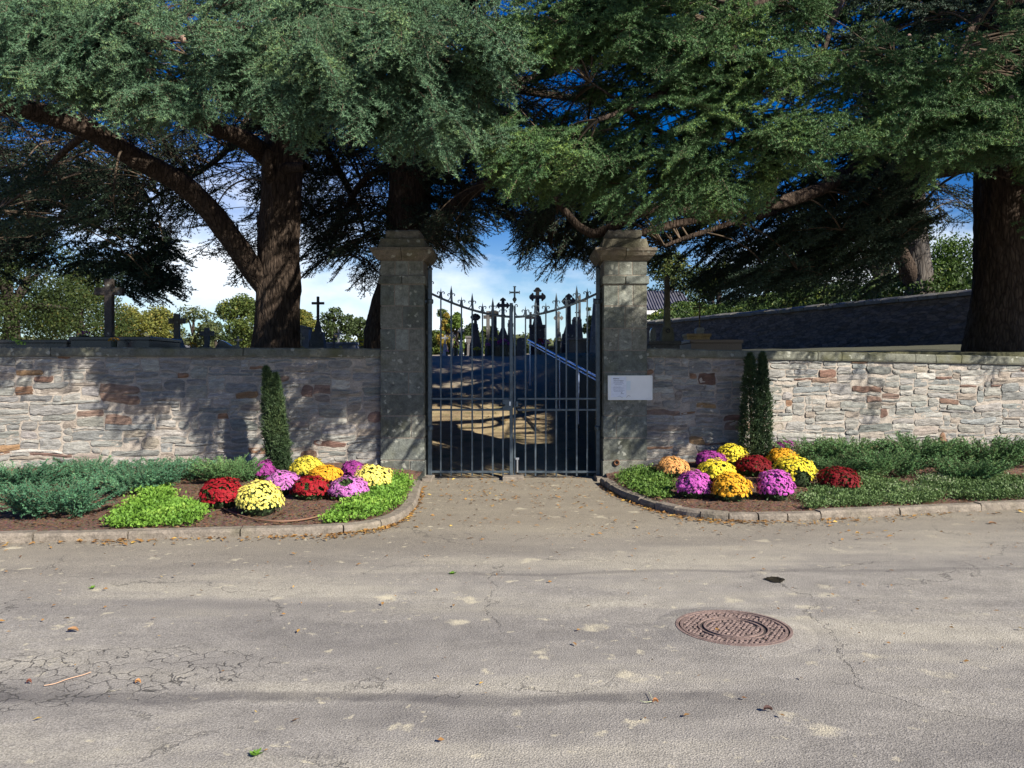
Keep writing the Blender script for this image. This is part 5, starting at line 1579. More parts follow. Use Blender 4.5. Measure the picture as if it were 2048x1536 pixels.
TB.limb([(1000, 170, 17.8), (1100, 190, 18.2), (1200, 205, 18.6), (1300, 240, 19)], .12, .04)
TC.limb([(1975, 235, 15.1), (1880, 265, 14.6), (1790, 292, 14.0), (1720, 328, 13.6), (1650, 372, 13.2), (1570, 402, 12.9), (1500, 415, 12.6), (1420, 432, 12.4), (1330, 455, 12.3), (1270, 470, 12.3)], .19, .05)
TC.limb([(1990, 320, 15.1), (1850, 350, 14.9), (1700, 372, 14.6), (1560, 420, 14.2), (1440, 455, 13.9), (1330, 490, 13.8)], .14, .03)
TC.limb([(1495, 416, 12.5), (1525, 408, 12.1), (1545, 380, 11.7), (1549, 350, 11.4), (1540, 318, 11.2), (1510, 298, 11.0)], .065, .035)
TC.limb([(1450, 425, 12.4), (1300, 420, 12.2), (1200, 465, 12.4), (1160, 455, 12.6), (1130, 420, 12.7), (1110, 390, 12.7)], .11, .04)
TC.limb([(1985, -60, 15.0), (1800, -120, 13.0), (1600, -60, 11.2), (1470, 60, 9.9), (1462, 130, 9.8), (1330, 190, 9.0), (1200, 240, 8.7)], .2, .02)
TC.limb([(1460, 130, 9.75), (1462, 190, 9.6), (1458, 240, 9.5)], .022, .012)
TC.limb([(1500, 296, 11.0), (1410, 268, 10.2), (1330, 266, 9.6), (1285, 250, 9.3), (1235, 205, 9.1), (1180, 165, 9.0)], .034, .012)
TC.limb([(1985, -100, 15.0), (1850, -170, 12.8), (1720, -60, 10.8), (1640, 120, 9.3)], .16, .02)
TC.limb([(1990, 0, 15.0), (1900, -100, 12.4), (1700, -180, 10.2), (1500, -180, 8.8), (1380, -160, 8.2)], .2, .03)
TC.limb([(1990, 40, 15.0), (1970, 20, 13.6), (1940, 60, 11.4), (1900, 150, 9.6)], .10, .02)
TC.limb([(2020, 60, 15.0), (2180, 0, 12.4), (2300, -60, 10.6), (2500, -100, 9.4)], .2, .04)
TC.limb([(2010, -60, 15.0), (2250, -160, 12.4), (2500, -230, 10.0), (2700, -250, 8.6)], .2, .04)

# near bright foliage (in layers at different depths)
gA = lambda px, py, rr: gaps(px, py, rr)
hiL = interp([(-300, -40), (2300, -40)])
pts = sample(330, -150, 700, edge, hiL, 8.3, 10.6, r, gA, thr=-.16, cs=1.0)
TA.foliage(pts, NEAR, False, face=(-.1, -1, 0), pitch=(-48, -8))
pts = sample(170, 640, 1010, edge, hiL, 8.0, 10.2, r, gA, thr=-.14, cs=1.0)
TB.foliage(pts, NEAR, False, face=(.25, -1, 0), pitch=(-55, -10))
pts = sample(560, 985, 2200, edge, hiL, 8.5, 11.0, r, gA, thr=-.20, cs=1.0)
TC.foliage(pts, NEAR, False, face=(-.55, -1, 0), pitch=(-30, 0))
# edge sprays hanging clear of the mass
for (x0, x1, n, T, fc) in ((80, 700, 46, TA, (-.1, -1, 0)), (700, 1000, 34, TB, (.3, -1, 0)), (990, 1560, 44, TC, (-.6, -1, 0)), (1700, 2150, 22, TC, (-.5, -1, 0))):
    pts = sample(n, x0, x1, lambda x: edge(x) + 18, lambda x: edge(x) - 30, 8.6, 10.4, r)
    T.foliage(pts, NEAR, False, face=fc, pitch=(-45, -12), scl=(.5, .9))
# second layer just behind, fills most holes
pts = sample(170, -150, 720, lambda x: edge(x) - 10, hiL, 11.0, 13.2, r, gA)
TA.foliage(pts, MID, True, face=(0, -1, 0))
pts = sample(80, 680, 1000, lambda x: edge(x) - 15, hiL, 11.0, 14.0, r, gA)
TB.foliage(pts, MID, True, face=(0, -1, 0))
pts = sample(330, 1150, 2200, lambda x: edge(x) + 20, hiL, 11.5, 14.0, r, gA)
TC.foliage(pts, MID, True, face=(-.4, -1, 0))
pts = sample(330, 1330, 2200, lambda x: edge(x) - 20, K(-60), 14.5, 18.5, r)
TC.foliage(pts, MID, False, face=(-.4, -1, 0), scl=(1.2, 1.8))
pts = sample(90, 1700, 2200, lambda x: edge(x) - 40, K(-40), 8.6, 10.5, r)
TC.foliage(pts, NEAR, False, face=(-.4, -1, 0))
# underside above the right pillar, its shade put into the needle colour
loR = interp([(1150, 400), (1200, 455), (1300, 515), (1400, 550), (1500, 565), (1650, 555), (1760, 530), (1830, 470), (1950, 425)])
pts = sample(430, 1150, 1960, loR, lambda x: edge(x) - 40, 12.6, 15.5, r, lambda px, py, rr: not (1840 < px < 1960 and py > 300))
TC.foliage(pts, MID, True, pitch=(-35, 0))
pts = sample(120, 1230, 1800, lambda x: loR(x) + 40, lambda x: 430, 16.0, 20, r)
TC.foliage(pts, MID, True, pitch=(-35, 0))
# dark mass lower left
loL = interp([(-150, 600), (0, 560), (80, 520), (200, 540), (300, 580), (350, 560), (390, 470)])
hiL2 = interp([(-150, 260), (0, 300), (100, 320), (200, 350), (260, 400), (330, 470), (390, 500)])
pts = sample(170, -150, 340, loL, hiL2, 17.5, 20.5, r)
TA.foliage(pts, MID, True, pitch=(-30, 0), face=(.4, -.6, 0), scl=(1.1, 1.7))
pts = sample(26, 240, 345, K(585), K(510), 17.5, 19.5, r)
TA.foliage(pts, MID, True, pitch=(-35, -12), face=(1, -.3, 0), spread=20, scl=(1., 1.5))
pts = sample(26, -120, 200, K(450), K(330), 10.6, 11.4, r)
TA.foliage(pts, MID, True, pitch=(-35, -10), face=(.3, -1, 0))
# lacy foliage against the sky, its silhouette darkness put into the colour
loB = interp([(-150, 560), (150, 440), (250, 420), (330, 430), (400, 470), (440, 520), (500, 545), (520, 400), (600, 420), (620, 500), (680, 540), (760, 560), (850, 480), (870, 500), (930, 480), (960, 420), (1010, 430), (1060, 480), (1100, 500), (1180, 520), (1230, 540)])
def gB(px, py, rr):
    if 400 < px < 500 and 380 < py < 430: return rr.random() < .3
    return True
pts = sample(560, -150, 640, loB, lambda x: edge(x) - 30, 15.5, 20, r, gB)
TA.foliage(pts, LACE, True, scl=(.9, 1.5), pitch=(-35, 10), thick=.03)
pts = sample(700, 600, 1250, loB, lambda x: edge(x) - 60, 15.5, 21, r, gB)
TB.foliage(pts, LACE, True, scl=(.9, 1.5), pitch=(-40, 10), thick=.03)
pts = sample(80, 985, 1220, K(280), K(60), 15, 20, r)
TB.foliage(pts, LACE, True, scl=(.9, 1.4), pitch=(-40, 10), thick=.03)
pts = sample(46, 850, 950, K(510), K(420), 13.5, 16, r)
TB.foliage(pts, LACE, True, scl=(.5, .9), pitch=(-60, -20), thick=.02)
pts = sample(90, 1040, 1215, K(540), K(410), 12.8, 15.5, r)
TC.foliage(pts, LACE, True, scl=(.6, 1.1), pitch=(-60, -20), face=(-1, -.2, 0), thick=.02)
# canopy above the picture, unseen, shaped by where its shade lands
pts = []
for k in range(4000):
    p = np.array([r.uniform(-9, 11), r.uniform(10.5, 16), 0]); zt_ = EYE + 760 / 1600 * p[1]
    p[2] = r.uniform(zt_, zt_ + 2.6)
    h = sun_hit(p)
    pr = .2
    if h[0] == 'wall': pr = .9 if h[1] < -1.2 else (.8 if h[1] < 3.3 else 1)
    if h[0] == 'inner': pr = .35
    if h[0] == 'road': pr = .5
    if r.random() < pr and allow(p, r) and vnoise([p * np.array([1, 1, 2])], .8, 2, 9)[0] > -.18: pts.append(p)
    if len(pts) >= 260: break
pts = np.array(pts)
TA.foliage(pts[pts[:, 0] < -3], MID, False); TB.foliage(pts[(pts[:, 0] >= -3) & (pts[:, 0] < 2)], MID, False); TC.foliage(pts[pts[:, 0] >= 2], MID, False)
pts = [p for p in (np.array([r.uniform(8, 16), r.uniform(8.5, 14.5), r.uniform(4.6, 8.5)]) for _ in range(700)) if (p[0] / p[1] > .66 or p[2] > EYE + 760 / 1600 * p[1]) and allow(p, r)][:300]
TC.foliage(pts, MID, False)  # unseen sprays added past the right edge to shade the trunk there
# unseen sprays added to keep the pillar heads and the trunks dim
pts = []
for k in range(6000):
    tx, ty, tz = [(-1.7, 11.9, 3.3), (1.75, 11.9, 3.6), (1.75, 11.9, 3.0), (9.6, 14.7, 3.0), (-2.1, 16, 4.0), (1.75, 11.9, 3.8), (1.6, 12, 3.2), (3.0, 12.2, 1.4), (5, 16, 2.0), (8, 17, 2.2)][k % 10]
    d = r.uniform(2.5, 9); p = np.array([tx, ty, tz]) + np.array(TO_SUN) * d + r.normal(0, .4, 3)
    zt_ = EYE + 770 / 1600 * p[1]
    if (p[2] > zt_ or p[0] / p[1] > .66) and p[2] < 9.5 and allow(p, r): pts.append(p)
    if len(pts) > 520: break
TC.foliage(pts, MID, False)
# unseen high sprays added to shade the graves and the side wall
pts = []
for k in range(9000):
    tx, ty, tz = [(r.uniform(-1.5, 3), 25, 3.4), (r.uniform(-1.5, 3), 25, 4.4), (r.uniform(-9, -3), r.uniform(17, 21), 3), (r.uniform(7, 13), r.uniform(26, 36), 3.4), (r.uniform(2, 5), r.uniform(16, 20), 2.8)][k % 5]
    d = r.uniform(6, 26); p = np.array([tx, ty, tz]) + np.array(TO_SUN) * d + r.normal(0, .6, 3)
    zt_ = EYE + 780 / 1600 * p[1]
    if (p[2] > zt_ or p[0] / p[1] > .66) and 6 < p[1] < 24 and p[2] < 14 and allow(p, r): pts.append(p)
    if len(pts) > 420: break
pts = np.array(pts); q = pts[:, 0] < 1.5
TB.foliage(pts[q], MID, False, scl=(1.5, 2.2)); TC.foliage(pts[~q], MID, False, scl=(1.5, 2.2))
pts = np.array([W(r.uniform(1690, 1990), r.uniform(60, 440), r.uniform(28, 34)) for _ in range(70)])
TD.foliage(pts, LACE, True, scl=(1.6, 2.6))
for (px, py, Y) in ((366, 78, 8.6), (437, 106, 8.7), (297, 146, 8.6), (414, 55, 8.8), (317, 108, 8.7)): TA.cone(px, py, Y)
TB.cone(1000, 168, 8.6)
for (px, py, Y) in ((1869, 130, 8.9), (1910, 124, 9.2), (1992, 207, 8.7), (2023, 199, 8.6), (1818, 76, 9.2)): TC.cone(px, py, Y)
TA.finish(M_needb); TB.finish(M_needb); TC.finish(M_need); TD.finish()

# ------------------------------------------------------------------ broadleaved trees far behind
BARK2 = plain_mat('far_bark_mat', (0.055, 0.045, 0.038), .95, 0, .2, .3, 4)
def tree(label, px, pytop, wpx, Y, cols, n=5000, dens=1.0, hpx=None, seed=0, lobes=12, base=None):
    rr = np.random.default_rng(seed + int(px)); s = Y / 1600
    x = W(px, 0, Y)[0]; g = Hs(x, Y) - .3; zt_ = W(0, pytop, Y)[2]; w = wpx * s; h = zt_ - g
    root = empty('tree', label, 'tree', 'broadleaved trees beyond the graves')
    zb = g + h * (.18 if base is None else base)
    C = []
    for k in range(lobes):
        a = rr.uniform(0, 2 * PI); v = rr.random(); rad = w * .5 * math.sqrt(max(.05, 1 - abs(v * 2 - .95) ** 2.2)) * rr.uniform(.35, .85)
        C.append((x + rad * math.cos(a), Y + rad * math.sin(a) * .8, zb + (zt_ - zb) * (v * .82 + .08), w * rr.uniform(.14, .26)))
    C.append((x, Y, zt_ - w * .16, w * .16))
    C = np.array(C)
    n = int(n * 1.7)
    idx = rr.choice(len(C), n, p=C[:, 3] ** 2 / (C[:, 3] ** 2).sum())
    D = rr.normal(size=(n, 3)); D /= np.linalg.norm(D, axis=1)[:, None]
    P = C[idx, :3] + D * (C[idx, 3] * rr.uniform(.55, 1.12, n))[:, None] * np.array([1, 1, .85])
    keep = vnoise(P, 2.2 / max(w * .12, .3), 2, seed) > (-.05 if dens < .8 else -.35 if dens < 1 else -.8)
    P = P[keep]; m = len(P); sz = 2.3 * s * rr.uniform(.7, 1.5, m)[:, None]
    A = rr.normal(size=(m, 3)); A /= np.linalg.norm(A, axis=1)[:, None]; B = np.cross(A, rr.normal(size=(m, 3))); B /= np.linalg.norm(B, axis=1)[:, None]
    V = np.stack([P - A * sz, P + B * sz * .6, P + A * sz, P - B * sz * .6], 1).reshape(-1, 3)
    o = mesh_obj('crown', V, np.arange(m * 4).reshape(-1, 4), leaf_mat('leaf_%d_mat' % int(px), *cols, trans=.3, ns=8 / w), root); o['kind'] = 'stuff'
    mb = MB(); P0 = [(x, Y, g - .2), (x + w * .01, Y, g + h * .3), (x - w * .02, Y, g + h * .55), (x, Y, g + h * .8)]
    mb.tube(catmull(P0, 4), np.linspace(w * .05 + .08, .05, 13), 8)
    for c in C[::2]:
        mb.tube(catmull([(x, Y, g + h * .35), ((x + c[0]) / 2, (Y + c[1]) / 2, (g + h * .35 + c[2]) / 2 + .2), tuple(c[:3])], 3), np.linspace(w * .02 + .04, .03, 7), 5)
    mb.build('trunk', BARK2, root, smooth=True)
    return root
G1_SHADE = ((0.018, 0.036, 0.01), (0.045, 0.07, 0.016), (0.10, 0.10, 0.02))  # tree greens darkened to stand for the shade on the crown
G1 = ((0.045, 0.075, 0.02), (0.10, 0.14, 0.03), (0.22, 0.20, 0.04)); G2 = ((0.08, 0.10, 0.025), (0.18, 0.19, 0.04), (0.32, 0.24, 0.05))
G3 = ((0.03, 0.055, 0.02), (0.07, 0.10, 0.03)); G4 = ((0.20, 0.17, 0.03), (0.38, 0.28, 0.05)); G5 = ((0.05, 0.08, 0.03), (0.12, 0.15, 0.06), (0.2, .2, .08))
tree('large shade-dark green tree filling the far left above the wall', 20, 440, 330, 34, G1_SHADE, 16000, 1.0, seed=1, lobes=22)
tree('green and rust tinted tree behind the tall dark cross', 160, 545, 190, 40, ((.025, .045, .012), (.055, .085, .02), (.14, .09, .025)), 9000, 1.0, seed=2, lobes=16)  # leaf greens darkened here too, carrying shade
tree('yellow-green tree just right of the tall dark cross', 262, 615, 105, 60, G2, 5000, 1.0, seed=3)
tree('yellowing tree over the far white house', 312, 619, 90, 64, G2, 4500, .9, seed=4)
tree('sparse pale tree behind the weathered stone cross', 388, 614, 95, 66, G5, 3600, .7, seed=5)
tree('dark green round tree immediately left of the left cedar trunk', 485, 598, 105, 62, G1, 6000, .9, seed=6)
tree('small sparse tree between the short cross and the round tree', 432, 648, 60, 70, G3, 2200, .7, seed=7)
tree('yellow-green low tree touching the right side of the left cedar trunk', 605, 618, 50, 60, G2, 3200, 1.0, seed=8)
tree('dark open-crowned tree behind the slender pedestal cross', 668, 614, 84, 62, G3, 4200, .7, seed=9)
tree('dark small tree between the open-crowned tree and the dark cedar', 722, 634, 62, 66, G3, 3000, .75, seed=10)
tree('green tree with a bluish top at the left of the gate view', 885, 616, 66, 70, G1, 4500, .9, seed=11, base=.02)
tree('tree with a golden yellow patch in the left gate leaf', 893, 626, 34, 62, G4, 2200, 1, seed=12)
tree('bright green tree right of the golden one in the left gate leaf', 914, 624, 40, 62, ((.07, .12, .02), (.15, .22, .04)), 3000, 1, seed=13, base=.02)
tree('low dark tree behind the ornate dark cross', 944, 645, 46, 68, G3, 2600, .9, seed=14, base=.02)
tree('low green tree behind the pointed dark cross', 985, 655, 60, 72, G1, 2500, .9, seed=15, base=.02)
tree('faint low tree behind the biggest cross', 1070, 668, 90, 90, G5, 2600, .8, seed=16, base=.02)
tree('sparse small tree beside the right hinge post', 1178, 612, 34, 60, G5, 1800, .7, seed=17, base=.02)
tree('tree with yellow leaf tufts above the ribbed roof', 1345, 500, 150, 56, ((.03, .06, .015), (.09, .12, .03), (.30, .28, .06)), 6000, .85, seed=18)
tree('leafy tree right of the ribbed roof with sunny sprigs', 1440, 520, 150, 48, ((.03, .055, .015), (.07, .11, .025), (.26, .26, .05)), 7000, 1, seed=19, base=.02)
tree('dark tree behind the boundary wall, left of the twin-stemmed conifer', 1600, 420, 240, 46, G3, 12000, 1, seed=20, lobes=20, base=.02)
tree('bright green lit tree right behind the twin-stemmed conifer', 1900, 480, 190, 44, ((.05, .10, .02), (.12, .20, .03)), 9000, 1, seed=21, lobes=16, base=.02)
tree('very dark tree high behind the right end of the boundary wall', 1760, 330, 260, 58, G3, 12000, .75, seed=22, lobes=20, base=.02)
tree('dark tree mass beyond the right edge of the picture', 2160, 350, 300, 40, G3, 8000, .9, seed=23, lobes=18, base=.02)

def hedge_bank():
    rr = np.random.default_rng(9); n = 26000
    A = np.array([17.5, 24.5]); B = np.array([7.2, 47.5]); u = rr.random(n); c = A + (B - A) * u[:, None]
    off = rr.uniform(.3, 3.2, n); nr = np.array([.93, .37])
    H_ = 4.0 + .3 * np.sin(u * 23) + .9 * rr.random(n) * np.clip(off, .3, 1.6) - .2
    top = 4.5 + .5 * vnoise(np.stack([c[:, 0], c[:, 1], 0 * u], 1), .8, 2, 2) + .45 * np.clip(off, 0, 2.4)
    P = np.stack([c[:, 0] + nr[0] * off, c[:, 1] + nr[1] * off, top - rr.random(n) ** 2 * 1.2], 1)
    sz = .075 * rr.uniform(.6, 1.4, n)[:, None]
    A_ = rr.normal(size=(n, 3)); A_ /= np.linalg.norm(A_, axis=1)[:, None]; B_ = np.cross(A_, rr.normal(size=(n, 3))); B_ /= np.linalg.norm(B_, axis=1)[:, None]
    V = np.stack([P - A_ * sz, P + B_ * sz * .6, P + A_ * sz, P - B_ * sz * .6], 1).reshape(-1, 3)
    o = mesh_obj('hedge', V, np.arange(n * 4).reshape(-1, 4), leaf_mat('hedge_mat', (.02, .045, .01), (.055, .10, .02), (.16, .19, .03), trans=.2, ns=.7))  # leaf greens darkened in place of shade falling on the hedge
    tag(o, 'ragged green hedge growing along the top of the boundary wall at the right', 'hedge')
hedge_bank()
def far_wood():
    rr = np.random.default_rng(19); n = 26000
    x = rr.uniform(-150, 130, n); Y_ = rr.uniform(120, 150, n)
    top = 7.0 + 2.2 * vnoise(np.stack([x, 0 * x, 0 * x], 1), .12, 3, 2); z = top - rr.random(n) ** 1.6 * 6
    P = np.stack([x, Y_, z], 1); sz = .5 * rr.uniform(.6, 1.4, n)[:, None]
    A_ = rr.normal(size=(n, 3)); A_ /= np.linalg.norm(A_, axis=1)[:, None]; B_ = np.cross(A_, rr.normal(size=(n, 3))); B_ /= np.linalg.norm(B_, axis=1)[:, None]
    V = np.stack([P - A_ * sz, P + B_ * sz * .7, P + A_ * sz, P - B_ * sz * .7], 1).reshape(-1, 3)
    o = mesh_obj('far_wood', V, np.arange(n * 4).reshape(-1, 4), leaf_mat('far_wood_mat', (.05, .07, .03), (.12, .13, .05), trans=.2, ns=.05))
    tag(o, 'low far wood along the horizon behind the graves', 'wood', kind='stuff')
far_wood()
# ------------------------------------------------------------------ shrubs and ground cover
M_jun = leaf_mat('juniper_mat', (0.02, 0.075, 0.038), (0.08, 0.21, 0.11), (0.17, 0.36, 0.16), trans=0, ns=2)
M_jun2 = leaf_mat('juniper_green_mat', (0.03, 0.09, 0.03), (0.12, 0.25, 0.085), (0.22, 0.34, 0.11), trans=0, ns=2)
PLUME = [make_spray(k + 60, L=1.0, nside=12, tsp=.028, nl=.055, nw=.022, nn=3, sub=False, droop=-.12, sidelen=.34, up=.2, tw=.008) for k in range(4)]
M_stem = plain_mat('shrub_stem_mat', (0.12, 0.08, 0.05), .9)
def juniper(label, px, py, wpx, hpx, mat, n=60, seed=0):
    rr = np.random.default_rng(seed + abs(int(px))); x, y, z = bed_px(px, py); s = y / 1600; w = wpx * s / 2; h = hpx * s * (.72 if px < 1000 else .95)
    y += w * .25
    root = empty('juniper_bush', label, 'shrub', 'low junipers in the beds'); c = Sprays()
    for k in range(n):
        a = rr.uniform(0, 2 * PI); rad = math.sqrt(rr.random()) * .85
        bx_, by_ = x + w * rad * .62 * math.cos(a), y + w * .75 * rad * .5 * math.sin(a)
        el = math.radians(rr.uniform(18, 50) * (1.15 - rad * .6) + 8)
        a2 = a + rr.normal(0, .5)
        dv = np.array([math.cos(a2) * math.cos(el), math.sin(a2) * math.cos(el), math.sin(el)])
        l = min(.5, max(.2, h * rr.uniform(.7, 1.15) / max(.45, math.sin(el) + .25)))
        R_m = rot_from(dv, rr.normal(0, .5)); p = np.array([bx_, by_, bedz(bx_, by_) - .02 + h * .28 * (1 - rad) + rr.uniform(0, .05)])
        c.add(PLUME, int(rr.integers(4)), R_m, p, l)
    c.build('foliage', (mat, M_stem), root)
juniper('blue-green juniper at the far left against the wall', 20, 985, 150, 70, M_jun, 80, 1)
juniper('blue-green juniper in front, nearest the kerb at the left edge', 100, 1035, 170, 92, M_jun, 90, 2)
juniper('blue-green juniper behind the front one, under the left wall', 165, 968, 150, 62, M_jun, 80, 3)
juniper('blue-green juniper with upright tips in the middle of the left bed', 265, 990, 150, 80, M_jun, 90, 4)
juniper('blue-green juniper against the wall left of the dark red flowers', 345, 962, 120, 58, M_jun, 70, 5)
juniper('dark shaded juniper between the junipers and the left column yew', 450, 965, 120, 62, M_jun2, 70, 6)
juniper('green juniper just right of the right column yew', 1620, 928, 120, 50, M_jun2, 70, 7)
juniper('green juniper under the sunlit wall, second from the right yew', 1710, 930, 140, 52, M_jun2, 80, 8)
juniper('green juniper with tall feathery tips under the sunlit wall', 1850, 935, 150, 68, M_jun2, 90, 9)
juniper('green juniper behind the white-edged ground cover, mid right bed', 1780, 955, 150, 50, M_jun2, 80, 10)
juniper('green juniper cut by the right edge of the picture', 1995, 935, 150, 62, M_jun2, 90, 11)
juniper('green juniper in front of the one at the right edge', 1940, 965, 130, 48, M_jun2, 70, 12)
juniper('green juniper between the dark red flowers and the wall', 1680, 950, 100, 36, M_jun2, 50, 13)
juniper('juniper beyond the left edge of the picture', -150, 1010, 200, 80, M_jun, 60, 14)
juniper('juniper beyond the right edge of the picture', 2200, 950, 220, 60, M_jun2, 60, 15)

def yew(label, cols, seed):
    """cols: list of (pxb, pyb, pxt, pyt, widthpx); upright columns that may share a foot"""
    rr = np.random.default_rng(seed); x0, y0, z0 = bed_px(cols[0][0], cols[0][1]); 
    root = empty('column_yew', label, 'shrub', 'upright yews against the wall')
    Vs = []; n_tot = 0; st = MB()
    for (pxb, pyb, pxt, pyt, w) in cols:
        b = np.array([(pxb - 1024) / 1600 * y0, y0, z0]); t = np.array(W(pxt, pyt, y0)); s = y0 / 1600; rad = w * s / 2
        n = 4200
        u = rr.random(n) ** .9; a = rr.uniform(0, 2 * PI, n)
        prof = np.interp(u, [0, .06, .3, .6, .85, .96, 1], [.9, 1, 1, .72, .44, .26, .03]) * rad
        bump = 1 + .45 * vnoise(np.stack([np.cos(a) * 1.6, np.sin(a) * 1.6, u * 9], 1), 1.3, 2, seed)
        rho = prof * bump * np.sqrt(rr.uniform(.35, 1.1, n)) * np.where(rr.random(n) < .12, rr.uniform(1.1, 1.45, n), 1)
        P = b + (t - b) * u[:, None] + np.stack([rho * np.cos(a), rho * np.sin(a), 0 * a], 1)
        m = 3
        D = np.stack([np.cos(a), np.sin(a), 1.3 + 0 * a], 1)[:, None, :] * .6 + rr.normal(size=(n, m, 3)) * .7; D /= np.linalg.norm(D, axis=2)[..., None]
        S = np.cross(D, rr.normal(size=(n, m, 3))); S /= np.linalg.norm(S, axis=2)[..., None]
        Vs.append(np.stack([P[:, None] + S * .007, P[:, None] - S * .007, P[:, None] + D * rr.uniform(.025, .065, (n, m, 1))], 2).reshape(-1, 3))
        st.tube([tuple(b - (0, 0, .05)), tuple(b + (t - b) * .5), tuple(b + (t - b) * .9)], [.03, .02, .006], 6)
    V = np.concatenate(Vs); o = mesh_obj('foliage', V, np.arange(len(V)).reshape(-1, 3), leaf_mat('yew_mat_%d' % seed, (.02, .045, .02), (.05, .085, .035), (.09, .13, .05), trans=.08, ns=3), root); o['kind'] = 'stuff'
    st.build('stem', M_stem, root)
yew('dark slim leaning yew column with a split tip against the left wall', [(557, 945, 532, 735, 38), (564, 945, 550, 748, 34)], 31)
yew('dark double-topped yew column against the right wall', [(1504, 918, 1500, 708, 46), (1526, 918, 1525, 706, 34)], 32)

def cover(label, name, polys, n, size, cols, seed, hgt=.10, dens_noise=.0, cat='ground cover', trans=.25):
    rr = np.random.default_rng(seed); P = []
    tries = 0
    def inside(p, poly):
        c = False; j = len(poly) - 1
        for i in range(len(poly)):
            if (poly[i][1] > p[1]) != (poly[j][1] > p[1]) and p[0] < (poly[j][0] - poly[i][0]) * (p[1] - poly[i][1]) / (poly[j][1] - poly[i][1]) + poly[i][0]: c = not c
            j = i
        return c
    wp = [[bed_px(*q)[:2] for q in poly] for poly in polys]
    cl = []
    for poly in wp:
        xs_ = [q[0] for q in poly]; ys_ = [q[1] for q in poly]
        ar = (max(xs_) - min(xs_)) * (max(ys_) - min(ys_)); k = 0; t_ = 0
        while k < n // len(wp) // 22 and t_ < 20000:
            t_ += 1
            q = (rr.uniform(min(xs_), max(xs_)), rr.uniform(min(ys_), max(ys_)))
            if not inside(q, poly): continue
            if n1(q[0], q[1], 0, 3.5, seed, 2) < -.35: continue
            cl.append((q[0], q[1], bedz(*q))); k += 1
    cl = np.array([q for q in cl if q[2] > .05 and all(bedz(q[0] + a, q[1] + b_) > .05 for a, b_ in ((.05, 0), (-.05, 0), (0, -.06)))])
    # each clump: stems rising with small leaves
    m = 22; H_ = hgt * (.65 + .5 * vnoise(cl, 4, 2, seed))
    u = rr.random((len(cl), m)); off = rr.normal(0, .028, (len(cl), m, 2)) * (1 + 1.2 * u[..., None])
    P = np.stack([cl[:, None, 0] + off[..., 0], cl[:, None, 1] + off[..., 1], cl[:, None, 2] + H_[:, None] * u * 1.2 + .008], 2).reshape(-1, 3)
    k = len(P); D = rr.normal(size=(k, 3)); D[:, 2] = np.abs(D[:, 2]) * .6 + .35; D /= np.linalg.norm(D, axis=1)[:, None]
    S = np.cross(D, rr.normal(size=(k, 3))); S /= np.linalg.norm(S, axis=1)[:, None]
    ln = size * rr.uniform(.7, 1.3, (k, 1)); w = ln * .28
    V = np.stack([P, P + D * ln * .5 + S * w, P + D * ln, P + D * ln * .5 - S * w], 1).reshape(-1, 3)
    o = mesh_obj(name, V, np.arange(k * 4).reshape(-1, 4), leaf_mat('cover_%d_mat' % seed, *cols, trans=trans, ns=2.5))
    tag(o, label, cat, kind='stuff')
GR = ((.07, .17, .02), (.19, .36, .05), (.30, .46, .08))
cover('bright green ground cover patch left of the dark red flowers', 'ground_cover', [[(210, 1062), (230, 1040), (265, 1015), (310, 990), (335, 985), (350, 1005), (400, 1025), (408, 1040), (385, 1052), (350, 1068), (300, 1068)]], 15000, .036, GR, 41, .12)
cover('bright green ground cover by the kerb curve, left of the gate', 'ground_cover', [[(640, 1052), (665, 1030), (700, 1012), (735, 1000), (770, 975), (790, 955), (815, 965), (830, 975), (828, 1000), (812, 1020), (790, 1036), (750, 1040), (700, 1048), (660, 1058)]], 17000, .034, GR, 42, .12)
cover('green ground cover at the foot of the right pillar, spilling to the kerb', 'ground_cover', [[(1228, 968), (1250, 945), (1300, 940), (1325, 955), (1340, 975), (1335, 1005), (1325, 1018), (1290, 1004), (1250, 988)]], 11000, .034, ((.05, .11, .02), (.12, .22, .04), (.2, .3, .06)), 43, .10)
cover('small-leaved pale green ground cover right of the magenta flowers', 'ground_cover', [[(1600, 1000), (1640, 985), (1700, 985), (1720, 955), (1760, 955), (1800, 975), (1830, 990), (1870, 995), (1890, 1006), (1830, 1016), (1740, 1020), (1660, 1020), (1610, 1016)]], 21000, .030, ((.06, .11, .035), (.13, .21, .07), (.32, .38, .22)), 44, .10)
cover('white-edged trailing ground cover at the far right of the bed', 'ground_cover', [[(1830, 985), (1850, 960), (1930, 955), (2000, 960), (2060, 965), (2120, 975), (2120, 1000), (2040, 1002), (1960, 1004), (1905, 1000)]], 17000, .032, ((.05, .10, .03), (.11, .18, .06), (.34, .38, .25)), 45, .11)

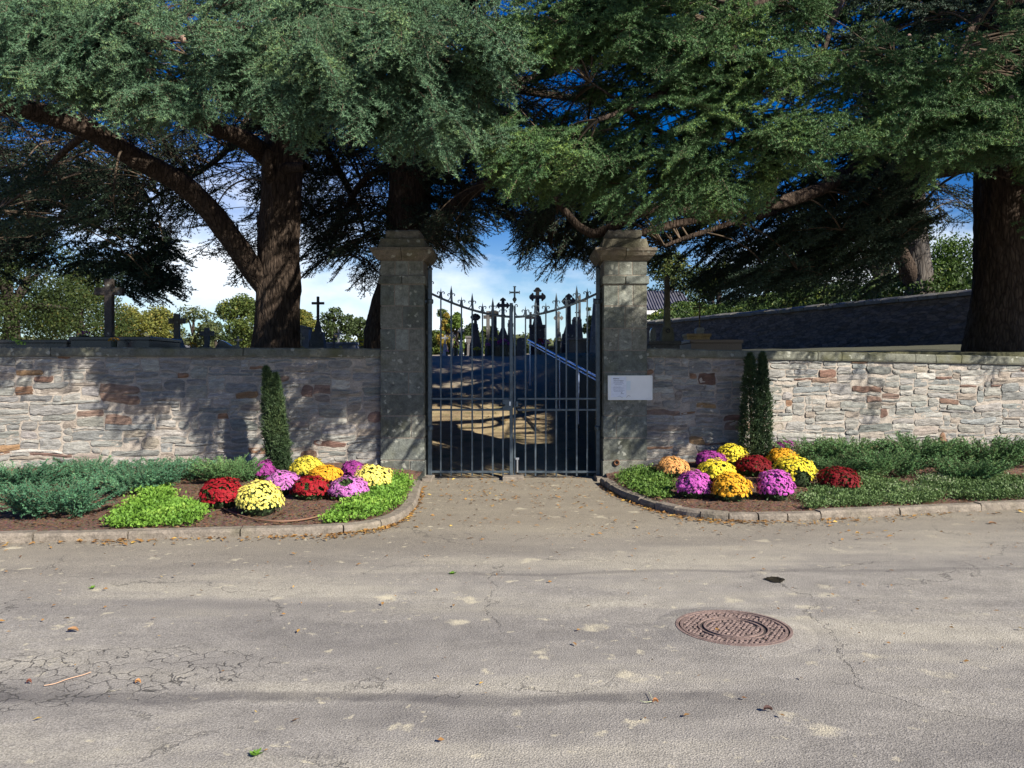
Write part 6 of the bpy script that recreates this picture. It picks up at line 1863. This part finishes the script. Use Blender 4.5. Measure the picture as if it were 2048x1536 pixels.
# ------------------------------------------------------------------ chrysanthemums
def bloom_mat(name, inner, outer, pale):
    m, t, b = new_mat(name); L = t.links.new
    at = t.nodes.new('ShaderNodeAttribute'); at.attribute_name = 'rad'
    g = t.nodes.new('ShaderNodeNewGeometry')
    r_ = ramp(t, [(0.0, inner), (0.45, outer), (1.0, pale)]); L(at.outputs['Fac'], r_.inputs['Fac'])
    r2 = ramp(t, [(0, (.72,) * 3), (1, (1.12,) * 3)]); L(g.outputs['Random Per Island'], r2.inputs['Fac'])
    mm = mixc(t, 'MULTIPLY', 1.0); L(r_.outputs['Color'], mm.inputs[6]); L(r2.outputs['Color'], mm.inputs[7])
    L(mm.outputs[2], b.inputs['Base Color']); b.inputs['Roughness'].default_value = .7; b.inputs['Specular IOR Level'].default_value = .2
    tr = t.nodes.new('ShaderNodeBsdfTranslucent'); L(mm.outputs[2], tr.inputs['Color']); ms = t.nodes.new('ShaderNodeMixShader'); ms.inputs[0].default_value = .15
    L(b.outputs[0], ms.inputs[1]); L(tr.outputs[0], ms.inputs[2]); L(ms.outputs[0], t.nodes['Material Output'].inputs['Surface'])
    return m
BC = {'pale': bloom_mat('pale_yellow_bloom', (.80, .58, .05), (.88, .76, .13), (.93, .86, .28)),
      'yellow': bloom_mat('yellow_bloom', (.65, .42, .01), (.82, .66, .03), (.88, .76, .10)),
      'dull': bloom_mat('dull_yellow_bloom', (.50, .38, .02), (.66, .55, .05), (.74, .64, .10)),
      'gold': bloom_mat('golden_bloom', (.55, .16, .01), (.78, .38, .02), (.84, .50, .05)),
      'peach': bloom_mat('peach_bloom', (.50, .18, .04), (.70, .33, .10), (.78, .48, .20)),
      'red': bloom_mat('red_bloom', (.13, .004, .008), (.28, .008, .016), (.40, .02, .03)),
      'darkred': bloom_mat('dark_red_bloom', (.07, .002, .005), (.15, .004, .009), (.21, .01, .015)),
      'magenta': bloom_mat('magenta_bloom', (.30, .04, .22), (.48, .07, .40), (.62, .18, .55)),
      'pink': bloom_mat('pink_bloom', (.34, .05, .28), (.50, .11, .44), (.66, .34, .60)),
      'purple': bloom_mat('purple_bloom', (.15, .015, .12), (.27, .03, .22), (.38, .08, .32))}
M_chleaf = leaf_mat('chrysanthemum_leaf_mat', (.02, .045, .012), (.06, .11, .03), trans=.15, ns=6)
def bloom_t(petals, seed):
    rr = np.random.default_rng(seed); n = petals * 2; V = [(0, 0, .12)]; rad = [0.0]
    for i in range(n):
        a = 2 * PI * i / n + rr.normal(0, .05); r_ = .5 if i % 2 else .5 * .55; V.append((.35 * math.cos(a), .35 * math.sin(a), .20 + rr.uniform(-.03, .05))); rad.append(.5)
    for i in range(n):
        a = 2 * PI * i / n + rr.normal(0, .05); r_ = (1.0 if i % 2 else .66) * rr.uniform(.88, 1.08); V.append((r_ * math.cos(a), r_ * math.sin(a), .06 + rr.uniform(-.12, .14))); rad.append(1.0 if i % 2 else .6)
    F = []
    for i in range(n):
        j = (i + 1) % n; F += [(0, 1 + i, 1 + j), (1 + i, 1 + n + i, 1 + n + j), (1 + i, 1 + n + j, 1 + j)]
    return np.array(V), np.array(F), np.array(rad)
BT = [bloom_t(7, k) for k in range(5)]
def mum(label, px, py, wpx, hpx, col, nb=560, br=.0195, gap=0.0, seed=0, gaps_=None, zoff=0.0):
    rr = np.random.default_rng(seed * 7 + int(px)); pyb = py + hpx * .46
    x, y, z = bed_px(px, pyb); s = y / 1600; w = wpx * s / 2; y += w * .55; s = y / 1600
    w = wpx * s / 2; h = hpx * s * .98; z = bedz(x, y); x = (px - 1024) / 1600 * y
    zt_ = W(0, py - hpx / 2, y)[2]; h = zt_ - z + .01
    root = empty('chrysanthemum', label, 'potted flower', 'chrysanthemum domes in the beds', (x, y, z))
    C = Cloud(); R_ = []
    pts = []
    lump = seed
    for k in range(nb * 3):
        if len(pts) >= nb: break
        v = rr.uniform(-.12, 1) ; a = rr.uniform(0, 2 * PI)
        v = max(-.1, v); rho = math.sqrt(max(0, 1 - max(0, v) ** 2)); 
        d = np.array([math.cos(a) * rho, math.sin(a) * rho, v])
        k2 = 1 + .20 * n1(*(d * 1.0), 2.3, lump, 2)
        nrm = d / np.linalg.norm(d)
        p = np.array([d[0] * w * k2, d[1] * w * .95 * k2, h * (.36 + .62 * d[2] * k2) if d[2] > 0 else h * (.36 + .9 * d[2])])
        if v < .12: p[:2] *= .95
        if gap and n1(*(d), 3.2, lump + 3, 1) < -.75 + gap: continue
        if gaps_ is not None and np.linalg.norm(d - np.array(gaps_[:3])) < gaps_[3]: continue
        if any(abs(q[0] - p[0]) < br * .6 and abs(q[1] - p[1]) < br * .6 and abs(q[2] - p[2]) < br * .6 for q in pts): continue
        pts.append(p)
        dv = nrm + rr.normal(0, .22, 3); dv[2] += .25; dv /= np.linalg.norm(dv)
        t1 = np.cross(dv, [.3, .7, .2]); t1 /= np.linalg.norm(t1); t2 = np.cross(dv, t1)
        ang = rr.uniform(0, PI); c_, s2 = math.cos(ang), math.sin(ang); Rm = np.stack([c_ * t1 + s2 * t2, -s2 * t1 + c_ * t2, dv], 1)
        tp = BT[rr.integers(5)]; C.add(tp[0], tp[1], Rm, p + nrm * rr.uniform(-.012, .014), br * rr.uniform(.75, 1.3)); R_.append(tp[2])
    o = C.build('blooms', BC[col], root); o['kind'] = 'stuff'
    at = o.data.attributes.new('rad', 'FLOAT', 'POINT'); at.data.foreach_set('value', np.concatenate(R_).astype(np.float32))
    # leafy dome under the flowers
    n = 900; u = rr.uniform(-.15, 1, n); a = rr.uniform(0, 2 * PI, n); rho = np.sqrt(np.clip(1 - np.clip(u, 0, 1) ** 2, 0, 1)); q = rr.uniform(.78, .95, n)
    P = np.stack([np.cos(a) * rho * w * q, np.sin(a) * rho * w * q, np.where(u > 0, h * (.33 + .60 * u * q), h * (.33 + 1.6 * u))], 1)
    D = rr.normal(size=(n, 3)); D[:, 2] += .5; D /= np.linalg.norm(D, axis=1)[:, None]; S = np.cross(D, rr.normal(size=(n, 3))); S /= np.linalg.norm(S, axis=1)[:, None]
    l = .034
    V = np.stack([P, P + D * l * .5 + S * .009, P + D * l, P + D * l * .5 - S * .009], 1).reshape(-1, 3); F = np.arange(n * 4).reshape(-1, 4)
    lv = mesh_obj('leaves', V, F, M_chleaf, root); lv['kind'] = 'stuff'
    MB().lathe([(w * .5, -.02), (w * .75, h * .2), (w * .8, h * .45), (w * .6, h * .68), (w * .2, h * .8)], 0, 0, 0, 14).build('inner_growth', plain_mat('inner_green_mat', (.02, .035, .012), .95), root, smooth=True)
MUMS = [('dark red chrysanthemum at the left end of the left group', 443, 990, 84, 62, 'red', .25, None),
        ('big pale yellow chrysanthemum nearest the kerb in the left bed', 519, 1000, 90, 74, 'pale', 0, None),
        ('lilac-pink chrysanthemum behind the big pale yellow one', 565, 968, 68, 48, 'pink', 0, None),
        ('dull yellow chrysanthemum against the wall beside the left yew', 615, 937, 66, 46, 'dull', 0, None),
        ('red chrysanthemum with green leaves showing through, left bed', 621, 979, 74, 48, 'red', .38, None),
        ('golden orange chrysanthemum in the middle back of the left bed', 651, 951, 64, 36, 'gold', .05, None),
        ('purple chrysanthemum against the wall near the left pillar', 707, 942, 48, 38, 'purple', 0, None),
        ('pale yellow chrysanthemum nearest the left pillar', 745, 958, 72, 52, 'pale', 0, None),
        ('pink chrysanthemum with an open dark hollow in its top', 697, 980, 76, 48, 'pink', .2, (-.05, -.55, .8, .42)),
        ('purple chrysanthemum half hidden left of the left yew', 527, 942, 42, 38, 'purple', .1, None),
        ('peach orange chrysanthemum at the left end of the right group', 1345, 937, 64, 42, 'peach', .1, None),
        ('magenta chrysanthemum at the front left of the right group', 1389, 972, 70, 56, 'magenta', 0, None),
        ('yellow chrysanthemum between the magenta and the dark red ones', 1432, 943, 76, 44, 'yellow', 0, None),
        ('yellow chrysanthemum at the back left of the right yew', 1463, 912, 60, 46, 'yellow', .1, None),
        ('purple chrysanthemum at the back behind the yellow one, right bed', 1421, 921, 60, 34, 'purple', .1, None),
        ('golden orange chrysanthemum nearest the kerb in the right bed', 1462, 977, 78, 60, 'gold', .2, None),
        ('dark red chrysanthemum in front of the right yew', 1506, 934, 72, 44, 'darkred', 0, None),
        ('magenta chrysanthemum at the front, right of the golden one', 1550, 974, 72, 62, 'magenta', 0, None),
        ('large yellow chrysanthemum with loose flowers at its lower edge', 1590, 946, 80, 66, 'yellow', .12, (.1, -.9, -.05, .4)),
        ('orange chrysanthemum tucked behind the large yellow one', 1564, 918, 58, 40, 'gold', 0, None),
        ('purple chrysanthemum against the sunlit wall right of the right yew', 1572, 900, 60, 36, 'purple', 0, None),
        ('dark red chrysanthemum standing apart at the right of the group', 1676, 961, 84, 50, 'darkred', .2, None)]
for i, (lab, px, py, w, h, c, gp, gg) in enumerate(MUMS): mum(lab, px, py, w, h, c, gap=gp, gaps_=gg, seed=i + 1)

# flowers standing among the graves
def far_flowers(label, px, py, wpx, hpx, Y, col, n=40, pot=None):
    rr = np.random.default_rng(int(px * 3 + py))
    if 860 < px < 1200 and Y < 24.4: Y = 24.5 + (Y - 20) * .2
    s = Y / 1600; x, _, z = W(px, py, Y); w, h = wpx * s / 2, hpx * s / 2
    root = empty('grave_flowers', label, 'flowers', 'flower pots on the graves', (x, Y, z - h)); C = Cloud(); R_ = []
    for k in range(n):
        d = rr.normal(size=3); d /= np.linalg.norm(d); d[2] = abs(d[2]); p = np.array([d[0] * w, d[1] * w, h * .5 + d[2] * h * 1.4])
        tp = BT[rr.integers(5)]; C.add(tp[0], tp[1], rot_from(rr.normal(size=3)), p, min(w, h) * .38); R_.append(tp[2])
    o = C.build('blooms', BC[col], root); o['kind'] = 'stuff'; at = o.data.attributes.new('rad', 'FLOAT', 'POINT'); at.data.foreach_set('value', np.concatenate(R_).astype(np.float32))
    g = Hs(x, Y) - (z - h)
    MB().lathe([(w * .45, min(g, -.05)), (w * .6, h * .5), (w * .7, h * .55)], 0, 0, 0, 12).build('pot', plain_mat('pot_mat', pot or (.06, .07, .05), .8), root)
for a in (('orange flowers in a pot by the weathered stone cross', 385, 691, 17, 12, 20.5, 'gold'), ('dark purple flowers on the black tomb left of the tall cross', 168, 668, 32, 12, 16.9, 'purple'),
          ('dim orange flowers on the black tomb right of the tall cross', 228, 680, 20, 10, 16.3, 'gold'), ('upper yellow flowers left of the dark cedar trunk', 722, 679, 13, 10, 21, 'yellow'), ('lower yellow flowers left of the dark cedar trunk', 726, 689, 14, 10, 20, 'yellow'),
          ('tiny yellow flower pot below the thin metal cross', 681, 695, 6, 7, 20, 'yellow'), ('yellow plants right at the foot of the left cedar trunk', 603, 696, 12, 6, 19, 'dull'),
          ('bright red flowers left of the ringed white cross', 911, 693, 11, 8, 25, 'red'), ('red flowers on a stand right of the ringed white cross', 932, 687, 8, 6, 26, 'red'), ('low red flowers right of the ringed white cross', 930, 700, 8, 6, 25.5, 'red'),
          ('yellow and white flowers under the ornate dark cross', 954, 698, 14, 9, 25, 'yellow'), ('yellow flowers left of the pointed dark cross', 986, 679, 16, 10, 21.2, 'yellow'), ('dark purple chrysanthemum in front of the pointed dark cross', 1007, 686, 26, 16, 20.8, 'purple'),
          ('red flowers below the biggest trefoil cross', 1080, 683, 12, 12, 20.4, 'red'), ('pale pink flowers right of the red ones', 1092, 685, 16, 12, 20.4, 'pink'), ('yellow flowers right of the pale pink ones', 1117, 680, 14, 9, 20.2, 'yellow'),
          ('violet flowers before the grey niche shrine', 894, 702, 8, 6, 25, 'pink'), ('orange flowers left of the niche shrine', 882, 706, 9, 6, 24.5, 'peach'), ('white and blue flowers in a dark vase, sixth bar of the left leaf', 976, 690, 12, 9, 21.5, 'pink')):
    far_flowers(*a)

# ------------------------------------------------------------------ hoses, leaves, small litter
M_hose = plain_mat('brown_hose_mat', (.20, .11, .07), .6)
def hose(label, pts, dz=.02):
    P = catmull([np.array(bed_px(*q)) + (0, 0, dz) for q in pts], 6); o = MB().tube(P, .009, 6).build('drip_hose', M_hose, None, smooth=True); tag(o, label, 'hose')
hose('brown drip hose curving round the front of the left flower group', [(425, 1008), (462, 1028), (500, 1040), (545, 1046), (590, 1045), (630, 1038), (662, 1026), (684, 1016)])
hose('brown drip hose lying behind the left ground cover patch', [(175, 1013), (210, 1016), (250, 1015)])
hose('brown drip hose between the front magenta and the dark red flowers, right bed', [(1585, 977), (1610, 980), (1636, 982)])
hose('brown drip hose end between the large yellow and the dark red flowers', [(1628, 951), (1645, 950), (1662, 949)])

def litter(label, name, gen, n, cols, size, seed, z=.006):
    rr = np.random.default_rng(seed); P = np.array([gen(rr) for _ in range(n)]); a = rr.uniform(0, 2 * PI, n); sz = size * rr.uniform(.5, 1.4, n)
    c, s2 = np.cos(a), np.sin(a); U = np.stack([c, s2, rr.uniform(-.25, .25, n)], 1) * sz[:, None]; Vv = np.stack([-s2, c, rr.uniform(-.5, .5, n)], 1) * (sz * rr.uniform(.3, .6, n))[:, None]
    P = P + np.array([0, 0, z]); up = np.array([0, 0, 1]) * (sz * .35)[:, None]
    V = np.stack([P - U, P - Vv * 1 + up * .6, P + U + up * .5, P + Vv + up * .9], 1); zmin = P[:, 2] - .004
    V[..., 2] = np.maximum(V[..., 2], zmin[:, None]); V = V.reshape(-1, 3)
    F = np.arange(n * 4).reshape(-1, 4); F = np.concatenate([F[:, [0, 1, 2]], F[:, [0, 2, 3]]])
    o = mesh_obj(name, V, F, leaf_mat(name + '_%d_mat' % seed, *cols, trans=.1, ns=3)); tag(o, label, 'fallen leaves', kind='stuff')
KP = catmull(KL, 8); KQ = catmull(KR, 8)
def g_kerb(rr):
    K_ = KP if rr.random() < .5 else KQ; i = rr.integers(len(K_) - 1); p = K_[i] + (K_[i + 1] - K_[i]) * rr.random()
    return (p[0] + rr.normal(0, .03), p[1] - abs(rr.normal(0, .13)) - .02, 0.004)
def g_gate(rr):
    y = rr.uniform(7.6, 12.3); return (rr.normal(0, .9) if y > 9.5 else rr.uniform(-3.5, 4), y, .005)
def g_road(rr):
    y = 3.2 + 6.0 * rr.random() ** .55; return (rr.uniform(-.7, .7) * y * 1.1, y, .006)
def g_bed(rr):
    while True:
        x = rr.uniform(-6, 7); y = rr.uniform(7.8, 11.5); z = bedz(x, y)
        if z > .03: return (x, y, z + .008)
def g_path(rr):
    y = rr.uniform(13, 22); x = rr.uniform(-2, 2); return (x, y, Hs(x, y) + .01)
LC = ((.12, .055, .025), (.36, .20, .06), (.60, .42, .10))
litter('yellow and brown fallen leaves along the kerbs', 'fallen_leaves', g_kerb, 1300, LC, .026, 51)
litter('brown fallen leaves scattered on the asphalt before the gate', 'fallen_leaves', g_gate, 620, LC, .024, 52)
litter('sparse dry leaves and crumbs over the road', 'fallen_leaves', g_road, 420, LC, .017, 53)
litter('dead leaves and bark chips on the flower beds', 'bark_chips', g_bed, 5200, ((.05, .028, .016), (.16, .09, .05), (.34, .22, .12)), .022, 54)
litter('fallen leaves on the path inside the gate', 'fallen_leaves', g_path, 500, LC, .03, 55)

def leaf_thing(label, px, py, w, col, seed):
    w *= .6; rr = np.random.default_rng(seed); x, y, _ = ground_px(px, py); n = 9; V = []; F = []
    for i in range(n):
        t = i / (n - 1); ww = math.sin(PI * min(1, t * .93 + .04)) * w * .3; zz_ = .008 + .007 * math.sin(t * 3.4)
        a = rr.uniform(-.1, .1)
        V += [(x - w / 2 + w * t, y - ww + a * .01, zz_ + .012), (x - w / 2 + w * t, y, zz_), (x - w / 2 + w * t, y + ww, zz_ + .014)]
    for i in range(n - 1):
        k = i * 3; F += [(k, k + 3, k + 4, k + 1), (k + 1, k + 4, k + 5, k + 2)]
    o = mesh_obj('dry_leaf', V, F, plain_mat('dry_leaf_%d_mat' % seed, col, .7, 0, .3, .3, 60)); tag(o, label, 'leaf', 'single leaves lying on the road')
leaf_thing('dark curled leaf on the road in front of the manhole', 1536, 1424, .07, (.07, .035, .03), 1)
leaf_thing('orange-brown leaf on the road, right of the pale straws', 1311, 1408, .045, (.33, .15, .06), 2)
leaf_thing('orange leaf in the middle of the cracked asphalt', 276, 1369, .05, (.40, .20, .08), 3)
leaf_thing('small dark red leaf left of the cracked asphalt', 58, 1369, .045, (.16, .06, .04), 4)
leaf_thing('long brown leaf on the road at the left', 146, 1264, .11, (.30, .17, .08), 5)
leaf_thing('brown leaf on the road far right near the kerb', 1985, 1049, .13, (.22, .12, .06), 6)
leaf_thing('yellow leaf lying on the road below the right kerb', 1715, 1069, .06, (.45, .27, .08), 7)
def twig(label, pts, r_, col):
    P = catmull([np.array(ground_px(a, b, .01)) for a, b in pts], 5); o = MB().tube(P, r_ * .6, 5).build('dry_twig', plain_mat('dry_twig_%d_mat' % int(pts[0][0]), col, .8), None, smooth=True); tag(o, label, 'twig')
twig('pale thin twig lying across the cracked asphalt', [(88, 1371), (110, 1367), (135, 1358), (165, 1350), (182, 1344)], .004, (.50, .33, .22))
twig('longer pale straw standing off the orange-brown leaf', [(1305, 1402), (1302, 1393), (1297, 1384)], .003, (.48, .48, .32))
twig('short pale straw beside the orange-brown leaf', [(1280, 1401), (1290, 1404), (1304, 1403)], .003, (.45, .48, .3))
def weed(label, px, py, w):
    x, y, _ = ground_px(px, py); rr = np.random.default_rng(int(px)); V = []; F = []
    for k in range(26):
        a = rr.uniform(0, 2 * PI); l = w * rr.uniform(.3, .6); d = np.array([math.cos(a), math.sin(a), .5]); s_p = np.array([-math.sin(a), math.cos(a), 0]) * l * .28; p = np.array([x, y, .006]) + rr.normal(0, w * .12, 3) * (1, 1, 0)
        i = len(V); V += [p, p + d * l * .5 + s_p, p + d * l, p + d * l * .5 - s_p]; F.append((i, i + 1, i + 2, i + 3))
    o = mesh_obj('weed', V, F, bpy.data.materials['cover_41_mat']); tag(o, label, 'weed', 'tiny weeds growing in the asphalt')
weed('tiny green weed in the road at the bottom of the picture', 512, 1513, .05)
weed('tiny green weed in the road between the gate and the dark seam', 905, 1149, .06)
weed('tiny green weed in the asphalt at the left', 184, 1178, .05)
# ivy sprig on the left wall top
x, y, z = W(30, 690, 11.1); mb = MB(); rr = np.random.default_rng(3); V = []; F = []
for k in range(46):
    t = rr.random(); p = np.array([x - .1 + t * .24, y, 1.985 + .11 * (1 - t)]) + rr.normal(0, .015, 3); d = rr.normal(size=3); d /= np.linalg.norm(d); s_p = np.cross(d, rr.normal(size=3)); s_p /= np.linalg.norm(s_p); i = len(V)
    V += [p, p + d * .016 + s_p * .012, p + d * .032, p + d * .016 - s_p * .012]; F.append((i, i + 1, i + 2, i + 3))
o = mesh_obj('ivy_sprig', V, F, bpy.data.materials['cover_41_mat']); tag(o, 'small bright green creeper sprig on the wall coping at the far left', 'plant')
bpy.context.view_layer.update()
